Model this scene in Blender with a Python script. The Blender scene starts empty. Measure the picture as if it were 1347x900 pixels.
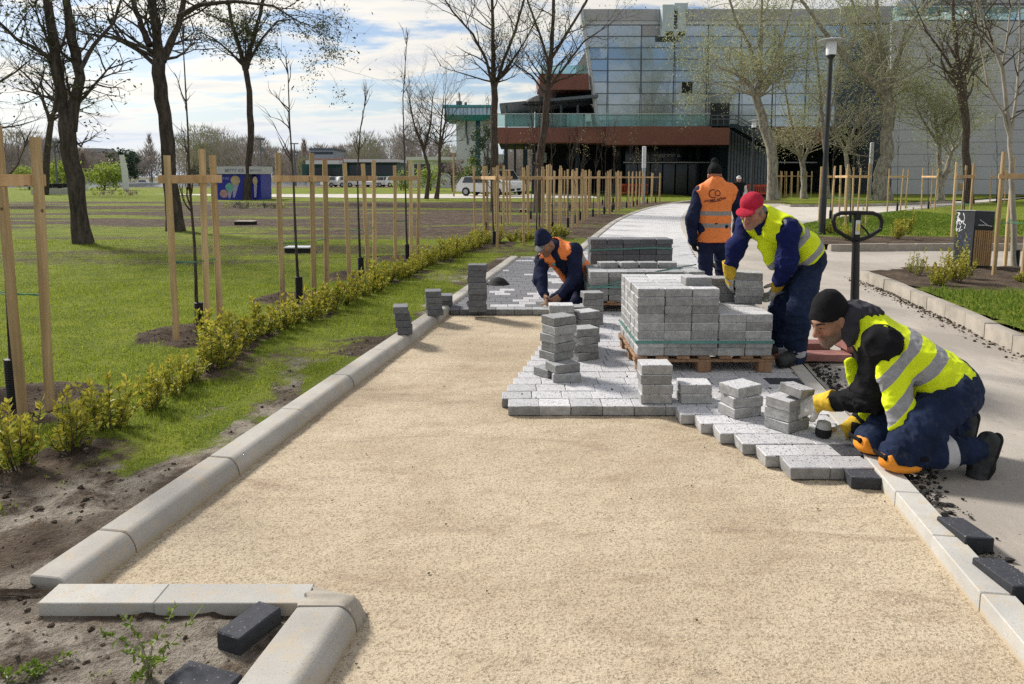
import bpy, bmesh, math, random
import numpy as np
from mathutils import Vector, Matrix, Quaternion
R = math.radians
C = bpy.context.scene.collection
SC = bpy.context.scene

# ------------------------------------------------------------------ camera
FPX, CX, CY, HC, TH = 973.0, 673.5, 352.0, 1.5, R(6.98)
cam_d = bpy.data.cameras.new('camera')
cam_d.sensor_width = 36.0
cam_d.lens = FPX / 1347.0 * 36.0
cam_d.shift_y = -(450.0 - CY) / 1347.0      # the photograph is cropped off-centre
cam_d.clip_start = 0.05
cam_d.clip_end = 3000.0
cam = bpy.data.objects.new('camera', cam_d)
C.objects.link(cam)
cam.location = (0, 0, HC)
cam.rotation_euler = (R(90) - TH, 0, 0)
SC.camera = cam

# ------------------------------------------------------------------ sky, sun, exposure
SUN_EL, SUN_AZ = R(38), R(-48)          # azimuth from +Y, negative = to the left
sun_vec = Vector((math.sin(SUN_AZ) * math.cos(SUN_EL), math.cos(SUN_AZ) * math.cos(SUN_EL), math.sin(SUN_EL)))
world = bpy.data.worlds.new('World')
SC.world = world
world.use_nodes = True
wt = world.node_tree
for n in list(wt.nodes):
    wt.nodes.remove(n)
def wn(t, **kw):
    n = wt.nodes.new(t)
    for k, v in kw.items():
        setattr(n, k, v)
    return n
def wl(a, b):
    wt.links.new(a, b)
def wmath(op, a, b=None, c=None, clamp=False):
    n = wn('ShaderNodeMath', operation=op, use_clamp=clamp)
    for i, v in enumerate((a, b, c)):
        if v is None: continue
        if isinstance(v, (int, float)): n.inputs[i].default_value = v
        else: wl(v, n.inputs[i])
    return n.outputs[0]
sky = wn('ShaderNodeTexSky', sky_type='NISHITA', sun_disc=False)
sky.sun_elevation = SUN_EL
sky.sun_rotation = SUN_AZ
sky.air_density = 1.0
sky.dust_density = 1.2
sky.ozone_density = 1.4
tc = wn('ShaderNodeTexCoord')
sep = wn('ShaderNodeSeparateXYZ')
wl(tc.outputs['Generated'], sep.inputs[0])
zc_ = wmath('MAXIMUM', sep.outputs['Z'], 0.0)
den = wmath('ADD', zc_, 0.10)
comb = wn('ShaderNodeCombineXYZ')
wl(wmath('DIVIDE', sep.outputs['X'], den), comb.inputs[0])
wl(wmath('DIVIDE', sep.outputs['Y'], den), comb.inputs[1])
mp = wn('ShaderNodeMapping')
mp.inputs['Scale'].default_value = (0.55, 1.0, 1)
mp.inputs['Location'].default_value = (3.1, 0.7, 0)
mp.inputs['Rotation'].default_value = (0, 0, R(-14))
wl(comb.outputs[0], mp.inputs[0])
n1 = wn('ShaderNodeTexNoise')
n1.inputs['Scale'].default_value = 1.5
n1.inputs['Detail'].default_value = 9
n1.inputs['Roughness'].default_value = 0.62
n1.inputs['Distortion'].default_value = 0.35
wl(mp.outputs[0], n1.inputs['Vector'])
n2 = wn('ShaderNodeTexNoise')
n2.inputs['Scale'].default_value = 0.45
n2.inputs['Detail'].default_value = 3
wl(mp.outputs[0], n2.inputs['Vector'])
dens = wmath('ADD', wmath('MULTIPLY', n1.outputs['Fac'], 0.75), wmath('MULTIPLY', n2.outputs['Fac'], 0.45))
cr = wn('ShaderNodeMapRange', interpolation_type='SMOOTHSTEP')
cr.inputs['From Min'].default_value = 0.56
cr.inputs['From Max'].default_value = 0.66
wl(dens, cr.inputs['Value'])
mask = cr.outputs['Result']
# thick parts of the clouds are greyer, thin lit edges cream white
thick = wn('ShaderNodeMapRange')
thick.inputs['From Min'].default_value = 0.60
thick.inputs['From Max'].default_value = 0.80
wl(dens, thick.inputs['Value'])
# brightness of cloud grows towards the sun
dotn = wn('ShaderNodeVectorMath', operation='DOT_PRODUCT')
wl(tc.outputs['Generated'], dotn.inputs[0])
dotn.inputs[1].default_value = sun_vec
glow = wmath('POWER', wmath('MAXIMUM', dotn.outputs['Value'], 0.0), 3.0)
ccol = wn('ShaderNodeMix', data_type='RGBA')
ccol.inputs['A'].default_value = (1.0, 0.93, 0.80, 1)
ccol.inputs['B'].default_value = (0.56, 0.62, 0.72, 1)
wl(thick.outputs['Result'], ccol.inputs['Factor'])
cstr = wmath('ADD', wmath('MULTIPLY', glow, 0.28), 0.43)
cb = wn('ShaderNodeVectorMath', operation='SCALE')
wl(ccol.outputs['Result'], cb.inputs[0])
wl(cstr, cb.inputs['Scale'])
sb = wn('ShaderNodeVectorMath', operation='MULTIPLY')
wl(sky.outputs[0], sb.inputs[0])
sb.inputs[1].default_value = (0.044, 0.047, 0.052)
# milky band near the horizon
hz = wn('ShaderNodeMapRange', interpolation_type='SMOOTHSTEP')
hz.inputs['From Min'].default_value = 0.0
hz.inputs['From Max'].default_value = 0.12
hz.inputs['To Min'].default_value = 0.7
hz.inputs['To Max'].default_value = 0.0
wl(sep.outputs['Z'], hz.inputs['Value'])
m1 = wn('ShaderNodeMix', data_type='RGBA')
wl(mask, m1.inputs['Factor'])
wl(sb.outputs[0], m1.inputs['A'])
wl(cb.outputs[0], m1.inputs['B'])
m2 = wn('ShaderNodeMix', data_type='RGBA')
wl(hz.outputs['Result'], m2.inputs['Factor'])
wl(m1.outputs['Result'], m2.inputs['A'])
m2.inputs['B'].default_value = (0.34, 0.39, 0.47, 1)
bg = wn('ShaderNodeBackground')
wl(m2.outputs['Result'], bg.inputs['Color'])
bg.inputs['Strength'].default_value = 1.0
wo = wn('ShaderNodeOutputWorld')
wl(bg.outputs[0], wo.inputs['Surface'])

sun_d = bpy.data.lights.new('sun', 'SUN')
sun_d.energy = 2.5
sun_d.angle = R(10.0)
sun_d.color = (1.0, 0.94, 0.85)
sun = bpy.data.objects.new('sun', sun_d)
C.objects.link(sun)
sun.rotation_euler = (-sun_vec).to_track_quat('-Z', 'Y').to_euler()
SC.view_settings.view_transform = 'Standard'
SC.view_settings.look = 'None'
SC.view_settings.exposure = 1.08
SC.view_settings.gamma = 1.0
SC.render.engine = 'CYCLES'
SC.cycles.max_bounces = 6
SC.cycles.use_denoising = False
SC.cycles.sample_clamp_indirect = 4.0

# ------------------------------------------------------------------ helpers
ct, st = math.cos(TH), math.sin(TH)
def ray(px, py):
    xc, yc = (px - CX) / FPX, (CY - py) / FPX
    return Vector((xc, ct + yc * st, -st + yc * ct))
def G(px, py, z=0.0):
    "point of the horizontal plane z seen at photo pixel px, py"
    d = ray(px, py)
    t = (z - HC) / d.z
    return Vector((d.x * t, d.y * t, z))
def P(px, py, Y):
    "point at distance Y seen at photo pixel px, py"
    d = ray(px, py)
    t = Y / d.y
    return Vector((d.x * t, Y, HC + d.z * t))

def props(o, label=None, cat=None, group=None, kind=None):
    if label: o['label'] = label
    if cat: o['category'] = cat
    if group: o['group'] = group
    if kind: o['kind'] = kind
    return o
def thing(name, label, cat, loc=(0, 0, 0), rz=0.0, group=None):
    o = bpy.data.objects.new(name, None)
    o.empty_display_size = 0.1
    C.objects.link(o)
    o.location = loc
    o.rotation_euler = (0, 0, rz)
    return props(o, label, cat, group)
def copy_tree(o, parent=None):
    c = o.copy()
    C.objects.link(c)
    c.parent = parent
    for ch in [x for x in C.objects if x.parent == o]:
        copy_tree(ch, c)
    return c
def origin_of(o):
    v = Vector((0, 0, 0))
    while o is not None:
        v += o.location
        o = o.parent
    return v

def mesh_np(name, V, F, mats, parent=None, smooth=True, fmat=None, world_=False, attrs=None):
    "mesh object from numpy arrays; F an (n,3) or (n,4) array"
    V = np.asarray(V, dtype=np.float32)
    F = np.asarray(F, dtype=np.int32)
    if world_ and parent is not None:
        V = V - np.array(origin_of(parent), dtype=np.float32)
    me = bpy.data.meshes.new(name)
    k = F.shape[1]
    me.vertices.add(len(V)); me.vertices.foreach_set('co', V.ravel())
    me.loops.add(F.size); me.loops.foreach_set('vertex_index', F.ravel())
    me.polygons.add(len(F))
    me.polygons.foreach_set('loop_start', np.arange(0, F.size, k, dtype=np.int32))
    me.polygons.foreach_set('loop_total', np.full(len(F), k, dtype=np.int32))
    if not isinstance(mats, (list, tuple)): mats = [mats]
    for m in mats: me.materials.append(m)
    if fmat is not None: me.polygons.foreach_set('material_index', np.asarray(fmat, dtype=np.int32))
    me.update(calc_edges=True)
    me.polygons.foreach_set('use_smooth', np.full(len(F), bool(smooth)))
    if attrs:
        for an, av in attrs.items():
            a = me.attributes.new(an, 'FLOAT', 'POINT')
            a.data.foreach_set('value', np.asarray(av, dtype=np.float32))
    me.validate()
    o = bpy.data.objects.new(name, me)
    C.objects.link(o)
    if parent is not None: o.parent = parent
    return o

class MB:
    "collects simple shapes into one mesh"
    def __init__(s):
        s.v, s.f, s.m = [], [], []
    def add(s, vs, fs, m=0):
        b = len(s.v)
        s.v += [Vector(p) for p in vs]
        s.f += [tuple(i + b for i in f) for f in fs]
        s.m += [m] * len(fs)
        return s
    def box(s, c, size, rot=None, m=0):
        hx, hy, hz_ = size[0] / 2, size[1] / 2, size[2] / 2
        pts = [Vector((x, y, z)) for z in (-hz_, hz_) for y in (-hy, hy) for x in (-hx, hx)]
        if rot is not None: pts = [rot @ p for p in pts]
        c = Vector(c)
        return s.add([p + c for p in pts], [(0, 2, 3, 1), (4, 5, 7, 6), (0, 1, 5, 4), (2, 6, 7, 3), (0, 4, 6, 2), (1, 3, 7, 5)], m)
    def rbox(s, c, size, b=0.005, rot=None, m=0):
        "box with chamfered edges"
        hx, hy, hz_ = size[0] / 2, size[1] / 2, size[2] / 2
        b = min(b, hx * .9, hy * .9, hz_ * .9)
        pts, idx = [], {}
        for sx in (-1, 1):
            for sy in (-1, 1):
                for sz in (-1, 1):
                    for ax in range(3):
                        p = [sx * (hx - b), sy * (hy - b), sz * (hz_ - b)]
                        p[ax] = (sx, sy, sz)[ax] * (hx, hy, hz_)[ax]
                        idx[(sx, sy, sz, ax)] = len(pts)
                        pts.append(Vector(p))
        fs = []
        def q(a):
            ctr = sum((pts[i] for i in a), Vector()) / len(a)
            nn = (pts[a[1]] - pts[a[0]]).cross(pts[a[2]] - pts[a[0]])
            fs.append(tuple(a) if nn.dot(ctr) > 0 else tuple(reversed(a)))
        for ax in range(3):
            o1, o2 = [i for i in range(3) if i != ax]
            for sg in (-1, 1):
                ring = []
                for (a, b_) in ((-1, -1), (1, -1), (1, 1), (-1, 1)):
                    t = [0, 0, 0]; t[ax] = sg; t[o1] = a; t[o2] = b_
                    ring.append(idx[(t[0], t[1], t[2], ax)])
                q(ring)
            for (a, b_) in ((-1, -1), (1, -1), (1, 1), (-1, 1)):
                e = []
                for sg in (-1, 1):
                    t = [0, 0, 0]; t[ax] = sg; t[o1] = a; t[o2] = b_
                    e.append((idx[(*t, o1)], idx[(*t, o2)]))
                q([e[0][0], e[0][1], e[1][1], e[1][0]])
        for sx in (-1, 1):
            for sy in (-1, 1):
                for sz in (-1, 1):
                    q([idx[(sx, sy, sz, 0)], idx[(sx, sy, sz, 1)], idx[(sx, sy, sz, 2)]])
        if rot is not None: pts = [rot @ p for p in pts]
        c = Vector(c)
        return s.add([p + c for p in pts], fs, m)
    def tube(s, pts, rad, n=8, caps=True, m=0):
        pts = [Vector(p) for p in pts]
        if isinstance(rad, (int, float)): rad = [rad] * len(pts)
        rings, ref = [], None
        b = len(s.v)
        for i, p in enumerate(pts):
            t = (pts[min(i + 1, len(pts) - 1)] - pts[max(i - 1, 0)])
            t = t.normalized() if t.length > 1e-9 else Vector((0, 0, 1))
            if ref is None:
                ref = t.orthogonal().normalized()
            else:
                ref = (ref - t * ref.dot(t))
                ref = ref.normalized() if ref.length > 1e-6 else t.orthogonal().normalized()
            bn = t.cross(ref)
            for k in range(n):
                a = 2 * math.pi * k / n
                s.v.append(p + (ref * math.cos(a) + bn * math.sin(a)) * rad[i])
        for i in range(len(pts) - 1):
            for k in range(n):
                k2 = (k + 1) % n
                s.f.append((b + i * n + k, b + i * n + k2, b + (i + 1) * n + k2, b + (i + 1) * n + k)); s.m.append(m)
        if caps:
            s.f.append(tuple(b + k for k in reversed(range(n)))); s.m.append(m)
            e = b + (len(pts) - 1) * n
            s.f.append(tuple(e + k for k in range(n))); s.m.append(m)
        return s
    def lathe(s, prof, n=20, c=(0, 0, 0), m=0):
        c = Vector(c); b = len(s.v)
        for (r, z) in prof:
            for k in range(n):
                a = 2 * math.pi * k / n
                s.v.append(c + Vector((r * math.cos(a), r * math.sin(a), z)))
        for i in range(len(prof) - 1):
            for k in range(n):
                k2 = (k + 1) % n
                s.f.append((b + i * n + k, b + i * n + k2, b + (i + 1) * n + k2, b + (i + 1) * n + k)); s.m.append(m)
        s.f.append(tuple(b + k for k in reversed(range(n)))); s.m.append(m)
        e = b + (len(prof) - 1) * n
        s.f.append(tuple(e + k for k in range(n))); s.m.append(m)
        return s
    def prism(s, poly, depth_vec, m=0):
        "poly: list of 3D points (planar), extruded by depth_vec"
        n = len(poly); d = Vector(depth_vec)
        poly = [Vector(p) for p in poly]
        nn = Vector((0, 0, 0))
        for i in range(n):
            nn += poly[i].cross(poly[(i + 1) % n])
        if nn.dot(d) > 0: poly = poly[::-1]
        b = len(s.v)
        s.v += poly + [p + d for p in poly]
        s.f.append(tuple(b + i for i in range(n))); s.m.append(m)
        s.f.append(tuple(b + n + i for i in reversed(range(n)))); s.m.append(m)
        for i in range(n):
            j = (i + 1) % n
            s.f.append((b + i, b + n + i, b + n + j, b + j)); s.m.append(m)
        return s
    def loft(s, rings, m=0, caps=True):
        n = len(rings[0]); b = len(s.v)
        for r_ in rings: s.v += [Vector(p) for p in r_]
        for i in range(len(rings) - 1):
            for k in range(n):
                k2 = (k + 1) % n
                s.f.append((b + i * n + k, b + i * n + k2, b + (i + 1) * n + k2, b + (i + 1) * n + k)); s.m.append(m)
        if caps:
            s.f.append(tuple(b + k for k in reversed(range(n)))); s.m.append(m)
            e = b + (len(rings) - 1) * n
            s.f.append(tuple(e + k for k in range(n))); s.m.append(m)
        return s
    def data(s, name, mats, smooth=False):
        me = bpy.data.meshes.new(name)
        me.from_pydata([tuple(p) for p in s.v], [], s.f)
        if not isinstance(mats, (list, tuple)): mats = [mats]
        for mm in mats: me.materials.append(mm)
        me.polygons.foreach_set('material_index', s.m)
        if smooth: me.polygons.foreach_set('use_smooth', [True] * len(s.f))
        me.update()
        if smooth: me.set_sharp_from_angle(angle=R(42))
        return me
    def build(s, name, mats, parent=None, smooth=False, world_=False, fix=False):
        if world_ and parent is not None:
            o0 = origin_of(parent)
            s.v = [p - o0 for p in s.v]
        me = s.data(name, mats, smooth)
        if fix:
            bm = bmesh.new(); bm.from_mesh(me)
            bmesh.ops.recalc_face_normals(bm, faces=bm.faces)
            bm.to_mesh(me); bm.free()
        o = bpy.data.objects.new(name, me)
        C.objects.link(o)
        if parent is not None: o.parent = parent
        return o

# ------------------------------------------------------------------ materials
def lin(r, g, b):
    f = lambda c: c / 12.92 if c <= 0.04045 else ((c + 0.055) / 1.055) ** 2.4
    return (f(r / 255), f(g / 255), f(b / 255), 1)
class NT:
    def __init__(s, name):
        s.mat = bpy.data.materials.new(name)
        s.mat.use_nodes = True
        s.t = s.mat.node_tree
        s.b = s.t.nodes['Principled BSDF']
        s.tc = None
    def n(s, t, **kw):
        x = s.t.nodes.new(t)
        for k, v in kw.items(): setattr(x, k, v)
        return x
    def l(s, a, b): s.t.links.new(a, b)
    def obj(s): 
        if s.tc is None: s.tc = s.n('ShaderNodeTexCoord')
        return s.tc.outputs['Object']
    def setv(s, sock, v):
        if isinstance(v, (int, float)): sock.default_value = v
        elif isinstance(v, tuple): sock.default_value = v
        else: s.l(v, sock)
    def math(s, op, a, b=None, clamp=False):
        x = s.n('ShaderNodeMath', operation=op, use_clamp=clamp)
        s.setv(x.inputs[0], a)
        if b is not None: s.setv(x.inputs[1], b)
        return x.outputs[0]
    def noise(s, scale, detail=4, rough=0.55, vec=None, dist=0.0, out='Fac'):
        x = s.n('ShaderNodeTexNoise')
        x.inputs['Scale'].default_value = scale
        x.inputs['Detail'].default_value = detail
        x.inputs['Roughness'].default_value = rough
        x.inputs['Distortion'].default_value = dist
        s.l(vec if vec is not None else s.obj(), x.inputs['Vector'])
        return x.outputs[out]
    def voro(s, scale, vec=None, out='Distance', feature='F1', rand=1.0):
        x = s.n('ShaderNodeTexVoronoi', feature=feature)
        x.inputs['Scale'].default_value = scale
        x.inputs['Randomness'].default_value = rand
        s.l(vec if vec is not None else s.obj(), x.inputs['Vector'])
        return x.outputs[out]
    def mapping(s, scale=(1, 1, 1), rot=(0, 0, 0), loc=(0, 0, 0), vec=None):
        x = s.n('ShaderNodeMapping')
        x.inputs['Scale'].default_value = scale
        x.inputs['Rotation'].default_value = rot
        x.inputs['Location'].default_value = loc
        s.l(vec if vec is not None else s.obj(), x.inputs['Vector'])
        return x.outputs[0]
    def ramp(s, val, lo, hi, smooth=True):
        x = s.n('ShaderNodeMapRange', interpolation_type='SMOOTHSTEP' if smooth else 'LINEAR')
        x.inputs['From Min'].default_value = lo
        x.inputs['From Max'].default_value = hi
        s.l(val, x.inputs['Value'])
        return x.outputs['Result']
    def mix(s, fac, a, b):
        x = s.n('ShaderNodeMix', data_type='RGBA')
        s.setv(x.inputs['Factor'], fac); s.setv(x.inputs['A'], a); s.setv(x.inputs['B'], b)
        return x.outputs['Result']
    def mul(s, col, val):
        x = s.n('ShaderNodeVectorMath', operation='SCALE')
        s.setv(x.inputs[0], col[:3] if isinstance(col, tuple) else col); s.setv(x.inputs['Scale'], val)
        return x.outputs[0]
    def attr(s, name):
        x = s.n('ShaderNodeAttribute', attribute_name=name)
        return x.outputs['Fac']
    def rnd(s):
        x = s.n('ShaderNodeObjectInfo')
        return x.outputs['Random']
    def randvec(s):
        "object coordinates pushed apart per object, so copies do not repeat"
        x = s.n('ShaderNodeObjectInfo')
        v = s.n('ShaderNodeVectorMath', operation='ADD')
        m = s.math('MULTIPLY', x.outputs['Random'], 37.0)
        s.l(s.obj(), v.inputs[0]); s.l(m, v.inputs[1])
        return v.outputs[0]
    def bump(s, h, strength=0.3, dist=0.01):
        x = s.n('ShaderNodeBump')
        x.inputs['Strength'].default_value = strength
        x.inputs['Distance'].default_value = dist
        s.l(h, x.inputs['Height'])
        s.l(x.outputs[0], s.b.inputs['Normal'])
    def fin(s, col=None, rough=0.8, metal=0.0, spec=0.3, **kw):
        if col is not None: s.setv(s.b.inputs['Base Color'], col)
        s.setv(s.b.inputs['Roughness'], rough)
        s.setv(s.b.inputs['Metallic'], metal)
        s.setv(s.b.inputs['Specular IOR Level'], spec)
        for k, v in kw.items(): s.setv(s.b.inputs[k], v)
        return s.mat
def rgb(r, g=None, b=None):
    if g is None: g = b = r
    return (r, g, b, 1)
M = {}
def simple(name, col, rough=0.7, metal=0.0, var=0.18, scale=6.0, bump=0.0, bscale=60, spec=0.3, **kw):
    t = NT(name)
    nz = t.noise(scale, 5, 0.6, vec=t.randvec())
    f = t.ramp(nz, 0.3, 0.7)
    a = tuple(c * (1 - var) for c in col[:3]) + (1,)
    b = tuple(min(1, c * (1 + var)) for c in col[:3]) + (1,)
    c = t.mix(f, a, b)
    if bump: t.bump(t.noise(bscale, 4, 0.6), bump, 0.01)
    M[name] = t.fin(c, rough, metal, spec, **kw)
    return M[name]
# ------------------------------------------------------------------ shared materials
def m_paver(name, base, fleck, fleck_amt, side, fscale=52.0):
    top = NT(name + '_top')
    v = top.randvec()
    cell = top.voro(fscale, vec=v)
    cl = top.noise(16, 3, 0.6, vec=v)
    thr = top.math('MULTIPLY', cl, fleck_amt)
    f = top.math('LESS_THAN', cell, thr)
    cell2 = top.voro(fscale * 2.3, vec=v)
    f2 = top.math('LESS_THAN', cell2, top.math('MULTIPLY', cl, fleck_amt * .8))
    ff = top.math('MAXIMUM', f, top.math('MULTIPLY', f2, 0.7))
    nz = top.ramp(top.noise(40, 4, 0.7, vec=v), 0.25, 0.75)
    tone = top.math('ADD', 0.80, top.math('MULTIPLY', top.rnd(), 0.34))
    b = top.mix(nz, tuple(c * .82 for c in base[:3]) + (1,), tuple(min(1, c * 1.12) for c in base[:3]) + (1,))
    b = top.mul(b, tone)
    c = top.mix(ff, b, fleck)
    top.bump(top.noise(170, 3, 0.7, vec=v), 0.35, 0.003)
    M[name + '_top'] = top.fin(c, 0.85, 0, 0.25)
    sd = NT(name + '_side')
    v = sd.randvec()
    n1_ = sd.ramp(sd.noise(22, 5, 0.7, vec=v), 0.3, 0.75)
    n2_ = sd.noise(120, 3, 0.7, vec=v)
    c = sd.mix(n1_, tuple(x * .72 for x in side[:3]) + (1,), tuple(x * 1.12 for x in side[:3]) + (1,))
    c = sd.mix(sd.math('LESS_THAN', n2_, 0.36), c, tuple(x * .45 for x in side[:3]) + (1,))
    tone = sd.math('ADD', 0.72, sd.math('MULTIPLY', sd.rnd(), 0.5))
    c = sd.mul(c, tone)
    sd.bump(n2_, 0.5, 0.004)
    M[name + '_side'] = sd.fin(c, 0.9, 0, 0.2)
m_paver('light_paver', rgb(.52, .52, .54), rgb(.05, .05, .055), 0.40, rgb(.36, .36, .355))
m_paver('grey_paver', rgb(.38, .39, .40), rgb(.05, .05, .055), 0.42, rgb(.29, .29, .285))
m_paver('dark_paver', rgb(.165, .17, .185), rgb(.32, .33, .35), 0.34, rgb(.15, .155, .165))
m_paver('charcoal_paver', rgb(.055, .058, .07), rgb(.15, .155, .17), 0.34, rgb(.05, .053, .06))

def m_concrete(name, base, stain=0.35, sand=0.0, scale=3.0):
    t = NT(name)
    v = t.randvec()
    a = t.ramp(t.noise(scale, 6, 0.65, vec=v), 0.3, 0.72)
    c = t.mix(a, tuple(x * (1 - stain) for x in base[:3]) + (1,), base)
    fine = t.noise(140, 3, 0.7, vec=v)
    c = t.mix(t.math('LESS_THAN', fine, 0.36), c, tuple(x * .6 for x in base[:3]) + (1,))
    if sand:
        sp = t.math('MULTIPLY', t.ramp(t.noise(9, 5, 0.75, vec=v), 0.50, 0.62), sand)
        gr = t.math('GREATER_THAN', t.noise(220, 2, 0.6, vec=v), 0.46)
        c = t.mix(t.math('MULTIPLY', sp, gr), c, rgb(.50, .40, .26))
    pore = t.math('LESS_THAN', t.voro(70, vec=v), .13)
    pore = t.math('MULTIPLY', pore, t.math('GREATER_THAN', t.noise(11, 3, .6, vec=v), .5))
    c = t.mix(t.math('MULTIPLY', pore, .6), c, tuple(x * .35 for x in base[:3]) + (1,))
    sm_ = t.ramp(t.noise(2.2, 5, .7, vec=t.mapping((1, 1, 3), vec=v)), .56, .74)
    c = t.mix(t.math('MULTIPLY', sm_, .35), c, tuple(x * .62 for x in base[:3]) + (1,))
    if sand:
        sz_ = t.n('ShaderNodeSeparateXYZ'); t.l(t.obj(), sz_.inputs[0])
        lowz = t.math('SUBTRACT', .045, t.math('ADD', sz_.outputs['Z'], t.math('MULTIPLY', t.noise(18, 5, .7, vec=v), .05)))
        c = t.mix(t.math('MULTIPLY', t.ramp(lowz, 0.0, .02), .85), c, rgb(.46, .38, .26))
    t.bump(t.math('SUBTRACT', fine, t.math('MULTIPLY', pore, .8)), 0.3, 0.004)
    M[name] = t.fin(c, 0.9, 0, 0.2)
m_concrete('kerb_concrete', rgb(.47, .45, .415), 0.22, sand=0.55)
m_concrete('garden_kerb_concrete', rgb(.44, .40, .34), 0.35, sand=0.0)
m_concrete('slim_kerb_concrete', rgb(.52, .51, .48), 0.22, sand=0.6)

def m_sand():
    t = NT('sand')
    o = t.obj()
    big = t.ramp(t.noise(0.9, 5, 0.6, dist=0.4), 0.32, 0.68)
    c = t.mix(big, rgb(.42, .34, .235), rgb(.55, .465, .34))
    gr_ = t.math('ADD', .25, t.math('MULTIPLY', t.ramp(t.noise(70, 4, .8), .42, .60), .75))
    # levelling-board drag marks run across the path
    st_ = t.ramp(t.noise(1.0, 7, 0.78, vec=t.mapping((0.45, 3.6, 1)), dist=.8), 0.48, 0.66)
    c = t.mix(t.math('MULTIPLY', st_, t.math('MULTIPLY', gr_, .6)), c, rgb(.62, .54, .41))
    st2 = t.ramp(t.noise(1.0, 5, 0.75, vec=t.mapping((0.8, 2.6, 1), loc=(5, 2, 0)), dist=1.2), 0.50, 0.70)
    c = t.mix(t.math('MULTIPLY', gr_, t.ramp(t.noise(3.2, 6, .72, vec=t.mapping((.7, 1.6, 1)), dist=.5), .50, .72)), c, rgb(.30, .225, .155))
    c = t.mix(t.math('MULTIPLY', st2, gr_), c, rgb(.27, .20, .14))
    g1 = t.noise(95, 3, 0.75)
    g2 = t.noise(230, 2, 0.7)
    c = t.mix(t.math('MULTIPLY', t.ramp(g1, 0.48, 0.62), 0.8), c, rgb(.22, .165, .11))
    c = t.mix(t.math('MULTIPLY', t.ramp(g2, 0.54, 0.70), 0.65), c, rgb(.74, .66, .52))
    st_v = t.voro(34.0)
    pick = t.math('GREATER_THAN', t.noise(14, 2, 0.5), 0.60)
    peb = t.math('MULTIPLY', t.math('LESS_THAN', st_v, 0.16), pick)
    c = t.mix(t.math('MULTIPLY', peb, 0.65), c, rgb(.22, .17, .12))
    h = t.math('ADD', t.math('MULTIPLY', g1, 0.8), t.math('ADD', t.math('MULTIPLY', t.noise(30, 5, 0.75), 0.8), t.math('MULTIPLY', st_, 0.25)))
    t.bump(h, 0.7, 0.009)
    M['sand'] = t.fin(c, 0.95, 0, 0.15)
m_sand()

def m_road():
    t = NT('road_surface')
    a = t.ramp(t.noise(0.55, 6, 0.65, dist=0.6), 0.34, 0.68)
    c = t.mix(a, rgb(.31, .28, .245), rgb(.43, .395, .35))
    b = t.ramp(t.noise(2.4, 6, 0.7, vec=t.mapping((1.6, .5, 1), rot=(0, 0, R(-9)))), 0.48, 0.72)
    c = t.mix(t.math('MULTIPLY', b, 0.6), c, rgb(.50, .455, .385))
    f = t.noise(130, 3, 0.7)
    c = t.mix(t.math('MULTIPLY', t.ramp(f, 0.5, 0.7), 0.5), c, rgb(.20, .18, .16))
    d = t.math('LESS_THAN', t.voro(16.0), 0.09)
    d = t.math('MULTIPLY', d, t.math('GREATER_THAN', t.noise(3.5, 3, 0.6), 0.52))
    c = t.mix(t.math('MULTIPLY', d, 0.8), c, rgb(.10, .085, .07))
    st3 = t.ramp(t.noise(1.1, 6, .75, dist=1.0), .58, .72)
    c = t.mix(t.math('MULTIPLY', st3, .45), c, rgb(.22, .195, .17))
    t.bump(f, 0.35, 0.005)
    M['road'] = t.fin(c, 0.9, 0, 0.2)
m_road()
simple('far_path', rgb(.50, .47, .42), 0.9, var=.12, scale=1.2)

def m_soil(name, dark, light, amt=(0.4, 0.66)):
    t = NT(name)
    a = t.ramp(t.noise(5, 7, 0.7, dist=.3), *amt)
    c = t.mix(a, dark, light)
    f = t.noise(55, 4, 0.75)
    c = t.mix(t.math('MULTIPLY', t.ramp(f, 0.5, .7), .6), c, tuple(x * .35 for x in dark[:3]) + (1,))
    t.bump(t.math('ADD', f, t.math('MULTIPLY', t.noise(14, 5, .7), 2.0)), 0.9, 0.03)
    M[name] = t.fin(c, 0.95, 0, 0.12)
m_soil('soil', rgb(.075, .055, .04), rgb(.16, .125, .095))
m_soil('pale_soil', rgb(.17, .14, .11), rgb(.40, .36, .30))

def m_lawn(name):
    "mix of soil and young grass, steered by the vertex value grass (what grows where)"
    t = NT(name)
    g = t.attr('grass')
    pale = t.attr('pale')
    n = t.noise(9, 6, 0.72)
    n2_ = t.noise(70, 4, 0.75)
    so = t.mix(t.ramp(t.noise(4, 6, .7), .35, .7), rgb(.07, .052, .04), rgb(.16, .122, .09))
    so = t.mix(t.math('MULTIPLY', pale, t.ramp(t.noise(6, 6, .7), .34, .6)), so, rgb(.38, .34, .285))
    so = t.mix(t.math('MULTIPLY', t.ramp(n2_, .5, .72), .55), so, rgb(.035, .026, .02))
    gr = t.mix(t.ramp(t.noise(2.2, 5, .65), .35, .68), rgb(.13, .175, .022), rgb(.23, .265, .038))
    gr = t.mix(t.math('MULTIPLY', t.ramp(n2_, .5, .7), .5), gr, rgb(.03, .055, .01))
    e = t.math('ADD', g, t.math('MULTIPLY', t.math('SUBTRACT', n, 0.5), 1.1))
    f = t.ramp(e, 0.36, 0.62)
    c = t.mix(f, so, gr)
    t.bump(t.math('ADD', n2_, t.math('MULTIPLY', t.noise(16, 5, .7), 1.8)), 0.9, 0.03)
    M[name] = t.fin(c, 0.95, 0, 0.1)
m_lawn('lawn')

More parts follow.
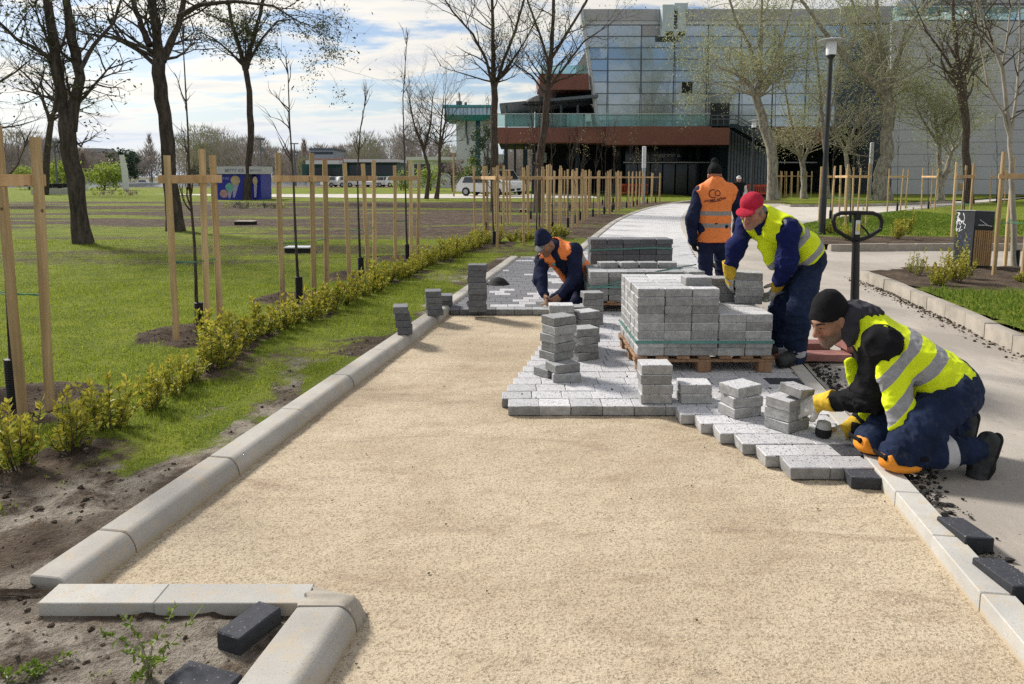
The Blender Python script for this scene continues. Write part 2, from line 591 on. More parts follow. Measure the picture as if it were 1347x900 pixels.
def m_leaf(name, c1, c2, rough=0.5, trans=0.35):
    t = NT(name)
    w = t.n('ShaderNodeTexWhiteNoise', noise_dimensions='3D')
    geo = t.n('ShaderNodeNewGeometry')
    t.l(geo.outputs['Random Per Island'], w.inputs['Vector'])
    c = t.mix(geo.outputs['Random Per Island'], c1, c2)
    t.fin(c, rough, 0, 0.3)
    tr = t.n('ShaderNodeBsdfTranslucent')
    t.l(c, tr.inputs['Color'])
    mx = t.n('ShaderNodeMixShader')
    mx.inputs[0].default_value = trans
    t.l(t.b.outputs[0], mx.inputs[1]); t.l(tr.outputs[0], mx.inputs[2])
    out = [x for x in t.t.nodes if x.type == 'OUTPUT_MATERIAL'][0]
    t.l(mx.outputs[0], out.inputs['Surface'])
    M[name] = t.mat
m_leaf('grass_blade', rgb(.14, .20, .016), rgb(.36, .41, .05), .6, .45)
m_leaf('grass_far', rgb(.09, .155, .014), rgb(.19, .27, .035), .7, .4)
m_leaf('shrub_leaf', rgb(.12, .20, .02), rgb(.36, .36, .05), .45, .35)
m_leaf('shrub_leaf_gold', rgb(.30, .31, .04), rgb(.60, .52, .08), .45, .35)
m_leaf('young_leaf', rgb(.10, .15, .03), rgb(.22, .27, .07), .6, .35)
m_leaf('pale_leaf', rgb(.30, .33, .15), rgb(.48, .50, .28), .6, .35)
m_leaf('dark_leaf', rgb(.035, .05, .015), rgb(.09, .11, .03), .6, .3)
m_leaf('willow_leaf', rgb(.20, .28, .04), rgb(.34, .40, .08), .6, .4)
m_leaf('conifer_leaf', rgb(.02, .05, .025), rgb(.05, .09, .04), .7, .2)
m_leaf('dry_leaf', rgb(.30, .26, .12), rgb(.45, .38, .18), .6, .3)

def m_bark(name, c1, c2, sc=12, plates=False):
    t = NT(name)
    v = t.mapping((sc, sc, sc * .22))
    n = t.noise(1.0, 6, .72, vec=v)
    c = t.mix(t.ramp(n, .32, .68), c1, c2)
    if plates:
        p = t.ramp(t.noise(1.0, 3, .5, vec=t.mapping((7, 7, 3))), .46, .54)
        c = t.mix(t.math('MULTIPLY', p, .5), c, rgb(.44, .41, .33))
    t.bump(n, 1.0, .04)
    M[name] = t.fin(c, .92, 0, .15)
m_bark('dark_bark', rgb(.035, .029, .025), rgb(.11, .092, .078), 14)
m_bark('brown_bark', rgb(.05, .038, .03), rgb(.13, .10, .08), 18)
m_bark('grey_bark', rgb(.16, .14, .115), rgb(.33, .30, .25), 10, True)
m_bark('twig_bark', rgb(.07, .055, .045), rgb(.15, .12, .095), 18)
simple('twig_pale', rgb(.33, .30, .24), .85)

def m_wood(name, c1, c2, sc=14.0):
    t = NT(name)
    v0 = t.randvec()
    v = t.mapping((sc * 1.6, sc * 1.6, sc * .1), vec=v0)
    n = t.noise(1.0, 5, .65, vec=v, dist=.8)
    c = t.mix(t.ramp(n, .3, .7), c1, c2)
    kn = t.math('LESS_THAN', t.voro(6.5, vec=v0), 0.10)
    c = t.mix(t.math('MULTIPLY', kn, .85), c, tuple(x * .3 for x in c1[:3]) + (1,))
    gw = t.ramp(t.noise(2.2, 4, .6, vec=v0), .5, .75)
    c = t.mix(t.math('MULTIPLY', gw, .45), c, rgb(.26, .20, .13))
    tone = t.math('ADD', .70, t.math('MULTIPLY', t.rnd(), .42))
    c = t.mul(c, tone)
    t.bump(n, .25, .01)
    M[name] = t.fin(c, .75, 0, .25)
m_wood('stake_wood', rgb(.42, .29, .14), rgb(.62, .46, .25))
m_wood('crossbar_wood', rgb(.52, .33, .16), rgb(.68, .46, .25))
m_wood('pallet_wood', rgb(.20, .11, .06), rgb(.40, .25, .15), 9)
m_wood('handle_wood', rgb(.40, .27, .15), rgb(.55, .39, .23), 20)
m_wood('slat_wood', rgb(.40, .24, .11), rgb(.56, .36, .18), 20)

simple('black_plastic', rgb(.012), .55, var=.3)
simple('black_metal', rgb(.014, .015, .016), .45, var=.25, spec=.5)
simple('rubber', rgb(.016), .8, bump=.2)
simple('white_rubber', rgb(.36, .36, .35), .75)
simple('lamp_glass', rgb(.78, .80, .82), .35, var=.05)
simple('lamp_white', rgb(.62, .64, .66), .4, var=.05)
simple('pole_metal', rgb(.34, .36, .37), .45, var=.1, spec=.5)
simple('strap_green', rgb(.10, .24, .21), .45)
simple('tie_green', rgb(.03, .20, .11), .6)
simple('orange_plastic', rgb(.80, .30, .02), .5)
simple('white_paint', rgb(.72, .72, .70), .4, var=.04)
simple('red_paint', rgb(.38, .045, .035), .5)
simple('dirty_red', rgb(.27, .125, .11), .6, var=.3)
simple('barrier_red', rgb(.60, .10, .05), .6)
simple('bin_dark', rgb(.016, .019, .024), .5, var=.3, spec=.4)
simple('graffiti_white', rgb(.72, .74, .76), .7, var=.25, scale=40)
simple('graffiti_blue', rgb(.05, .06, .14), .7, var=.3, scale=40)
simple('yellow_label', rgb(.70, .55, .08), .6)
# ------------------------------------------------------------------ numeric noise
def _hash(ix, iy, seed):
    h = (ix.astype(np.int64) * 374761393 + iy.astype(np.int64) * 668265263 + seed * 1442695041) & 0xFFFFFFFF
    h = ((h ^ (h >> 13)) * 1274126177) & 0xFFFFFFFF
    return ((h ^ (h >> 16)) & 0xFFFF) / 65535.0
def vnoise(x, y, seed=0):
    x = np.asarray(x, dtype=np.float64); y = np.asarray(y, dtype=np.float64)
    ix, iy = np.floor(x), np.floor(y)
    fx, fy = x - ix, y - iy
    fx = fx * fx * (3 - 2 * fx); fy = fy * fy * (3 - 2 * fy)
    a = _hash(ix, iy, seed); b = _hash(ix + 1, iy, seed)
    c = _hash(ix, iy + 1, seed); d = _hash(ix + 1, iy + 1, seed)
    return (a * (1 - fx) + b * fx) * (1 - fy) + (c * (1 - fx) + d * fx) * fy
def fbm(x, y, oct_=4, seed=0, g=.5):
    s, a, t = 0, 1.0, 0
    for i in range(oct_):
        s = s + a * vnoise(x * 2 ** i, y * 2 ** i, seed + i * 17)
        t += a; a *= g
    return s / t
def sstep(a, b, x):
    t = np.clip((x - a) / (b - a), 0, 1)
    return t * t * (3 - 2 * t)

# ------------------------------------------------------------------ plan of the paths
T_P, T_L, T_K = .063, .06, .086          # paver top, lawn level, kerb top
SL = math.tan(math.atan(155.5 / FPX * ct))                               # the near path runs along X = X0 + SL * Y
Y_BAY0, Y_BAY1 = G(200, 768, .08).y, G(700, 337, T_K).y
def x_off(px, py, z):
    g = G(px, py, z); return g.x - SL * g.y
X_BAY, X_PATH, X_SLIM, X_NEAR = (x_off(198.6, 709.5, 0) + x_off(586, 419, 0)) / 2, x_off(763, 333, T_K), (x_off(1168, 640, .07) + x_off(1347, 840, .07)) / 2, (x_off(485, 800, 0) + x_off(430, 900, 0)) / 2
LEFT_PX = [(763, 333), (797, 303), (818, 288), (844, 277), (870, 270), (903, 264.5), (940, 260.5)]
RIGHT_PX = [(921, 345), (905, 318), (897, 303), (895, 292), (899, 282), (909, 274), (935, 267)]
left_far = [G(x, y, T_K) for x, y in LEFT_PX]
right_far = [G(x, y, .07) for x, y in RIGHT_PX]
def smooth_line(pts, step):
    "Catmull-Rom through the points, resampled at even steps"
    pts = [Vector((p.x, p.y, 0)) for p in pts]
    ext = [pts[0] * 2 - pts[1]] + pts + [pts[-1] * 2 - pts[-2]]
    fine = []
    for i in range(1, len(ext) - 2):
        for k in range(24):
            t = k / 24
            p0, p1, p2, p3 = ext[i - 1:i + 3]
            fine.append(0.5 * ((2 * p1) + (p2 - p0) * t + (2 * p0 - 5 * p1 + 4 * p2 - p3) * t * t + (3 * p1 - p0 - 3 * p2 + p3) * t ** 3))
    fine.append(pts[-1])
    out, acc = [fine[0]], 0
    for a, b in zip(fine, fine[1:]):
        L = (b - a).length
        while acc + L >= step:
            a = a + (b - a) * ((step - acc) / L)
            out.append(a.copy()); L = (b - a).length; acc = 0
        acc += L
    return out
left_curve = smooth_line([Vector((SL * Y_BAY1 + X_PATH, Y_BAY1, 0))] + left_far[0:], 1.0)
right_curve = smooth_line([Vector((SL * 12.5 + X_SLIM, 12.5, 0))] + right_far[0:], 1.0)
def interp_curve(curve, Y):
    ys = [p.y for p in curve]; xs = [p.x for p in curve]
    return np.interp(Y, ys, xs)
def left_edge(Y):
    Y = np.asarray(Y, dtype=np.float64)
    near = SL * Y + X_NEAR
    bay = SL * Y + X_BAY
    far = interp_curve(left_curve, Y)
    r = np.where(Y < Y_BAY0 - .006, near, np.where(Y < Y_BAY1, bay, far))
    return r

# ------------------------------------------------------------------ base ground sheet reaching the horizon
def sheet(name, poly, z, mat, kind='structure', sub=0):
    mb = MB()
    mb.add([Vector((p[0], p[1], z)) for p in poly], [tuple(range(len(poly)))])
    o = mb.build(name, mat)
    if o.data.polygons[0].normal.z < 0:
        o.data.flip_normals()
    return props(o, kind=kind)
m_soil('far_ground', rgb(.10, .10, .04), rgb(.17, .15, .08))
props_ground = sheet('ground', [(-1500, -60), (1500, -60), (1500, 2500), (-1500, 2500)], -.08, M['far_ground'])

# sand bed as a fine grid with shallow rake ridges
def grid_sheet(name, xs_fn, ys, ncol, zf, mat, attrs_fn=None, kind='structure'):
    V, nr = [], len(ys)
    X = np.zeros((nr, ncol)); Yg = np.zeros((nr, ncol))
    for i, y in enumerate(ys):
        X[i] = xs_fn(y); Yg[i] = y
    Z = zf(X, Yg)
    V = np.stack([X, Yg, Z], -1).reshape(-1, 3)
    idx = np.arange(nr * ncol).reshape(nr, ncol)
    F = np.stack([idx[:-1, :-1], idx[:-1, 1:], idx[1:, 1:], idx[1:, :-1]], -1).reshape(-1, 4)
    if X[0, 0] > X[0, -1]: F = F[:, ::-1]
    at = attrs_fn(X.ravel(), Yg.ravel()) if attrs_fn else None
    o = mesh_np(name, V, F, mat, smooth=True, attrs=at)
    return props(o, kind=kind)
def sand_z(X, Y):
    return (fbm(X * 2, Y * 4.5, 4, 3) - .5) * .006 + (fbm(X * 14, Y * 18, 3, 9) - .5) * .009 - .004
ys = np.concatenate([np.arange(-.3, 5.2, .02), np.arange(5.2, 16, .06)])
grid_sheet('sand_bed', lambda y: np.linspace(SL * y + X_BAY - .10, SL * y + X_SLIM + .05, 150), ys, 150, sand_z, M['sand'])

# right-hand road: one sheet, and the brick path further back
road_poly = [(SL * -.5 + X_SLIM + .08, -.5), (14, -.5), (40, 12), (60, 60), (14, 60), (9, 46)]
rc = [p for p in right_curve if p.y < 44]
road_poly = [(SL * -.5 + X_SLIM + .08, -.5), (30, -.5), (60, 20), (60, 50)] + [(p.x + .25, p.y) for p in reversed(rc)]
sheet('road', road_poly, .03, M['road'])

def m_brick_path():
    t = NT('brick_path')
    o = t.obj()
    br = t.n('ShaderNodeTexBrick')
    br.inputs['Scale'].default_value = 1.0
    br.inputs['Brick Width'].default_value = .2
    br.inputs['Row Height'].default_value = .165
    br.inputs['Mortar Size'].default_value = .006
    br.inputs['Color1'].default_value = rgb(.52, .52, .53)
    br.inputs['Color2'].default_value = rgb(.62, .62, .63)
    br.inputs['Mortar'].default_value = rgb(.25, .24, .22)
    t.l(o, br.inputs['Vector'])
    c = t.mix(t.math('LESS_THAN', t.voro(60), .16), br.outputs['Color'], rgb(.16, .16, .17))
    M['brick_path'] = t.fin(c, .85, 0, .25)
m_brick_path()
lp = [p for p in left_curve if p.y > 16.5]
rp = [p for p in right_curve if p.y > 16.5]
nn_ = 40
Yg_ = np.linspace(16.5, min(lp[-1].y, rp[-1].y) - .2, nn_)
XL, XR = interp_curve(left_curve, Yg_), interp_curve(right_curve, Yg_)
V = np.concatenate([np.stack([XL, Yg_, np.full(nn_, T_P)], -1), np.stack([XR, Yg_, np.full(nn_, T_P)], -1)])
F = np.array([[i, nn_ + i, nn_ + i + 1, i + 1] for i in range(nn_ - 1)])
props(mesh_np('brick_path', V, F, M['brick_path'], smooth=False), kind='structure')

# ------------------------------------------------------------------ what grows where on the left lawn
STAKE_SETS = []     # (x, y) of every planted sapling, filled from pixels
LEFT_SETS_PX = [(26, 540), (258, 445), (393, 398), (474, 366), (537, 342), (648, 322)]
for px, py in LEFT_SETS_PX:
    g = G(px, py, T_L); STAKE_SETS.append((g.x, g.y))
HEDGE_PX = [(-60, 640), (22, 622), (110, 585), (190, 540), (255, 497), (330, 452), (395, 425), (450, 402), (500, 380), (550, 356), (600, 336), (640, 322), (690, 318), (745, 312)]
HEDGE = [G(x, y, T_L) for x, y in HEDGE_PX]
HED_Y = np.array([p.y for p in HEDGE]); HED_X = np.array([p.x for p in HEDGE])
def hedge_x(Y): return np.interp(Y, HED_Y, HED_X)
def grass_amount(X, Y):
    d = left_edge(Y) - .25 - X                       # distance left of the kerb
    g = np.full(np.shape(X), 1.02)
    g = g - .42 * fbm(X * .45, Y * .9, 5, 5, .6)
    brown = sstep(16, 21, Y) * (1 - sstep(40, 47, Y))
    brown = brown * (.25 + .75 * sstep(.40, .58, fbm(X * .10 + 3, Y * .45, 5, 21, .6)))
    mid = sstep(9, 13, Y) * (1 - sstep(17, 20, Y)) * .5 * fbm(X * .3, Y * 1.2, 3, 8)
    g = g - brown * .78 - mid
    # strip between hedge and kerb: thin, patchy
    strip = (X > hedge_x(Y) - .15) & (Y < 14)
    pn = fbm(X * 1.6, Y * 1.1, 4, 31)
    g = np.where(strip, .50 + .70 * sstep(.34, .60, pn) - .30 * (1 - sstep(.0, .25, d)), g)
    near = 1 - sstep(2.7, 3.9, Y + .35 * (fbm(X * 2, Y * 2, 3, 4) - .5) - .4 * np.clip(-X - 2.2, 0, 3))
    g = g - near * .8
    hd = np.abs(X - hedge_x(Y))
    g = g - (1 - sstep(.05, .28, hd)) * .32 * (Y < 15)
    for sx, sy in STAKE_SETS:
        r = np.hypot((X - sx), (Y - sy) * 1.0) + .25 * (fbm(X * 4, Y * 4, 3, 2) - .5)
        g = g - (1 - sstep(.28, .62, r)) * 1.2
    return np.clip(g, 0, 1)
def pale_amount(X, Y):
    d = left_edge(Y) - .25 - X
    p = (1 - sstep(.2, .9, d)) * sstep(.42, .6, fbm(X * 1.3, Y * 1.3, 4, 77)) * (Y < 14)
    p = np.where(Y < 2.3, .95, p)
    return np.clip(p + .5 * (Y < 4) * sstep(.5, .7, fbm(X * 1.7, Y * 1.7, 3, 7)) * (X > hedge_x(Y)), 0, 1)
def lawn_z(X, Y):
    g = grass_amount(X, Y)
    fall = 1 / (1 + np.abs(Y) / 14.0)
    z = T_L + (fbm(X * 1.2, Y * 1.2, 4, 61) - .5) * .07 * fall
    z = z + (1 - g) * ((fbm(X * 9, Y * 9, 4, 62, .65) - .5) * .085) * fall * (Y < 13)
    for sx, sy in STAKE_SETS:
        r = np.hypot(X - sx, Y - sy)
        z = z + .055 * np.exp(-((r - .42) / .16) ** 2) - .03 * np.exp(-(r / .25) ** 2)
    d = left_edge(Y) - .2 - X
    z = np.where(d < .12, np.minimum(z, T_L + .015), z)
    z = np.where(Y < Y_BAY0 - .006, np.maximum(z - .02, .034), z)
    return z
w_near = np.concatenate([np.arange(0, 4.0, .035), np.geomspace(4.0, 260, 90)])
sheet('soil', [(-4, .3), (.2, .3), (.6, 3), (-4, 3)], -.02, M['soil'])
ys = np.concatenate([np.arange(.6, Y_BAY0 - .09, .03), [Y_BAY0 - .05, Y_BAY0 - .007, Y_BAY0 - .005], np.arange(Y_BAY0 + .02, 8, .035), np.arange(8, Y_BAY1 - .02, .07), [Y_BAY1 - .001, Y_BAY1 + .001], np.geomspace(Y_BAY1 + .1, 100, 130)])
grid_sheet('lawn', lambda y: float(left_edge(y)) - .14 - w_near, ys, len(w_near), lawn_z, M['lawn'],
           lambda X, Y: {'grass': grass_amount(X, Y), 'pale': pale_amount(X, Y)})

# ------------------------------------------------------------------ grass blades
def blades(name, X, Y, Z, hgt, wid, mat, seed=1):
    rng = np.random.default_rng(seed)
    n = len(X)
    a = rng.uniform(0, 2 * np.pi, n)
    h = hgt * rng.uniform(.55, 1.25, n)
    w = wid * rng.uniform(.7, 1.3, n)
    lean = rng.normal(0, .35, n); la = rng.uniform(0, 2 * np.pi, n)
    b = np.stack([X, Y, Z], -1)
    s = np.stack([np.cos(a) * w, np.sin(a) * w, np.zeros(n)], -1)
    tip = b + np.stack([np.cos(la) * np.abs(lean) * h, np.sin(la) * np.abs(lean) * h, h], -1)
    V = np.stack([b - s, b + s, tip], 1).reshape(-1, 3)
    F = np.arange(3 * n).reshape(n, 3)
    o = mesh_np(name, V, F, mat, smooth=False)
    return props(o, kind='stuff')
rng = np.random.default_rng(11)
def in_view(X, Y, m=.86):
    zc = Y * ct + (HC - T_L) * st
    return (np.abs(X) / zc < m) & (Y > 1.2)
def sample(x0, x1, y0, y1, dens):
    n = int((x1 - x0) * (y1 - y0) * dens)
    return rng.uniform(x0, x1, n), rng.uniform(y0, y1, n)
pX, pY, pH = [], [], []
for (x0, x1, y0, y1, dens, h) in ((-6, 1.0, 2.0, 6, 3300, .036), (-9, 2, 6, 10, 1500, .040), (-14, 3, 10, 17, 480, .050)):
    X, Y = sample(x0, x1, y0, y1, dens)
    k = (X < left_edge(Y) - .27) & in_view(X, Y)
    X, Y = X[k], Y[k]
    g = grass_amount(X, Y)
    e = g + (fbm(X * 9, Y * 9, 3, 41) - .5) * .9
    k = rng.uniform(0, 1, len(X)) < sstep(.25, .85, e)
    X, Y = X[k], Y[k]
    pX.append(X); pY.append(Y); pH.append(np.full(len(X), h) * (.5 + .5 * grass_amount(X, Y)))
X, Y, H = map(np.concatenate, (pX, pY, pH))
o = blades('grass', X, Y, lawn_z(X, Y) - .004, H, .0022 + .0012 * (Y / 6), M['grass_blade'], 3)

# ------------------------------------------------------------------ gardens on the right
def garden(name, poly, z, kerb_edges, kw, label, seed):
    "raised bed sheet plus individual kerb stones along the listed edges"
    pass
def poly_grid(name, poly, z, step, grass_fn, mat, noise_amp=.02, kind='structure'):
    "triangulated sheet filled with points so that it can carry the grass value"
    xs = [p[0] for p in poly]; ys_ = [p[1] for p in poly]
    X, Y = np.meshgrid(np.arange(min(xs), max(xs) + step, step), np.arange(min(ys_), max(ys_) + step, step))
    nr, nc = X.shape
    def inside(x, y):
        c = np.zeros(x.shape, bool); n = len(poly)
        for i in range(n):
            x1, y1 = poly[i]; x2, y2 = poly[(i + 1) % n]
            if y1 == y2: continue
            cond = ((y1 > y) != (y2 > y)) & (x < (x2 - x1) * (y - y1) / (y2 - y1) + x1)
            c ^= cond
        return c
    idx = np.arange(nr * nc).reshape(nr, nc)
    F = np.stack([idx[:-1, :-1], idx[:-1, 1:], idx[1:, 1:], idx[1:, :-1]], -1).reshape(-1, 4)
    cx = X.ravel()[F].mean(1); cy = Y.ravel()[F].mean(1)
    F = F[inside(cx, cy)]
    Xf, Yf = X.ravel(), Y.ravel()
    Z = z + (fbm(Xf * 2.2, Yf * 2.2, 4, 5) - .5) * noise_amp * 2
    g = grass_fn(Xf, Yf)
    Z = Z + (1 - g) * (fbm(Xf * 8, Yf * 8, 3, 15) - .5) * .05
    o = mesh_np(name, np.stack([Xf, Yf, Z], -1), F, mat, attrs={'grass': g, 'pale': np.full(len(Xf), .0)})
    return props(o, kind=kind), inside
def px_poly(pp, z): return [(G(x, y, z).x, G(x, y, z).y) for x, y in pp]
GZ = .13
g1 = [(G(x, y_, .17).x + .085, G(x, y_, .17).y + .02) for x, y_ in ((1134, 353), (1180, 368), (1230, 388), (1290, 412), (1347, 437), (1560, 510), (1900, 628))] + px_poly([(1900, 500), (1560, 352), (1347, 351), (1200, 351)], GZ)
def g1_grass(X, Y):
    c = G(1250, 385, GZ)
    r = np.hypot((X - c.x) / 1.3, (Y - c.y) / 1.0)
    return np.clip(1.0 * sstep(8.4, 7.2, Y) * 1.0 - .35 + .9 * (fbm(X * 1.1, Y * 1.1, 4, 3) - .2), 0, 1)
sheet('soil', g1, GZ - .035, M['soil'])
garden_a, in_a = poly_grid('lawn_front_garden', g1, GZ, .12, lambda X, Y: np.clip(.12 + .80 * (1 - sstep(8.3, 9.6, Y)) + .5 * (fbm(X * 1.5, Y * 1.5, 4, 3) - .5), 0, 1), M['lawn'])
g2 = px_poly([(1068, 322), (1347, 322), (1700, 322), (1700, 250), (1347, 262), (1260, 270), (1193, 277), (1095, 287), (1060, 294), (1040, 305)], GZ)
sheet('soil', g2, GZ - .035, M['soil'])
garden_b, in_b = poly_grid('lawn_middle_garden', g2, GZ, .2, lambda X, Y: np.clip(1.15 - .9 * (1 - sstep(16.8, 18.2, Y + .5 * fbm(X, Y, 3, 3))) - .3 * fbm(X * .5, Y * .5, 3, 9) - 1.0 * (1 - sstep(6.6, 7.6, X)) * (1 - sstep(22, 26, Y)), 0, 1), M['lawn'])
g3 = px_poly([(1030, 268), (1150, 268), (1250, 263.5), (1347, 258), (1600, 255), (1600, 247), (1030, 250)], GZ)
garden_c, in_c = poly_grid('lawn_back_garden', g3, GZ, .8, lambda X, Y: np.clip(1.1 - .3 * fbm(X * .5, Y * .5, 3, 9), 0, 1), M['lawn'])
g4 = px_poly([(1046, 297), (1100, 286), (1193, 276), (1262, 269), (1347, 260.5), (1500, 252), (1500, 249), (1347, 258), (1250, 263.5), (1150, 268.5), (1030, 269), (1000, 280)], .04)
sheet('concrete_path', g4, .045, M['far_path'])
pX, pY = [], []
for (pp, ins, dens, y1) in ((g1, in_a, 900, 12), (g2, in_b, 260, 32)):
    X, Y = sample(min(p[0] for p in pp), min(16, max(p[0] for p in pp)), min(p[1] for p in pp), min(y1, max(p[1] for p in pp)), dens)
    k = ins(X, Y) & in_view(X, Y)
    X, Y = X[k], Y[k]
    if pp is g1: g = np.clip(.15 + .85 * (1 - sstep(8.3, 9.6, Y)) + .5 * (fbm(X * 1.5, Y * 1.5, 4, 3) - .5), 0, 1)
    else: g = np.clip(1.15 - .9 * (1 - sstep(16.8, 18.2, Y + .5 * fbm(X, Y, 3, 3))) - .3 * fbm(X * .5, Y * .5, 3, 9) - 1.0 * (1 - sstep(6.6, 7.6, X)) * (1 - sstep(22, 26, Y)), 0, 1)
    k = rng.uniform(0, 1, len(X)) < sstep(.35, .9, g)
    pX.append(X[k]); pY.append(Y[k])
X, Y = map(np.concatenate, (pX, pY))
blades('grass', X, Y, np.full(len(X), GZ), .05, .003 + .0006 * Y, M['grass_far'], 8)

# lake far behind the lawn
def m_water():
    t = NT('water')
    t.bump(t.noise(1.5, 3, .6, vec=t.mapping((.3, 1, 1))), .25, .1)
    M['water'] = t.fin(rgb(.10, .13, .15), .12, 0, .5)
m_water()
sheet('lake', [(-170, 101), (-22, 101), (-28, 230), (-300, 230)], .02, M['water'])
sheet('car_park', [(-8.5, 50), (6, 50), (6, 62), (-30, 62), (-20, 54)], .085, M['far_path'])
m_soil('reeds_ground', rgb(.15, .11, .08), rgb(.24, .18, .13))
sheet('far_bank', [(-60, 100.5), (60, 100.5), (60, 130), (-26, 130)], .07, M['reeds_ground'])
# ------------------------------------------------------------------ kerb stones
ORD = ['first', 'second', 'third', 'fourth', 'fifth', 'sixth', 'seventh', 'eighth', 'ninth', 'tenth', 'eleventh', 'twelfth', 'thirteenth', 'fourteenth',
       'fifteenth', 'sixteenth', 'seventeenth', 'eighteenth', 'nineteenth', 'twentieth'] + ['%d%s' % (i, {1: 'st', 2: 'nd', 3: 'rd'}.get(i % 10, 'th')) for i in range(21, 200)]
def profile_round(w=.165, top=T_K, r=.086, n=12, base=-.12):
    "kerb section, x = 0 at the foot on the sand, going left; broad rounded shoulder"
    pts = [(0.0, base), (0.0, .0)]
    for i in range(n + 1):
        a = math.pi / 2 * i / n
        pts.append((-r * (1 - math.cos(a)) * .72, .0 + top * math.sin(a)))
    pts += [(-w + .006, top), (-w, top - .006), (-w, base)]
    return pts
def kerb_piece(name, a, b, prof, mat, gap=.004, jit=0.0, world_=True, sub=1):
    a, b = Vector((a.x, a.y, 0)), Vector((b.x, b.y, 0))
    t = (b - a).normalized(); right = Vector((t.y, -t.x, 0))
    a2, b2 = a + t * gap, b - t * gap
    rings = []
    for p, e in ((a2, .004), (a2 + t * .005, 0), (b2 - t * .005, 0), (b2, .004)):
        cx = sum(q[0] for q in prof) / len(prof)
        rings.append([p + right * (x + (cx - x) * e * 3 + jit) + Vector((0, 0, z - (e if z > .02 else 0))) for x, z in prof])
    c = (a + b) / 2
    mb = MB()
    mb.loft([[q - c for q in r_] for r_ in rings])
    o = mb.build(name, mat, smooth=True, fix=True)
    o.data.set_sharp_from_angle(angle=R(30))
    o.location = c
    return o
rnd = random.Random(5)
pr = profile_round()
# bay kerb
ys = [Y_BAY0 + .02, 2.81] + [2.81 + .79 * i for i in range(1, 14)]
ys = [y for y in ys if y < Y_BAY1 - .2] + [Y_BAY1]
nb = len(ys) - 1
for i in range(nb):
    a = Vector((SL * ys[i] + X_BAY, ys[i], 0)); b = Vector((SL * ys[i + 1] + X_BAY, ys[i + 1], 0))
    thick = .006 if i in (1, 2, 4, 6, 8) else .0015
    o = kerb_piece('kerb_stone', a, b, pr, M['kerb_concrete'], gap=thick if i else .0, jit=rnd.uniform(-.004, .004))
    o.location.z += rnd.uniform(-.002, .002)
    props(o, ('short rounded kerb stone with exposed end face at the left, nearest of the bay edge' if i == 0 else
              '%s rounded kerb stone from the near end along the sand bed' % ORD[i]), 'kerb stone', 'rounded kerb stones beside the sand bed')
# end of bay: small cross stones at the far side
yb = Y_BAY1 + .06
for i in range(2):
    x0, x1 = SL * yb + X_BAY + i * .52, SL * yb + X_BAY + (i + 1) * .52
    mb = MB().rbox((0, 0, 0), (x1 - x0 - .006, .10, .2), .006)
    o = mb.build('kerb_stone', M['kerb_concrete']); o.location = ((x0 + x1) / 2, yb, T_K - .1 - .02)
    props(o, '%s flat kerb stone closing the far end of the dark paved bay' % ('left' if i == 0 else 'right'), 'kerb stone', 'flat kerb stones across the bay ends')
# far left kerb follows the curve
prn = profile_round(.18, T_K, .06, 4)
lc = [p for p in left_curve]
nf = len(lc) - 1
for i in range(nf):
    o = kerb_piece('kerb_stone', lc[i], lc[i + 1], prn, M['kerb_concrete'], gap=.003)
    props(o, '%s pale kerb stone from the bay on the left of the brick path' % ORD[i], 'kerb stone', 'pale kerb stones along the left of the brick path')
# near edge: cross slabs and the rounded kerb that turns towards the viewer
A, B = G(45, 793, .08), G(448, 768, .08)
ymid = (G(45, 793, .08).y + G(200, 768, .08).y) / 2
wy = G(200, 768, .08).y - G(200, 794, .08).y
xs_ = [A.x + .01, G(213, 780, .08).x, G(408, 780, .08).x]
for i in range(2):
    mb = MB().rbox((0, 0, 0), (xs_[i + 1] - xs_[i] - .001, wy, .16), .003)
    o = mb.build('kerb_stone', M['slim_kerb_concrete'])
    o.location = ((xs_[i] + xs_[i + 1]) / 2, ymid, .0)
    props(o, ('flat concrete edging slab with free left end at the near side of the bay' if i == 0 else 'flat concrete edging slab ending at the broken corner stone'), 'kerb stone', 'flat kerb stones across the bay ends')
ysn = [-.6, .35, 1.30, Y_BAY0 - .15]
for i in range(3):
    y0, y1 = ysn[i], ysn[i + 1]
    o = kerb_piece('kerb_stone', Vector((SL * y0 + X_NEAR, y0, 0)), Vector((SL * y1 + X_NEAR, y1, 0)), profile_round(.195), M['kerb_concrete'], gap=.004)
    props(o, ['rounded kerb stone in the foreground cut by the lower picture edge', 'rounded kerb stone below the one at the broken corner', 'rounded kerb stone leading down from the broken corner in the foreground'][i], 'kerb stone', 'rounded kerb stones in the foreground')
# the broken, mortared corner
pf_ = profile_round(.195, T_K + .004, .09, 14); rings = []
y0_, y1_ = Y_BAY0 - .148, Y_BAY0 - .02
for i in range(13):
    f = i / 12; y = y0_ + (y1_ - y0_) * f
    ring = []
    for k, (x, z) in enumerate(pf_):
        n_ = vnoise(np.array([k * .55 + 3]), np.array([f * 5.0]), 3)[0] - .5
        bite = max(0, f - .45) ** 1.5 * (1 if x > -.12 else .25)
        ring.append(Vector((SL * y + X_NEAR + x - .05 * bite + n_ * .022 * (f > .1), y + n_ * .012, z - (.10 * bite + n_ * .014) * (z > .0))))
    rings.append(ring)
c_ = Vector((SL * y0_ + X_NEAR, y0_, 0))
mb = MB(); mb.loft([[q - c_ for q in r_] for r_ in rings])
o = mb.build('corner_stone', M['garden_kerb_concrete'], smooth=True, fix=True); o.location = c_
props(o, 'chipped concrete corner stone where the edging slab meets the rounded kerb', 'kerb stone')

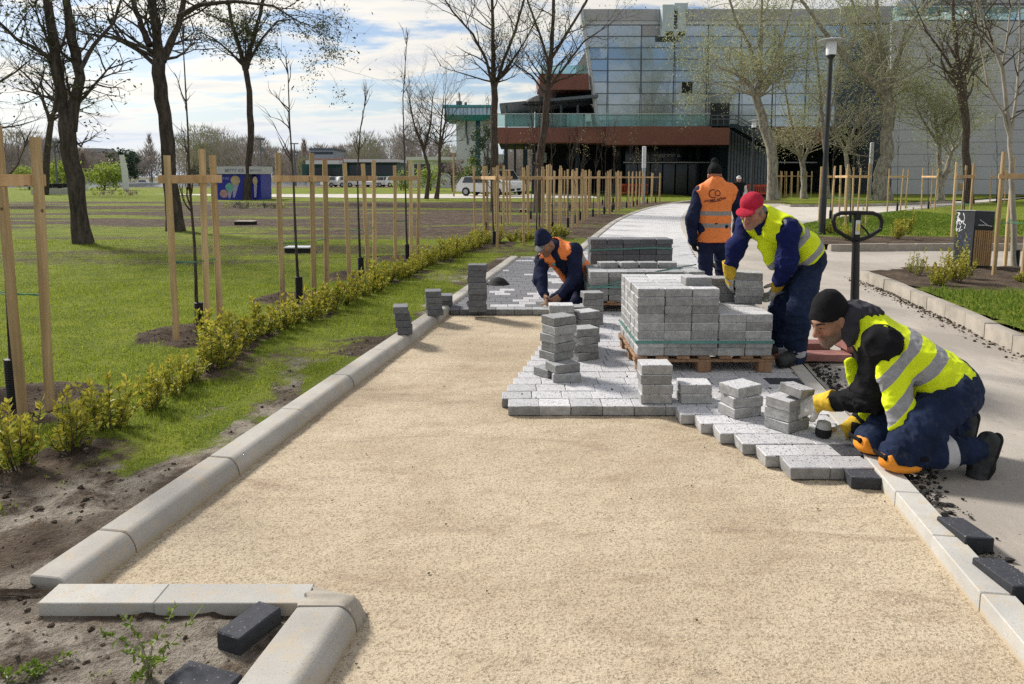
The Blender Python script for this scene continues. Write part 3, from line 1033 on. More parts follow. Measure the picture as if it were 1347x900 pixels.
# slim kerb on the right of the path
i, y = 0, .75
while y < 12.4:
    y1 = min(y + .415, 12.5)
    a = Vector((SL * y + X_SLIM, y, 0)); b = Vector((SL * y1 + X_SLIM, y1, 0))
    o = kerb_piece('edging_stone', a, b, [(0, -.15), (0, .066), (.004, .07), (.106, .07), (.11, .066), (.11, -.15)][::-1], M['slim_kerb_concrete'], gap=.0015, jit=rnd.uniform(-.002, .002))
    props(o, '%s slim concrete edging stone from the near end on the right of the path' % ORD[i], 'edging stone', 'slim edging stones on the right of the path')
    y = y1; i += 1
rc_ = right_curve
for i in range(1, len(rc_) - 1):
    o = kerb_piece('edging_stone', rc_[i], rc_[i + 1], [(0, -.1), (0, .09), (.14, .09), (.14, -.1)][::-1], M['kerb_concrete'], gap=.003)
    props(o, '%s pale edging stone from the near end on the right of the brick path' % ORD[i - 1], 'edging stone', 'pale edging stones along the right of the brick path')
# garden kerbs
def kerb_run(px, z, seg, label, group, w=.14, seed=1, z0=.03, mat='garden_kerb_concrete'):
    pts = [G(x, y_, z) for x, y_ in px]
    line = smooth_line(pts, seg)
    pf = [(0, -.1), (0, z - .05), (-.018, z - .012), (-.04, z), (-w, z), (-w, -.1)]
    for i in range(len(line) - 1):
        o = kerb_piece('kerb_stone', line[i], line[i + 1], pf, M[mat], gap=.004, jit=random.Random(i + seed).uniform(-.008, .008))
        o.location.z += random.Random(i * 3 + seed).uniform(-.006, .006)
        props(o, label % ORD[i], 'kerb stone', group)
kerb_run([(1900, 628), (1560, 510), (1347, 437), (1290, 412), (1230, 388), (1180, 368), (1134, 353)], .17, .5, '%s stained kerb stone from the near end of the litter bin bed', 'kerb stones of the garden bed with the bin', .15, 3)
kerb_run([(1720, 321), (1347, 320), (1200, 320), (1072, 321)], .17, .6, '%s kerb stone in front of the middle lawn, counted from the right', 'kerb stones in front of the middle lawn', .14, 4)
kerb_run([(1250, 264), (1150, 268), (1030, 269)], .17, 1.0, '%s kerb stone of the back lawn beyond the concrete path, from the right', 'kerb stones of the back lawn', .14, 6)
# ------------------------------------------------------------------ paving blocks
PW, PD, PT = .2, .165, .063
_pcache = {}
def paver_mesh(kind, w=PW, d=PD, t=PT, key=0):
    k = (kind, round(w, 3), round(d, 3), round(t, 3), key)
    if k in _pcache: return _pcache[k]
    rr = random.Random(hash(k) & 0xffff)
    bm = bmesh.new()
    bmesh.ops.create_cube(bm, size=1.0)
    for v in bm.verts:
        v.co.x *= w - .0028; v.co.y *= d - .0028; v.co.z *= t - .0012
    bmesh.ops.bevel(bm, geom=list(bm.edges), offset=.0042, segments=1, affect='EDGES', profile=.6)
    bmesh.ops.subdivide_edges(bm, edges=[e for e in bm.edges if e.calc_length() > .05], cuts=3, use_grid_fill=True)
    for v in bm.verts:
        if rr.random() < .6:
            v.co += Vector((rr.uniform(-1, 1), rr.uniform(-1, 1), rr.uniform(-1, 1))) * .0011
    me = bpy.data.meshes.new('paving_block')
    bm.normal_update()
    for f in bm.faces:
        f.material_index = 0 if (f.normal.z > .6) else 1
    bm.to_mesh(me); bm.free()
    me.materials.append(M[kind + '_top']); me.materials.append(M[kind + '_side'])
    _pcache[k] = me
    return me
N_BLOCKS = 0
def block(kind, loc, rz=0.0, label='', group='', w=PW, d=PD, t=PT, tilt=(0, 0)):
    global N_BLOCKS
    N_BLOCKS += 1
    o = bpy.data.objects.new('paving_block', paver_mesh(kind, w, d, t, N_BLOCKS % 4))
    C.objects.link(o)
    o.location = loc
    o.rotation_euler = (tilt[0], tilt[1], rz)
    return props(o, label, 'paving block', group)
pj = random.Random(17)
def j(a): return pj.uniform(-a, a)

# --- laid pavers: rows across the path
ROW = PD + .002
Y0 = G(700, 547, 0).y                     # front edge of the long row
step_px = [896, 921, 946, 974.5, 1004, 1037]
step_py = [559.7, 570, 583.5, 597, 612, 629]
rows = []
for k in range(5, -1, -1):
    yf = Y0 - (k + 1) * ROW
    g = G(step_px[k], step_py[k], 0)
    rows.append((yf, g.x))
stairs = [G(x, y, T_P) for x, y in ((668, 533), (655, 521), (665, 508), (675, 497), (683, 487), (691, 477), (698, 468), (705, 459), (712, 448), (719, 438), (725, 428), (740, 418), (765, 410), (790, 402))]
sy_ = [p.y for p in stairs]; sx_ = [p.x for p in stairs]
def stair_x(Y): return float(np.interp(Y, sy_, sx_))
n_main = int((G(700, 415, 0).y - Y0) / ROW)
for k in range(n_main):
    yf = Y0 + k * ROW
    x = stair_x(yf + PD)
    if k == 0: x = G(668, 547, 0).x
    rows.append((yf, x))
laid_stuff = []           # the far ones end up in one sheet of blocks
row_i = 0
for (yf, x0) in rows:
    row_i += 1
    yc = yf + PD / 2
    xr = SL * yc + X_SLIM - .004
    x, c = x0, 0
    while x < xr - .03:
        w = min(PW, xr - x)
        if xr - (x + w) < .05: w = xr - x if xr - x < .26 else w
        last = x + w > xr - .03
        kind = 'light_paver'
        if last and row_i in (2, 7, 10, 15, 18): kind = 'charcoal_paver'
        c += 1
        if row_i <= 11:
            block(kind, (x + w / 2 + j(.001), yc + j(.001), PT / 2 + j(.0015) + (.0 if row_i > 1 else 0)), 0,
                  '%s %s block from the left in the %s laid row from the front edge' % (ORD[c - 1], 'dark' if kind == 'charcoal_paver' else 'light speckled', ORD[row_i - 1]),
                  'laid light paving blocks', w=w)
        else:
            laid_stuff.append((kind, x, w, yc))
        x += w
# the dark block standing proud at the lower right
g = G(1146, 648, 0)
block('charcoal_paver', (g.x, Y0 - 6 * ROW - .055, PT / 2 - .004), R(-6), 'charcoal block lying alone at the foot of the last laid row by the edging', 'loose charcoal blocks', w=.145, d=.11)

# --- beyond: the bay (charcoal with light scatter) and the light path, laid blocks of the far rows
kx = 0
yb0 = G(700, 415, 0).y + .02
front = []
while True:
    yf = yb0 + kx * ROW
    if yf > 17.5: break
    yc = yf + PD / 2
    xl = (SL * yc + X_BAY + .005) if yf < Y_BAY1 - .05 else float(left_edge(yc)) + .01
    xr = (SL * yc + X_SLIM - .01) if yf < 12.4 else float(interp_curve(right_curve, yc)) - .01
    x = xl - (0 if kx % 2 else PW / 2)
    while x < xr - .02:
        a = max(x, xl); w = min(x + PW, xr) - a
        if w > .03:
            u = a + w / 2 - (SL * yc + X_PATH)           # distance right of the narrow path line
            h = pj.random()
            edge = -.18 + .22 * math.sin(kx * 1.3) * .5
            if u < edge - .45: kd = 'dark_paver' if h > .045 else 'light_paver'
            elif u < edge: kd = 'dark_paver' if h > .22 else 'light_paver'
            elif u < edge + .45: kd = 'light_paver' if h > .45 else ('grey_paver' if h > .12 else 'dark_paver')
            else: kd = 'light_paver' if h > .12 else 'grey_paver'
            if kx == 0 and a < 1.05:
                front.append((kd, a, w, yc))
            else:
                laid_stuff.append((kd, a, w, yc))
        x += PW
    kx += 1
for i, (kd, a, w, yc) in enumerate(front):
    if i < 3: kd = 'dark_paver'
    elif kd == 'dark_paver': kd = 'grey_paver'
    block(kd, (a + w / 2, yc, PT / 2 + j(.001)), 0, '%s block from the left kerb in the front row of the charcoal paved bay' % ORD[i], 'front row of the paved bay', w=w)
V, F, fm = [], [], []
LK = ['light_paver', 'grey_paver', 'dark_paver', 'charcoal_paver']
for (kd, a, w, yc) in laid_stuff:
    b = len(V); e = .0018; ch = .003
    z = PT + j(.0015)
    x0_, x1_, y0_, y1_ = a + e, a + w - e, yc - PD / 2 + e, yc + PD / 2 - e
    V += [(x0_, y0_, 0), (x1_, y0_, 0), (x1_, y1_, 0), (x0_, y1_, 0),
          (x0_, y0_, z - ch), (x1_, y0_, z - ch), (x1_, y1_, z - ch), (x0_, y1_, z - ch),
          (x0_ + ch, y0_ + ch, z), (x1_ - ch, y0_ + ch, z), (x1_ - ch, y1_ - ch, z), (x0_ + ch, y1_ - ch, z)]
    m0 = LK.index(kd) * 2
    for q in ((0, 1, 5, 4), (1, 2, 6, 5), (2, 3, 7, 6), (3, 0, 4, 7)): F.append([b + t for t in q]); fm.append(m0 + 1)
    for q in ((4, 5, 9, 8), (5, 6, 10, 9), (6, 7, 11, 10), (7, 4, 8, 11), (8, 9, 10, 11)): F.append([b + t for t in q]); fm.append(m0)
o = mesh_np('laid_paving', V, F, [M[k + s] for k in LK for s in ('_top', '_side')], smooth=False, fmat=fm)
props(o, 'far laid rows of light and charcoal paving blocks behind the stacks', 'paving', kind='stuff')

# --- free stacks on the laid blocks
def stack(px, py, n, kind, rots, label, group, z0=PT, offs=None, w=PW, d=PD, dpx=0.0, t=PT):
    "stack whose lowest front edge stands at pixel px, py"
    g = G(px, py, z0)
    yc = g.y + (abs(math.sin(rots[0])) * w + abs(math.cos(rots[0])) * d) / 2
    xc = g.x * (yc / g.y)
    out = []
    for k in range(n):
        r = rots[k % len(rots)] + j(.04)
        ox, oy = offs[k] if offs else (j(.008), j(.008))
        lab = label % ('bottom' if k == 0 else 'top' if k == n - 1 else ORD[k] + ' from the bottom')
        out.append(block(kind, (xc + ox, yc + oy, z0 + t / 2 + k * (t + .0008)), r, lab, group, w=w, d=d, t=t))
    return out
a35 = R(-38)
stack(744, 504, 2, 'grey_paver', [0.05, R(24)], 'grey block, %s of the base under the tall sand edge stack', 'blocks of the tall free stack', offs=[(.0, 0), (-.02, .02)])
g = G(738, 500, PT)
gy = g.y + .13
for k in range(5):
    ox = [-.035, -.02, -.03, -.015, -.02][k]
    block('grey_paver', (g.x * gy / g.y + ox, gy + j(.01), PT + PT / 2 + (2 + k) * (PT + .0008)), R(40) + j(.05) - k * .02,
          'grey block turned corner-on, %s of five in the tall sand edge stack' % (['lowest', 'second lowest', 'middle', 'second highest', 'topmost'][k]), 'blocks of the tall free stack')
block('grey_paver', (g.x * gy / g.y - .075, gy + .02, PT * 1.5), R(38), 'grey block peeping out at the left foot of the tall stack', 'blocks of the tall free stack')
stack(767, 476, 4, 'grey_paver', [R(28), R(10), R(40), R(20)], 'grey block, %s in the half hidden stack behind the tall one', 'blocks of the half hidden stack')
stack(738, 462, 5, 'grey_paver', [0.02], 'grey block, %s of the straight stack behind the tall stack', 'blocks of the straight rear stack')
g = G(738, 462, PT)
block('light_paver', (g.x * 1.005 - .0, g.y + .085, PT + 5.5 * PT + .006), 0.0, 'light block lying on top of the straight rear stack', 'blocks of the straight rear stack', w=.205)
block('light_paver', (g.x + .21, g.y + .13, PT + 4.5 * PT + .006), R(30), 'light block turned aside at the top right of the straight rear stack', 'blocks of the straight rear stack')
for k in range(4):
    block('grey_paver', (g.x + .205 + j(.012), g.y + .13 + j(.01), PT + (k + .5) * (PT + .001)), R(22 + 9 * k), 'grey block, %s under the turned light block of the rear stack' % ORD[k], 'blocks of the straight rear stack')
stack(754, 440, 4, 'grey_paver', [0.03, 0.0], 'grey block, %s of the stack beside the crouching worker', 'blocks of the stack beside the crouching worker')
stack(779, 428, 5, 'grey_paver', [R(8), R(-5)], 'grey block, %s of the stack right next to the rear pallet corner', 'blocks of the stack next to the rear pallet')
stack(860, 532, 4, 'light_paver', [0.0, 0.03, -.03, .02], 'light block, %s of the four-high stack left of the near pallet foot', 'blocks of the four-high stack')
stack(913, 532, 2, 'light_paver', [0.0, -.02], 'light block, %s of the pair stacked in front of the near pallet', 'blocks of the low pair')
stack(973, 552, 3, 'light_paver', [R(22), R(14), R(27)], 'light block, %s of the corner-on three-high stack on the stepped edge', 'blocks of the corner-on three-high stack')
s8 = stack(1034, 572, 3, 'light_paver', [R(33), R(36), R(36)], 'light block, %s of the stack under the kneeling worker\'s glove', 'blocks of the stack by the kneeling worker')
top8 = s8[-1].location
block('light_paver', (top8.x + .035, top8.y - .03, top8.z + PT + .009), R(35), 'light block tipped up on the stack and held by the kneeling worker', 'blocks of the stack by the kneeling worker', w=.13, d=.15, t=.055, tilt=(R(6), R(7)))
# charcoal stacks on the left
stack(628, 411, 8, 'dark_paver', [0.0], 'charcoal block, %s of the tall dark stack on the bay corner', 'blocks of the tall charcoal stack', z0=PT)
stack(571, 416, 4, 'dark_paver', [R(12), R(9)], 'charcoal block, %s of the four-high dark stack on the kerb', 'blocks of the four-high charcoal stack', z0=T_K, w=.165, d=.2)
stack(585, 404, 2, 'dark_paver', [R(4)], 'charcoal block, %s of the low dark pair behind the four-high stack', 'blocks of the low charcoal pair', z0=T_L + .01, w=.17, d=.2)
stack(533, 441, 4, 'dark_paver', [R(8), R(5), R(10), R(6)], 'charcoal block, %s of the leaning dark stack nearest on the kerb', 'blocks of the leaning charcoal stack', z0=T_K, offs=[(0, 0), (-.012, 0), (-.028, .01), (-.036, .0)], w=.135, d=.2)
# loose charcoal blocks in the foreground
g = G(322, 835, .05); block('charcoal_paver', (g.x + .01, g.y + .02, .062), R(-24), 'charcoal block lying on pale soil inside the foreground kerb corner', 'loose charcoal blocks', w=.098, d=.19, t=.062)
g = G(268, 903, .03); block('charcoal_paver', (g.x, g.y, .03), R(70), 'charcoal block half buried at the lower picture edge', 'loose charcoal blocks', w=.105, d=.2, t=.06)
g = G(1268, 706, .05); block('charcoal_paver', (g.x, g.y, .062), R(-2), 'charcoal block lying on the road next to the edging, the farther of two', 'loose charcoal blocks', w=.115, d=.215, t=.06, tilt=(R(-4), R(3)))
g = G(1324, 768, .05); block('charcoal_paver', (g.x, g.y, .066), R(2), 'charcoal block tilted on the road edge, the nearer of two', 'loose charcoal blocks', w=.12, d=.22, t=.06, tilt=(R(-3), R(5)))

# --- pallets
def pallet(name, label, loc, rz, w=1.04, d=.86, h=.118):
    t = thing(name, label, 'pallet', loc, rz)
    for i, (x, wd) in enumerate(((-w / 2 + .07, .14), (0, .14), (w / 2 - .07, .14))):
        for y in (-d / 2 + .05, 0, d / 2 - .05):
            MB().rbox((x, y, .038), (wd * .72, .10, .075), .004).build('support_block', M['pallet_wood'], t)
    for y in (-d / 2 + .05, 0, d / 2 - .05):
        MB().rbox((0, y, .086), (w, .095, .020), .003).build('stringer_board', M['pallet_wood'], t)
    n = 7
    for k in range(n):
        x = -w / 2 + .05 + (w - .1) * k / (n - 1)
        MB().rbox((x, 0, .108), (.092, d, .020), .003).build('deck_board', M['pallet_wood'], t)
    return t, h
gp = G(835, 490, PT)
P1X0 = gp.x - .005; P1Y0 = gp.y
t1, ph = pallet('pallet', 'wooden pallet under the light blocks next to the red capped worker', (P1X0 + .52, P1Y0 + .43, PT), 0)
zb = PT + ph + .001
NR, NC = 5, 5
inner = []
for c in range(NC):
    for r_ in range(NR):
        top = 8 if c < 3 else 5
        for k in range(top):
            shell = r_ == 0 or c == 0 or c == NC - 1 or (c == 2 and k >= 5) or k == top - 1 or (r_ == NR - 1 and k >= 6)
            if not shell: continue
            if k == 7 and c < 2 and r_ == NR - 1 and False: continue
            if k == 4 and c in (3,) and r_ > 2: continue
            ox = j(.004); oy = j(.004) - (.012 if k in (1, 6) and r_ == 0 else 0)
            x = P1X0 + .02 + PW * (c + .5); y = P1Y0 + .018 + ROW * (r_ + .5)
            lift = 0
            vis = r_ == 0 or c == 0 or (k == top - 1 and not (k == 4 and r_ > 3)) 
            if not vis:
                inner.append(('light_paver', x, y, zb + PT * (k + .5))); continue
            where = 'front' if r_ == 0 else '%s file back' % ORD[r_]
            block('light_paver', (x + ox, y + oy, zb + PT * (k + .5) + lift), j(.012),
                  'light block in column %s, course %s, %s, on the near pallet' % (['one', 'two', 'three', 'four', 'five'][c], ['one', 'two', 'three', 'four', 'five', 'six', 'seven', 'eight'][k], where if r_ else 'front face'),
                  'light blocks on the near pallet')
# an extra block on the third column and the small pile the red capped man is lifting
block('light_paver', (P1X0 + .02 + PW * 2.42, P1Y0 + .018 + ROW * 1.45, zb + PT * 8.5), .03, 'single light block lying on top of the third column of the near pallet', 'light blocks on the near pallet')
zt = zb + PT * 5
HX, HY = G(990, 402, zt).x, G(990, 402, zt).y + .13
for k in range(4):
    block('light_paver', (HX + [.0, .008, .0, -.004][k], HY + j(.006), zt + PT * (k + .5) + .001), R(-13) + j(.03), 'light block, %s of the small pile between the red capped worker\'s gloves' % ['bottom', 'second', 'third', 'top'][k], 'blocks between the gloves', w=.215)
for k in range(3):
    block('grey_paver', (HX - .185, HY + .14, zt + PT * (k + .5) + .001), j(.04), 'grey block, %s of the pile behind the left glove on the near pallet' % ['bottom', 'middle', 'top'][k], 'blocks behind the left glove')
# strap around the near pallet load
def strap(name, pts, label, wdt=.016):
    mb = MB()
    for a, b in zip(pts, pts[1:]):
        a, b = Vector(a), Vector(b)
        mb.add([a - Vector((0, 0, wdt / 2)), b - Vector((0, 0, wdt / 2)), b + Vector((0, 0, wdt / 2)), a + Vector((0, 0, wdt / 2))], [(0, 1, 2, 3)])
    me_o = mb.build(name, M['strap_green'])
    sm_ = me_o.modifiers.new('thickness', 'SOLIDIFY'); sm_.thickness = .0015
    return props(me_o, label, 'strap', 'green straps around block loads')
e = .012
x0_, x1_, y0_, y1_ = P1X0 + .02 - e, P1X0 + .02 + 5 * PW + e, P1Y0 + .018 - e - .004, P1Y0 + .018 + 5 * ROW + e
zs = zb + PT * 1.72
strap('strap', [(x0_, y1_, zs), (x0_, y0_, zs), (x1_, y0_, zs), (x1_, y1_, zs)], 'dull green strap running round the lower courses of the near pallet load', .022)
# second pallet
g2p = G(775, 411, PT)
t2, ph = pallet('pallet', 'wooden pallet under the grey blocks behind the free stacks', (g2p.x + .62, g2p.y + .43, PT), 0, w=1.24)
X2, Y2 = g2p.x + .01, g2p.y + .02
for c in range(6):
    for r_ in range(4):
        for k in range(5):
            if not (r_ == 0 or (k == 4) or c == 0 or c == 5): continue
            xx = X2 + PW * (c + .5) + (.0 if c < 5 else .01)
            if not ((r_ == 0 and (c < 4 or k > 2)) or (k == 4 and r_ < 3) or (c == 0 and r_ < 2)):
                inner.append(('grey_paver', xx, Y2 + ROW * (r_ + .5), zb + PT * (k + .5))); continue
            block('grey_paver', (xx + j(.006), Y2 + ROW * (r_ + .5) + j(.006), zb + PT * (k + .5)), j(.012) if c < 5 else R(18),
                  'grey block in column %s, course %s, %s, on the second pallet' % (['one', 'two', 'three', 'four', 'five', 'six'][c], ['one', 'two', 'three', 'four', 'five'][k], 'front face' if r_ == 0 else '%s file back' % ORD[r_]),
                  'grey blocks on the second pallet')
for k in range(4):
    block('grey_paver', (X2 + .23 + k * .222, Y2 + ROW * 2.3, zb + PT * 5.5 + .001), R([7, 12, 3, -6][k]), 'grey block lying loose on the second pallet load, %s from the left' % ORD[k], 'loose grey blocks on the second pallet')
zs = zb + PT * 2.4
strap('strap', [(X2 - .012, Y2 + .6, zs), (X2 - .012, Y2 - .014, zs), (X2 + 1.0, Y2 - .014, zs + .01), (X2 + 1.2, Y2 - .014, zs)], 'dull green strap running level round the second pallet load', .02)
strap('strap', [(X2 + .02, Y2 - .022, zb + PT * 2.2), (X2 + .55, Y2 - .022, zb + PT * 4.3), (X2 + .72, Y2 + .02, zb + PT * 5.06), (X2 + 1.25, Y2 + .5, zb + PT * 5.3)], 'loose green strap slanting up over the second pallet load', .014)
# third load, charcoal, right behind
X3, Y3 = X2 + .12, Y2 + 1.15
t3, ph = pallet('pallet', 'wooden pallet hidden under the charcoal blocks behind the second load', (X3 + .5, Y3 + .3, PT), 0, w=1.02, d=.62)
for c in range(5):
    for r_ in range(2):
        for k in range(9):
            if not (k == 8 or (r_ == 0 and k >= 6)):
                inner.append(('dark_paver', X3 + PW * (c + .5), Y3 + PD * (r_ + .5), zb + PT * (k + .5))); continue
            block('dark_paver' if k > 5 else 'grey_paver', (X3 + PW * (c + .5) + j(.006), Y3 + PD * (r_ + .5) + j(.006), zb + PT * (k + .5)), j(.015),
                  'charcoal block in column %s, course %s, %s of the rearmost load' % (['one', 'two', 'three', 'four', 'five'][c], ORD[k], ['front', 'back'][r_]), 'charcoal blocks on the rearmost load')
mbi = MB()
for (kd, x, y, z) in inner: mbi.box((x, y, z), (PW - .004, PD - .004, PT - .002), None, LK.index(kd))
props(mbi.build('inner_blocks', [M[k + '_side'] for k in LK]), 'blocks inside the pallet loads hidden behind the outer ones', 'paving blocks', kind='stuff')
strap('strap', [(X3 - .012, Y3 + .2, zb + PT * 6.9), (X3 - .012, Y3 - .014, zb + PT * 6.9), (X3 + .75, Y3 - .014, zb + PT * 7.35), (X3 + 1.0, Y3 - .014, zb + PT * 7.2)], 'green strap across the charcoal blocks of the rearmost load', .018)
print('blocks', N_BLOCKS)
# ------------------------------------------------------------------ plants
class LeafBag:
    "leaves as small folded diamonds, gathered into arrays"
    def __init__(s): s.p, s.d, s.w, s.l = [], [], [], []
    def add(s, p, d, l, w):
        s.p.append(tuple(p)); s.d.append(tuple(d)); s.l.append(l); s.w.append(w)
    def arrays(s, seed=0, per_leaf_mat=1):
        rg = np.random.default_rng(seed)
        p = np.array(s.p); d = np.array(s.d); l = np.array(s.l)[:, None]; w = np.array(s.w)[:, None]
        d = d / (np.linalg.norm(d, axis=1, keepdims=True) + 1e-9)
        r = rg.normal(size=p.shape)
        sd = np.cross(d, r); sd /= (np.linalg.norm(sd, axis=1, keepdims=True) + 1e-9)
        up = np.cross(sd, d)
        mid = p + d * l * .45
        V = np.stack([p, mid + sd * w / 2 + up * w * .12, p + d * l, mid - sd * w / 2 + up * w * .12], 1).reshape(-1, 3)
        F = np.arange(4 * len(p)).reshape(-1, 4)
        return V, F
    def build(s, name, mats, parent=None, seed=0, fm=None, world_=False):
        V, F = s.arrays(seed)
        return mesh_np(name, V, F, mats, parent, smooth=False, fmat=fm, world_=world_)

def branch_path(rg, p, d, L, n, wob, up=0.0):
    pts = [p.copy()]; d = d.normalized()
    for i in range(n):
        d = (d + Vector((rg.gauss(0, wob), rg.gauss(0, wob), rg.gauss(0, wob) + up))).normalized()
        p = p + d * (L / n)
        pts.append(p.copy())
    return pts, d

def make_tree(name, label, stems, seed, bark, leaf=None, leaf_n=0, leaf_size=.05, twig_len=1.0, n_side=8, levels=2, droop=0.0, up=.04,
              crown_from=.35, group=None, cat='tree', density=1.0, twig_mat=None, spread=1.0, leaf_clump=.10, trunk_sides=10, grow_top=True, tip_r=.35):
    """stems: list of (points, radii) in world space: trunk and main limbs; side branches and twigs are grown on them.
    thing > trunk (stems), crown (branches, twigs and leaves)"""
    rg = random.Random(seed)
    base = Vector(stems[0][0][0])
    t = thing(name, label, cat, base, group=group)
    tr, cr, lb = MB(), MB(), LeafBag()
    def jag(pts, rad):
        "adds uneven points between the given ones"
        P2, R2 = [], []
        for i in range(len(pts) - 1):
            a, b = Vector(pts[i]), Vector(pts[i + 1])
            n = 3
            for k in range(n):
                f = k / n
                r_ = rad[i] * (1 - f) + rad[i + 1] * f
                q = a.lerp(b, f)
                if i or k: q = q + Vector((rg.gauss(0, .12), rg.gauss(0, .12), 0)) * r_
                P2.append(q); R2.append(r_ * rg.uniform(.93, 1.07))
        P2.append(Vector(pts[-1])); R2.append(rad[-1])
        return P2, R2
    def twigs(pts, r0, L, lev):
        n = len(pts) - 1
        if lev <= 0:
            if leaf and leaf_n:
                for _ in range(max(1, int(leaf_n * rg.uniform(.4, 1.5)))):
                    i = rg.randrange(max(1, n // 2), n + 1)
                    q = pts[i] + Vector((rg.gauss(0, 1), rg.gauss(0, 1), rg.gauss(0, 1))) * leaf_clump
                    lb.add(q, (rg.gauss(0, 1), rg.gauss(0, 1), rg.gauss(0, .8) - droop * 2), leaf_size * rg.uniform(.6, 1.4), leaf_size * rg.uniform(.35, .65))
            return
        cnt = max(2, int(rg.uniform(3, 6) * density))
        for c in range(cnt):
            f = rg.uniform(.25, 1.0); x = f * n; i = min(int(x), n - 1)
            p = pts[i].lerp(pts[i + 1], x - i)
            d0 = (pts[i + 1] - pts[i]).normalized()
            side = Vector((rg.gauss(0, 1), rg.gauss(0, 1), rg.gauss(0, .6))).normalized()
            d = (d0 * .75 + side * .8 * spread + Vector((0, 0, up * 4 - droop))).normalized()
            l2 = L * rg.uniform(.35, .7)
            pp, _ = branch_path(rg, p, d, l2, 4, .16, up * .5 - droop * .12)
            rr = max(.0025, r0 * .45)
            cr.tube(pp, [rr * (1 - .75 * k / 4) for k in range(5)], 3, caps=False)
            twigs(pp, rr, l2, lev - 1)
    for si, (pts, rad) in enumerate(stems):
        P2, R2 = jag(pts, rad)
        if si and len(P2) > 3: R2[0] *= 1.12
        if si == 0:
            R2[0] *= 1.35; R2[1] *= 1.08
            if len(stems) > 1:
                d_ = (P2[-1] - P2[-2]).normalized(); r_ = R2[-1]
                P2 += [P2[-1] + d_ * r_ * 1.2, P2[-1] + d_ * r_ * 2.2]; R2 += [r_ * .8, r_ * .3]
        tr.tube(P2, R2, trunk_sides)
        n = len(P2) - 1
        L_all = sum((P2[i + 1] - P2[i]).length for i in range(n))
        ends = []
        for c in range(int(n_side * density)):
            f = rg.uniform(crown_from if si == 0 else .12, 1.0)
            x = f * n; i = min(int(x), n - 1)
            ends.append((P2[i].lerp(P2[i + 1], x - i), (P2[i + 1] - P2[i]).normalized(), R2[i], False))
        if grow_top:
            for _ in range(3): ends.append((P2[-1], (P2[-1] - P2[-2]).normalized(), R2[-1] * 1.2, True))
        for (p, d0, r, topb) in ends:
            side = Vector((rg.gauss(0, 1), rg.gauss(0, 1), rg.gauss(0, .4))).normalized()
            d = (d0 * (1.3 if topb else .6) + side * (.45 if topb else 1.0) * spread + Vector((0, 0, .25 - droop * .5))).normalized()
            L = twig_len * rg.uniform(.6, 1.3)
            rr = min(r * tip_r + .004, .02 + .028 * L)
            pp, _ = branch_path(rg, p, d, L, 6, .14, up - droop * .25)
            cr.tube(pp, [rr * (1 - .8 * k / 6) for k in range(7)], 5, caps=False)
            twigs(pp, rr, L, levels)
    tr.build('trunk', M[bark], t, smooth=True, world_=True)
    o0 = origin_of(t)
    k = len(cr.f)
    if cr.v:
        vs = [v - o0 for v in cr.v]; fs = list(cr.f); fm = [0] * k
        mats = [M[twig_mat or bark]]
        if lb.p:
            V, F = lb.arrays(seed)
            b = len(vs)
            vs += [Vector(v) - o0 for v in V]; fs += [tuple(int(i) + b for i in f) for f in F]; fm += [1] * len(F)
            mats.append(M[leaf])
        me = bpy.data.meshes.new('crown')
        me.from_pydata([tuple(v) for v in vs], [], fs)
        for m_ in mats: me.materials.append(m_)
        me.polygons.foreach_set('material_index', fm)
        me.update()
        o = bpy.data.objects.new('crown', me); C.objects.link(o); o.parent = t
    return t
def stem(pp, Y, r, Y1=None):
    "pixel polyline at distance Y (running to Y1 at its end), radii in metres"
    n = len(pp)
    pts = [P(x, y, Y + ((Y1 or Y) - Y) * i / (n - 1)) for i, (x, y) in enumerate(pp)]
    if isinstance(r, tuple): r = [r[0] + (r[1] - r[0]) * i / (n - 1) for i in range(n)]
    return (pts, r)
def gy(py, z=T_L): return G(0, py, z).y

# --- big dark trees on the left
Y1 = gy(321)
make_tree('tree', 'dark thick trunked tree forking into two stems behind the nearest stakes', [
    stem([(110, 321), (101, 255), (93, 195), (88, 165)], Y1, (.175, .175)),
    stem([(90, 170), (82, 140), (75, 88), (63, 0), (55, -80)], Y1, (.14, .07)),
    stem([(92, 172), (106, 102), (94, 50), (87, 0), (90, -90)], Y1, (.125, .065), Y1 + .5),
    stem([(74, 85), (50, 66), (20, 50), (-10, 20)], Y1, (.05, .02), Y1 - 1),
    stem([(104, 95), (122, 60), (150, 30), (165, -20)], Y1, (.05, .02), Y1 + 1),
], 3, 'dark_bark', 'dark_leaf', 3, .09, 1.3, 7, 2, .06, .03, .8, leaf_clump=.12, group='large old trees on the left lawn')
Y2 = gy(304)
make_tree('tree', 'dark furrowed tree with one straight trunk and a long limb reaching right', [
    stem([(231, 304), (225, 255), (220, 190), (213, 130), (209, 80)], Y2, (.21, .165)),
    stem([(209, 84), (206, 50), (200, 0), (196, -90)], Y2, (.14, .08)),
    stem([(213, 80), (225, 55), (238, 25), (244, -20), (250, -90)], Y2, (.11, .05), Y2 + 1),
    stem([(236, 22), (262, 6), (310, 2), (360, 8), (392, 28)], Y2, (.07, .015), Y2 - 1.5),
    stem([(203, 84), (180, 65), (150, 50), (112, 44), (80, 30)], Y2, (.06, .015), Y2 + 1),
    stem([(197, 60), (186, 35), (176, 5), (160, -50)], Y2, (.09, .05), Y2 + .8),
], 8, 'dark_bark', 'dark_leaf', 2, .09, 1.7, 6, 2, .03, .03, .85, leaf_clump=.12, group='large old trees on the left lawn')
Y3 = gy(263)
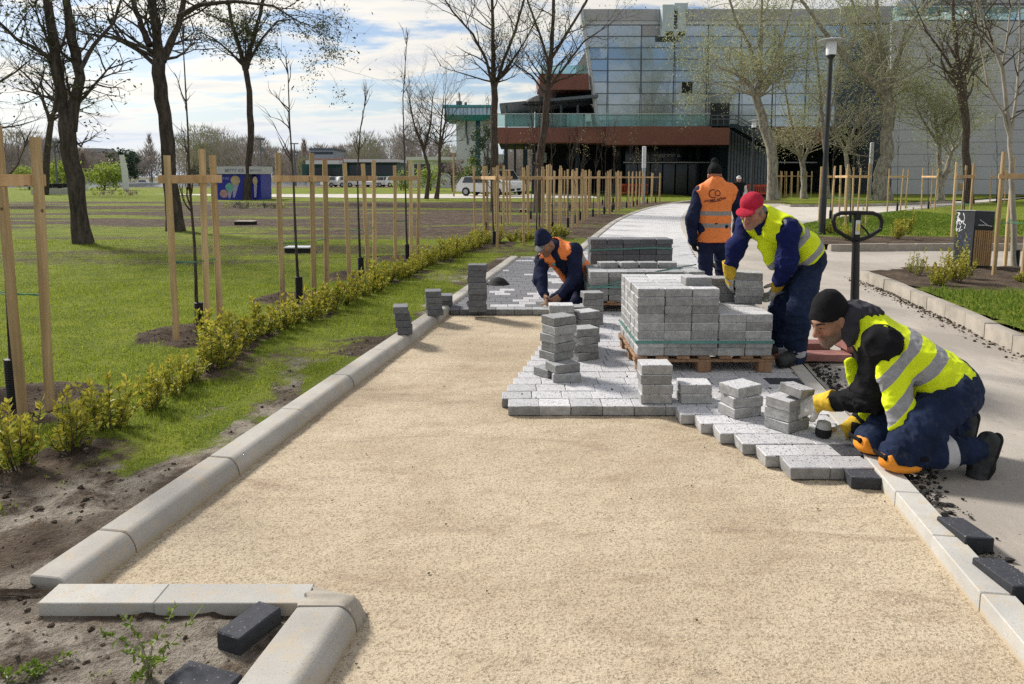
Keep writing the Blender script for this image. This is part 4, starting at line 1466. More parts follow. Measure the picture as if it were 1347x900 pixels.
make_tree('tree', 'dark tree in front of the blue kiosk with drooping leafy right side', [
    stem([(325, 263), (327, 215), (330, 165), (327, 120), (323, 90)], Y3, (.225, .165)),
    stem([(323, 92), (314, 60), (305, 30), (296, -20), (290, -80)], Y3, (.16, .06)),
    stem([(324, 90), (333, 50), (342, 20), (350, -30), (355, -90)], Y3, (.16, .06)),
    stem([(326, 84), (345, 50), (365, 28), (385, 25), (400, 45)], Y3, (.10, .02)),
    stem([(322, 88), (300, 66), (280, 50), (262, 42)], Y3, (.09, .02)),
], 21, 'dark_bark', 'dark_leaf', 10, .15, 2.6, 9, 2, .10, .02, .9, leaf_clump=.13, group='large old trees on the left lawn')
make_tree('tree', 'leaning bare tree far left beside the moored boats', [
    stem([(58, 256), (62, 200), (68, 155)], 60, (.28, .2)),
    stem([(68, 157), (75, 130), (76, 110), (82, 80)], 60, (.16, .04)),
    stem([(66, 160), (56, 130), (40, 105), (25, 90)], 60, (.15, .04)),
], 31, 'dark_bark', None, 0, .1, 3.2, 9, 3, .0, .03, .7, group='far bare trees by the lake')
make_tree('tree', 'bare tree at the left picture edge with long level twigs', [
    stem([(-70, 262), (-60, 200), (-50, 150)], 40, (.3, .2)),
    stem([(-50, 155), (-20, 120), (20, 95), (50, 70)], 40, (.10, .02)),
    stem([(-50, 160), (-10, 170), (25, 165), (48, 158)], 40, (.08, .015)),
    stem([(-50, 155), (-40, 90), (-20, 20)], 40, (.12, .05)),
], 33, 'dark_bark', None, 0, .1, 2.2, 10, 2, .02, .02, .7, group='far bare trees by the lake')
# --- slim bare trees before the building
Y5 = gy(278)
make_tree('tree', 'slim dark tree with steep upright limbs left of the brown terrace', [
    stem([(651, 279), (651, 220), (650, 160), (650, 116)], Y5, (.17, .13)),
    stem([(650, 118), (649, 70), (648, 30), (647, -60)], Y5, (.11, .05)),
    stem([(650, 120), (662, 80), (678, 40), (692, -10), (705, -60)], Y5, (.08, .03), Y5 + .8),
    stem([(650, 122), (640, 80), (622, 45), (595, 15), (578, -12)], Y5, (.07, .02), Y5 - .8),
    stem([(651, 112), (668, 90), (690, 55), (712, 15)], Y5, (.05, .02), Y5 - .5),
], 41, 'brown_bark', 'young_leaf', 1, .07, 1.9, 9, 2, .0, .05, .9, twig_mat='dark_bark', group='slim trees before the terrace')
make_tree('tree', 'slim brown tree with spreading budding limbs in front of the terrace', [
    stem([(708, 280), (709, 225), (716, 165), (720, 120)], Y5 - .6, (.19, .13)),
    stem([(720, 122), (724, 80), (728, 20), (730, -60)], Y5 - .6, (.11, .05)),
    stem([(721, 118), (745, 85), (768, 55), (790, 40)], Y5 - .6, (.06, .02), Y5 - 2),
    stem([(719, 126), (700, 100), (685, 90), (668, 78)], Y5 - .6, (.05, .015), Y5),
    stem([(723, 80), (748, 40), (770, 5), (790, -40)], Y5 - .6, (.07, .03)),
    stem([(722, 84), (710, 45), (695, 5), (684, -40)], Y5 - .6, (.06, .03)),
], 43, 'brown_bark', 'young_leaf', 3, .08, 1.7, 8, 2, .0, .05, .9, twig_mat='dark_bark', leaf_clump=.12, group='slim trees before the terrace')
for k, (x, lab) in enumerate(((563, 'pale twiggy bare tree left of the white tower'), (576, 'second pale twiggy bare tree closest to the white tower'))):
    make_tree('tree', lab, [stem([(x - 2, 262), (x + 2, 225), (x - 6 + 8 * k, 195)], 46, (.12, .09)),
                            stem([(x - 6 + 8 * k, 197), (x - 18 + 22 * k, 165), (x - 26 + 34 * k, 125)], 46, (.08, .02)),
                            stem([(x - 5 + 8 * k, 197), (x + 4 + 6 * k, 160), (x + 6 + 4 * k, 128)], 46, (.08, .02))],
              51 + k, 'brown_bark', None, 0, .1, 2.2, 9, 2, 0, .05, .8, twig_mat='twig_bark', group='bare trees near the white tower')

# --- plane trees on the right
PL = dict(bark='grey_bark', twig_mat='twig_pale', group='plane trees before the grey building')
Yr = 45
make_tree('tree', 'leaning pale plane tree with drooping new leaves right of the glass wall', [
    stem([(1018, 262), (1017, 225), (1015, 195), (1002, 152), (995, 130)], Yr, (.34, .24)),
    stem([(995, 132), (999, 98), (1001, 50), (1003, -40)], Yr, (.2, .06)),
    stem([(996, 135), (985, 108), (966, 96), (948, 90)], Yr, (.14, .03), Yr - 1.5),
    stem([(998, 120), (1015, 90), (1030, 50), (1046, -5)], Yr, (.15, .05)),
    stem([(998, 100), (985, 60), (968, 25), (950, -30)], Yr, (.13, .05)),
], 61, leaf='pale_leaf', leaf_n=16, leaf_size=.115, twig_len=2.6, n_side=11, levels=2, droop=.12, crown_from=.85, leaf_clump=.3, **PL)
make_tree('tree', 'small forked plane tree between the leaning plane and the lamp post', [
    stem([(1058, 262), (1057, 235), (1055, 214)], Yr + 2, (.2, .16)),
    stem([(1055, 216), (1046, 185), (1038, 150), (1030, 100)], Yr + 2, (.11, .04)),
    stem([(1056, 214), (1066, 190), (1076, 165), (1088, 110)], Yr + 2, (.11, .04)),
], 63, leaf='pale_leaf', leaf_n=12, leaf_size=.11, twig_len=2.6, n_side=9, levels=2, droop=.05, crown_from=.8, leaf_clump=.3, **PL)
make_tree('tree', 'thick swollen plane tree with a long limb rising to the left', [
    stem([(1161, 262), (1158, 248), (1160, 230), (1165, 205), (1167, 175), (1169, 150), (1167, 128)], Yr - 1, [.48, .50, .40, .36, .34, .36, .30]),
    stem([(1166, 132), (1152, 113), (1130, 95), (1108, 72), (1082, 38), (1054, 0), (1030, -40)], Yr - 1, (.20, .06), Yr - 4),
    stem([(1166, 128), (1161, 84), (1156, 40), (1150, -40)], Yr - 1, (.21, .08)),
    stem([(1169, 128), (1176, 92), (1192, 40), (1221, 0), (1240, -30)], Yr - 1, (.19, .06), Yr),
    stem([(1164, 110), (1145, 60), (1128, 25), (1110, -30)], Yr - 1, (.14, .06), Yr + 1),
], 67, leaf='pale_leaf', leaf_n=13, leaf_size=.115, twig_len=2.9, n_side=10, levels=2, droop=.08, crown_from=.85, leaf_clump=.3, **PL)
make_tree('tree', 'dark knotted plane tree with a burl in front of the grey wall', [
    stem([(1274, 268), (1272, 235), (1270, 200), (1271, 160), (1266, 125), (1264, 100)], 38, [.22, .2, .18, .15, .24, .17]),
    stem([(1264, 104), (1258, 67), (1254, 20), (1253, -40)], 38, (.12, .05)),
    stem([(1266, 104), (1278, 62), (1284, 20), (1290, -40)], 38, (.10, .04)),
    stem([(1263, 108), (1240, 70), (1218, 40), (1205, 10)], 38, (.07, .02)),
], 71, leaf='pale_leaf', leaf_n=4, leaf_size=.12, twig_len=2.2, n_side=10, levels=2, droop=.02, crown_from=.6, leaf_clump=.25, bark='brown_bark', twig_mat='twig_bark', group='plane trees before the grey building')
make_tree('tree', 'small plane tree with a bent right stem and cloud of pale leaves', [
    stem([(1238, 264), (1236, 235), (1235, 190), (1230, 150)], 44, (.2, .08)),
    stem([(1238, 248), (1246, 220), (1252, 200), (1262, 188)], 44, (.16, .08)),
    stem([(1235, 190), (1218, 165), (1205, 140)], 44, (.09, .03)),
    stem([(1236, 185), (1250, 150), (1262, 125)], 44, (.09, .03)),
], 73, leaf='pale_leaf', leaf_n=18, leaf_size=.115, twig_len=2.1, n_side=10, levels=2, droop=.02, crown_from=.6, leaf_clump=.3, **PL)
make_tree('tree', 'crooked bare small tree between the lamp post and the thick plane', [
    stem([(1115, 262), (1116, 225), (1112, 200), (1122, 175)], Yr, (.16, .09)),
    stem([(1122, 176), (1130, 150), (1136, 120), (1138, 80)], Yr, (.08, .02)),
    stem([(1114, 205), (1100, 180), (1090, 150), (1084, 120)], Yr, (.07, .02)),
    stem([(1118, 190), (1145, 172), (1158, 160)], Yr, (.06, .02)),
], 75, leaf='pale_leaf', leaf_n=2, leaf_size=.12, twig_len=1.9, n_side=12, levels=2, droop=.0, crown_from=.5, leaf_clump=.25, bark='twig_pale', twig_mat='twig_pale', group='plane trees before the grey building')
make_tree('tree', 'tall pale young plane with thin upright limbs above the lamp', [
    stem([(1088, 262), (1086, 200), (1080, 140), (1076, 90), (1070, 20)], Yr + 1, (.16, .04)),
    stem([(1084, 180), (1096, 130), (1104, 90), (1112, 40)], Yr + 1, (.08, .03)),
], 77, leaf='pale_leaf', leaf_n=11, leaf_size=.115, twig_len=2.3, n_side=12, levels=2, droop=.03, crown_from=.4, leaf_clump=.3, **PL)
Ye = G(1336, 350, GZ).y
make_tree('tree', 'slender young tree tied in the nearest right stakes with thin limbs', [
    stem([(1335, 355), (1333, 290), (1331, 235), (1328, 170), (1318, 90), (1300, 40), (1286, 0)], Ye, (.045, .018)),
    stem([(1330, 190), (1320, 150), (1300, 115), (1290, 60), (1284, 0)], Ye, (.022, .008)),
    stem([(1329, 180), (1338, 120), (1342, 60), (1340, -20)], Ye, (.024, .010)),
    stem([(1318, 92), (1326, 40), (1332, -10)], Ye, (.016, .008)),
], 81, leaf='young_leaf', leaf_n=1, leaf_size=.03, twig_len=.75, n_side=9, levels=2, droop=0, crown_from=.6, leaf_clump=.06, bark='twig_pale', twig_mat='twig_bark', group='staked young trees on the right')

# --- far tree mass beyond the lake: one wood nobody could count
def far_wood():
    rg = random.Random(9); rn = np.random.default_rng(4)
    Vs, Fs, fm, nb = [], [], [], 0
    def put(V, F, m):
        nonlocal nb
        Vs.append(V); Fs.append(F + nb); fm.append(np.full(len(F), m)); nb += len(V)
    spots = []
    for k in range(300):
        y = rg.uniform(232, 330); px = rg.uniform(-120, 1020)
        spots.append((px, y, rg.uniform(8, 15) * (.75 + .5 * math.sin(px * .013 + 1) ** 2)))
    for (px, Y, h) in spots:
        x = (px - CX) / FPX * Y * 1.02
        poplar = rg.random() < .08
        wdt = h * (.12 if poplar else rg.uniform(.34, .55)); 
        if poplar: h *= 1.25
        n = 640 if not poplar else 420
        # fine upright twigs
        u = rn.uniform(0, 1, n) ** .7
        zz = h * (.12 + .88 * u)
        prof = np.sqrt(np.clip(1 - ((zz / h - .52) / .50) ** 2, 0, 1)) if not poplar else np.sin(np.clip((zz / h) * 1.05, 0, 1) * np.pi) ** .6
        a = rn.uniform(0, 2 * np.pi, n); r = wdt * prof * np.sqrt(rn.uniform(0, 1, n))
        lump = .75 + .5 * vnoise(a * 1.3 + px, zz * .5, 5)
        b = np.stack([x + r * np.cos(a) * lump, Y + r * np.sin(a) * lump, zz], -1)
        d = np.stack([np.cos(a) * .45, np.sin(a) * .45, rn.uniform(.4, 1.2, n)], -1) * rn.uniform(.8, 2.2, n)[:, None]
        w = np.stack([np.full(n, .085), np.zeros(n), np.zeros(n)], -1)
        V = np.stack([b - w, b + w, b + d], 1).reshape(-1, 3)
        green = rg.random()
        put(V, np.arange(3 * n).reshape(-1, 3), 0 if green < .72 else (1 if green < .86 else 2))
        tw = .22
        V = np.array([[x - tw, Y, 0], [x + tw, Y, 0], [x, Y, h * .9], [x, Y - tw, 0], [x, Y + tw, 0], [x, Y, h * .9]])
        put(V, np.array([[0, 1, 2], [3, 4, 5]]), 3)
    V = np.concatenate(Vs); F = np.concatenate(Fs); f = np.concatenate(fm)
    o = mesh_np('far_wood', V, F, [M['wood_grey'], M['wood_green'], M['wood_brown'], M['wood_grey']], smooth=False, fmat=f)
    props(o, 'hazy wood of bare trees and poplars beyond the lake', 'wood', kind='stuff')
m_leaf('wood_grey', rgb(.20, .18, .165), rgb(.30, .27, .24), .9, .3)
m_leaf('wood_green', rgb(.17, .18, .11), rgb(.26, .26, .15), .9, .3)
m_leaf('wood_brown', rgb(.20, .16, .14), rgb(.28, .23, .20), .9, .3)
far_wood()
# leafy trees at the lake shore
def bushy(label, px, py_base, py_top, wpx, Y, leaf, seed, n=1500, group=None, name='tree', trunk=True, droop=.0, bark='brown_bark', cat='tree', lsz=1.0):
    rg = random.Random(seed); rn = np.random.default_rng(seed)
    b = P(px, py_base, Y); top = P(px, py_top, Y)
    H = top.z - b.z; Wd = wpx / FPX * Y / 2
    t = thing(name, label, cat, b, group=group)
    if trunk:
        mb = MB()
        mb.tube([(0, 0, 0), (rg.gauss(0, .05) * H, 0, H * .3), (rg.gauss(0, .06) * H, 0, H * .7)], [H * .03, H * .024, H * .008], 7)
        for k in range(9):
            a = rg.uniform(0, 6.28); z0 = H * rg.uniform(.15, .5)
            e = Vector((math.cos(a) * Wd * .75, math.sin(a) * Wd * .75, z0 + H * rg.uniform(.15, .4)))
            mb.tube([(0, 0, z0), Vector((0, 0, z0)).lerp(e, .5) + Vector((0, 0, H * .05)), e], [H * .014, H * .009, H * .003], 5)
        mb.build('trunk', M[bark], t, smooth=True)
    lb = LeafBag()
    cl = []
    for k in range(26):
        a = rg.uniform(0, 6.28); u = rg.random(); rr = Wd * .8 * math.sqrt(rg.random())
        zz = H * (.25 + .65 * u); rr *= math.sin(min(1, .25 + .75 * (1 - abs(u - .45))) * 1.57)
        cl.append((Vector((math.cos(a) * rr, math.sin(a) * rr, zz)), Wd * rg.uniform(.16, .34)))
    for k in range(n):
        c, r = rg.choice(cl)
        q = c + Vector((rg.gauss(0, .55), rg.gauss(0, .55), rg.gauss(0, .55) - droop * rg.random() * 2)) * r
        if q.z < .05: q.z = .05 + rg.random() * .1
        sz = Wd * .085 * rg.uniform(.6, 1.4) * lsz
        lb.add(q, (rg.gauss(0, 1), rg.gauss(0, 1), rg.gauss(0, .7) - droop * 2), sz * 1.5, sz * .8)
    lb.build('crown', M[leaf], t, seed)
    return t
bushy('bright green willow left of the leaning bare tree at the shore', 38, 252, 216, 46, 85, 'willow_leaf', 1, 1300, 'green willows at the lake', droop=.4)
bushy('bright green willow right behind the forked tree at the shore', 80, 252, 208, 60, 84, 'willow_leaf', 2, 1500, 'green willows at the lake', droop=.4)
bushy('spreading bright green willow beside the white mast', 138, 252, 212, 58, 82, 'willow_leaf', 3, 1700, 'green willows at the lake', droop=.3)
bushy('dark green dense tree behind the white mast', 166, 243, 196, 52, 140, 'conifer_leaf', 4, 1600, 'dark trees across the lake')
bushy('dark green low tree right of the furrowed trunk across the lake', 262, 243, 218, 40, 150, 'conifer_leaf', 44, 900, 'dark trees across the lake')
bushy('light green willow right of the far pavilion', 528, 252, 220, 34, 80, 'willow_leaf', 5, 900, 'green willows at the lake', droop=.4)
bushy('light green willow behind the pale bare trees', 566, 254, 214, 44, 78, 'willow_leaf', 6, 1200, 'green willows at the lake', droop=.4)
bushy('dark evergreen in front of the terrace left end', 640, 258, 160, 44, 56, 'conifer_leaf', 7, 2600, None)
bushy('yellow green budding bush left of the evergreen', 622, 254, 204, 40, 70, 'young_leaf', 8, 1500, None, name='bush', cat='bush')
bushy('bare brown bush behind the white car', 596, 253, 208, 44, 72, 'wood_brown', 9, 1100, None, name='bush', cat='bush')

# --- stakes with saplings
def stake_set(label, bases, hgt=1.68, bar_z=1.42, bars=((0, 1), (1, 2)), group='stake supports along the left of the path', seed=0, r=.029, z0=T_L, ring=True, sap=None):
    rg = random.Random(seed)
    c = sum(bases, Vector()) / len(bases)
    t = thing('tree_support', label, 'stakes', c, group=group)
    for b in bases:
        h = hgt + rg.uniform(-.05, .05)
        lx, ly = rg.gauss(0, .016), rg.gauss(0, .016)
        mb = MB()
        q = b - c
        n = 5
        mb.tube([q + Vector((lx * h * k / n + rg.gauss(0, .0015), ly * h * k / n, -.1 + (h + .1) * k / n)) for k in range(n + 1)], [r * rg.uniform(.95, 1.05) for k in range(n + 1)], 10)
        mb.build('stake', M['stake_wood'], t, smooth=False)
    for (i, k) in bars:
        a, b = bases[i] - c, bases[k] - c
        d = (b - a).normalized(); L = (b - a).length + .13
        side = Vector((d.y, -d.x, 0)); side = side if side.y < 0 else -side
        ctr = (a + b) / 2 + Vector((0, 0, bar_z + (0 if i == 0 else rg.uniform(-.004, .004)) + .0012 * i)) + side * (r + .011)
        ang = math.atan2(d.y, d.x)
        MB().rbox(ctr, (L, .022, .072), .003, Matrix.Rotation(ang, 3, 'Z')).build('crossbar', M['crossbar_wood'], t)
    zt = hgt * .42
    tie = MB()
    for (i, k) in ((0, 1), (1, 2), (2, 0)):
        if k < len(bases):
            a, b = bases[i] - c, bases[k] - c
            tie.tube([a + Vector((0, 0, zt)), (a + b) / 2 * .35 + Vector((0, 0, zt - .01)), b + Vector((0, 0, zt + .01))], .004, 4)
    tie.build('tie', M['tie_green'], t)
    return t
def sapling(label, pts, seed, r=(.016, .004), group='staked saplings along the left of the path', guard=.30, leaf=None, leaf_n=0, tw=.35, n_side=5, z0=T_L):
    t = make_tree('sapling', label, [(pts, [r[0] + (r[1] - r[0]) * i / (len(pts) - 1) for i in range(len(pts))])], seed, 'dark_bark', leaf, leaf_n, .05, tw, n_side, 1, 0, .10, .5, group, 'sapling',
                  density=1.0, twig_mat='dark_bark', spread=.55, leaf_clump=.05, trunk_sides=7, tip_r=.45)
    mb = MB()
    prof = []
    k = 0; z = -.03
    while z < guard:
        prof += [(.042, z), (.046, z + .006), (.042, z + .012)]; z += .015
    mb.lathe(prof + [(.03, guard)], 12)
    mb.build('trunk_guard', M['black_plastic'], t, smooth=False)
    return t
def gp3(l, z=T_L): return [G(x, y, z) for x, y in l]
SETS = [
    ('nearest stake support cut by the left picture edge', [(30, 543), (66, 537), (-52, 500)], ((0, 1),), 'nearest sapling behind the left edge stakes', [(20, 532), (8, 340), (-2, 200), (-8, 80)]),
    ('three tall stakes with crossbar left of the furrowed tree foot', [(232, 448), (273, 446), (290, 440)], ((0, 1), (1, 2)), 'tall knobbly sapling in the stakes before the blue kiosk', [(264, 440), (258, 390), (256, 320), (250, 250), (247, 170), (241, 60)]),
    ('three stakes right of the blue kiosk', [(372, 401), (413, 397), (430, 391)], ((0, 1), (1, 2)), 'thin sapling with bare tip right of the blue kiosk', [(394, 398), (390, 330), (386, 240), (381, 160), (379, 98)]),
    ('three stakes before the far pavilion', [(460, 369), (485, 366), (493, 361)], ((0, 1), (1, 2)), 'thin crooked sapling before the far pavilion', [(475, 366), (472, 300), (470, 230), (474, 170), (481, 132)]),
    ('three stakes left of the pale bare trees', [(520, 345), (541, 346), (549, 341)], ((0, 1), (1, 2)), 'tall dark sapling left of the pale bare trees', [(536, 344), (534, 280), (532, 200), (530, 130), (535, 58)]),
    ('three stakes just above the hedge end', [(637, 319), (654, 326), (662, 313)], ((0, 1), (1, 2)), 'thin sapling in the stakes above the hedge end', [(650, 323), (648, 280), (647, 235), (646, 200)]),
]
for k, (lab, bs, bars, lab2, sp) in enumerate(SETS):
    stake_set(lab, gp3(bs), seed=k, bars=bars, hgt=1.70 if k == 0 else 1.66)
    b = G(sp[0][0], sp[0][1], T_L)
    sapling(lab2, [b] + [P(x, y, b.y) for x, y in sp[1:]], 100 + k, group='staked saplings along the left of the path', tw=.30, n_side=7, r=(.019, .005))
# rows along the curve
rg = random.Random(77)
cnt = 0
for row_, (off, ya, yb_, stp) in enumerate(((1.25, 15.6, 44, 1.9), (3.3, 19.5, 42, 3.1))):
    Y = ya; num = -1
    while Y < yb_:
        num += 1
        x = float(left_edge(Y)) - off + rg.uniform(-.2, .2)
        c = Vector((x, Y, T_L))
        a0 = rg.uniform(-.4, .4)
        bs = [c + Vector((math.cos(a0 + q) * .27, math.sin(a0 + q) * .27, 0)) for q in (math.pi * 1.05, math.pi * 1.7, .3)]
        cnt += 1
        stake_set('%s set of stakes from the near end in the %s row beside the brick path' % (ORD[num], ['first', 'second'][row_]), bs, hgt=1.68, seed=200 + cnt, group='stake supports along the left of the path')
        hh = rg.uniform(2.2, 3.6)
        sapling('%s thin sapling from the near end in the %s row beside the brick path' % (ORD[num], ['first', 'second'][row_]),
                [c, c + Vector((rg.gauss(0, .03), 0, hh * .4)), c + Vector((rg.gauss(0, .06), 0, hh * .75)), c + Vector((rg.gauss(0, .08), 0, hh))], 300 + cnt,
                leaf='dry_leaf', leaf_n=2 if rg.random() < .5 else 0, tw=.45, n_side=5, guard=.26)
        Y += stp
# right side
RS = [('nearest right stakes round the slender tree beside the litter bin', [(1307, 362), (1345, 362), (1322, 348)], ((0, 1),), None),
      ('stakes right behind the litter bin', [(1252, 311), (1274, 309), (1263, 299)], ((0, 1), (1, 2)), [(1268, 305), (1269, 240), (1268, 190), (1266, 150)]),
      ('stakes just right of the lamp post, the widest group', [(1094, 287), (1112, 298), (1139, 297)], ((0, 1), (1, 2)), [(1118, 293), (1120, 240), (1128, 180), (1130, 130)]),
      ('stakes behind the lamp post foot', [(1077, 293), (1093, 284), (1104, 287)], ((0, 1), (1, 2)), [(1092, 289), (1095, 230), (1098, 170)]),
      ('stakes with a thin stem just right of the lamp', [(1121, 284), (1128, 280), (1111, 281)], ((0, 1), (1, 2)), [(1121, 282), (1123, 220), (1124, 150)]),
      ('stakes in front of the thick swollen plane', [(1167, 279), (1184, 278), (1191, 272)], ((0, 1), (1, 2)), [(1180, 277), (1181, 220), (1183, 160)]),
      ('stakes in front of the small bent plane', [(1212, 275), (1229, 276), (1224, 270)], ((0, 1), (1, 2)), [(1221, 275), (1221, 220), (1219, 150)]),
      ('far stakes behind the slender young tree', [(1302, 268), (1321, 268), (1312, 265)], ((0, 1), (1, 2)), [(1311, 267), (1312, 220), (1309, 160)])]
for k, (lab, bs, bars, sp) in enumerate(RS):
    stake_set(lab, gp3(bs, GZ), seed=40 + k, bars=bars, hgt=1.72, bar_z=1.38, group='stake supports on the right lawns', z0=GZ)
    if sp:
        b = G(sp[0][0], sp[0][1], GZ)
        sapling('thin sapling in the ' + lab, [b] + [P(x, y, b.y) for x, y in sp[1:]], 140 + k, group='staked saplings on the right lawns', tw=.5, leaf='young_leaf', leaf_n=1, n_side=5)
mb = MB(); prof = []; z = -.02
while z < .30:
    prof += [(.052, z), (.057, z + .006), (.052, z + .012)]; z += .015
mb.lathe(prof + [(.05, .31)], 14)
o = mb.build('trunk_guard', M['black_plastic'], [x for x in C.objects if x.name.startswith('tree') and x.get('label', '').startswith('slender young')][0])
for k in range(5):
    px = 1016 + 7 * k
    c = G(px, 259 + (k % 2), GZ)
    bs = [c + Vector((math.cos(q) * .27, math.sin(q) * .27, 0)) for q in (3.3, 5.2, .3)]
    stake_set('%s set of far stakes from the left near the red barriers' % ORD[k], bs, hgt=1.75, seed=60 + k, group='far stakes near the red barriers')
for k, (px, py) in enumerate(((1055, 258), (1062, 259))):
    c = G(px, py, GZ)
    stake_set('%s far stakes at the foot of the small forked plane' % ['left', 'right'][k], [c + Vector((math.cos(q) * .3, math.sin(q) * .3, 0)) for q in (3.3, 5.2, .3)], hgt=1.75, seed=70 + k, group='far stakes near the red barriers')

# --- euonymus shrubs
def shrub_protos(n, H, Wd, stems, seed, gold, name='shrub'):
    rg = random.Random(seed)
    st_, lb, fm = MB(), LeafBag(), []
    for s_ in range(stems):
        a = rg.uniform(0, 6.28); r0 = rg.uniform(0, .25) * Wd
        h = H * rg.choice((.5, .65, .75, .85, .95, 1.2)) * rg.uniform(.9, 1.1); out = rg.uniform(.1, .8) * Wd
        p0 = Vector((math.cos(a) * r0, math.sin(a) * r0, -.02)); p2 = Vector((math.cos(a) * out, math.sin(a) * out, h))
        p1 = p0.lerp(p2, .5) + Vector((math.cos(a) * .1 * Wd, math.sin(a) * .1 * Wd, 0))
        st_.tube([p0, p1, p2], [.0035, .003, .0015], 4, caps=False)
        m = max(8, int(n / stems))
        for k in range(m):
            f = rg.uniform(.12, 1.0) ** .8
            q = (p0 * (1 - f) ** 2 + p1 * 2 * f * (1 - f) + p2 * f * f)
            b = rg.uniform(0, 6.28)
            d = Vector((math.cos(b), math.sin(b), rg.uniform(.1, 1.1) + (f > .85) * .8))
            lb.add(q, d, rg.uniform(.032, .058), rg.uniform(.016, .027))
            fm.append(1 if rg.random() < gold * (.35 + f) else 0)
    return st_, lb, fm
SHR = []
def shrub(label, loc, k, sc, rz, group, protos, parts=True):
    st_me, lf_me = protos[k % len(protos)]
    t = thing('shrub', label, 'shrub', loc, rz, group)
    t.scale = (sc, sc, sc)
    for nm, me in (('stem', st_me), ('leaves', lf_me)):
        o = bpy.data.objects.new(nm, me); C.objects.link(o); o.parent = t
    return t
def mk_protos(cnt, H, Wd, n, stems, gold, seed):
    out = []
    for i in range(cnt):
        a, lb, fm = shrub_protos(n, H, Wd, stems, seed + i, gold)
        V, F = lb.arrays(seed + i)
        o = mesh_np('leaves', V, F, [M['shrub_leaf'], M['shrub_leaf_gold']], None, smooth=False, fmat=fm)
        me = o.data; bpy.data.objects.remove(o)
        out.append((a.data('stem', M['twig_bark'], True), me))
    return out
EU = mk_protos(5, .31, .24, 700, 20, .68, 500)
EUD = mk_protos(5, .32, .28, 820, 20, .66, 520)
rg = random.Random(4)
spots = []
L = smooth_line(HEDGE, .1)
d = 0
while d < len(L):
    p = L[int(d)]
    spots.append(p)
    d += 3.3 if p.y < 5 else 2.9
spots = [p for p in spots if p.y > 2.9]
def lz(x, y): return float(lawn_z(np.array([x]), np.array([y]))[0])
for k, p in enumerate(spots):
    x, y = p.x + rg.uniform(-.05, .05), p.y + rg.uniform(-.03, .03)
    near = p.y < 5.2
    shrub('%s leafy yellow green shrub from the near end of the hedge row' % ORD[k], (x, y, lz(x, y) - .01), rg.randrange(5), rg.uniform(.68, 1.02) * (.92 if near else 1.0), rg.uniform(0, 6.28), 'young shrubs of the hedge row', EU if near else EUD)
GOLD = mk_protos(3, .38, .30, 800, 22, .95, 560)
TALL = mk_protos(2, .55, .24, 420, 12, .45, 580)
for k, (px, py, sc, pr_, lab) in enumerate((
        (1232, 375, .8, GOLD, 'golden shrub in the middle of the bed by the litter bin'), (1258, 372, .95, GOLD, 'largest golden shrub against the litter bin'), (1270, 366, .9, TALL, 'tall yellow tipped shrub before the bin slats'),
        (1207, 362, .6, TALL, 'sparse thin shrub at the left of the bed by the bin'), (1196, 358, .45, TALL, 'smallest thin shrub at the bed corner'), (1345, 372, .5, EUD, 'low green shrub at the right picture edge'),
        (1113, 316, .85, GOLD, 'small golden shrub behind the pallet truck handle'), (1180, 315, 1.0, GOLD, 'round golden shrub on the bed edge of the middle lawn'), (1193, 309, 1.25, TALL, 'tall green shrub next to the round golden shrub'),
        (1130, 310, 1.0, TALL, 'loose green shrub right of the small golden shrub'), (1095, 308, 1.0, EUD, 'green shrub at the lamp post foot'), (1290, 350, .6, EUD, 'low green shrub right of the litter bin'))):
    c = G(px, py, GZ)
    shrub(lab, (c.x, c.y, GZ - .01), k, sc, k * 1.3, 'garden shrubs on the right', pr_)
for k, (px, py) in enumerate(((690, 318), (668, 324), (752, 300), (742, 306))):
    pass
# foreground: thin shrub and a weed in the corner bed
def sparse_plant(name, label, base, stems, seed, mat='willow_leaf', lsz=.016):
    rg = random.Random(seed)
    t = thing(name, label, 'plant', base)
    st_, lb = MB(), LeafBag()
    for (pts) in stems:
        pts = [Vector(p) - Vector(base) for p in pts]
        st_.tube(pts, [.0035 * (1 - .7 * i / (len(pts) - 1)) for i in range(len(pts))], 5)
        for i in range(len(pts) - 1):
            for k in range(13 if i else 4):
                q = pts[i].lerp(pts[i + 1], rg.random())
                lb.add(q, (rg.gauss(0, 1), rg.gauss(0, 1), rg.gauss(.5, .7)), lsz * rg.uniform(.7, 1.5), lsz * rg.uniform(.4, .7))
    st_.build('stem', M['twig_pale'], t, smooth=True)
    lb.build('leaves', M[mat], t, seed)
    return t
b = G(195, 893, .03); yb = b.y
m_leaf('weed_leaf', rgb(.10, .17, .02), rgb(.22, .30, .05), .5, .35)
sparse_plant('young_shrub', 'thin young shrub with open twigs on pale soil in the foreground', b,
             [[b, P(190, 860, yb), P(178, 830, yb + .02), P(160, 806, yb + .05)], [b, P(200, 850, yb), P(212, 835, yb + .05), P(232, 795, yb + .1)],
              [b, P(210, 862, yb), P(232, 840, yb + .06), P(268, 796, yb + .1)], [b, P(186, 858, yb), P(160, 842, yb - .03), P(130, 832, yb - .06)],
              [b, P(200, 872, yb - .03), P(210, 868, yb - .05), P(214, 870, yb - .08)], [b, P(194, 868, yb - .02), P(178, 862, yb - .08), P(168, 858, yb - .1)],
              [b, P(190, 885, yb - .03), P(182, 890, yb - .06), P(178, 897, yb - .08)]], 5, 'weed_leaf', .020)
b = G(8, 905, .03); yb = b.y
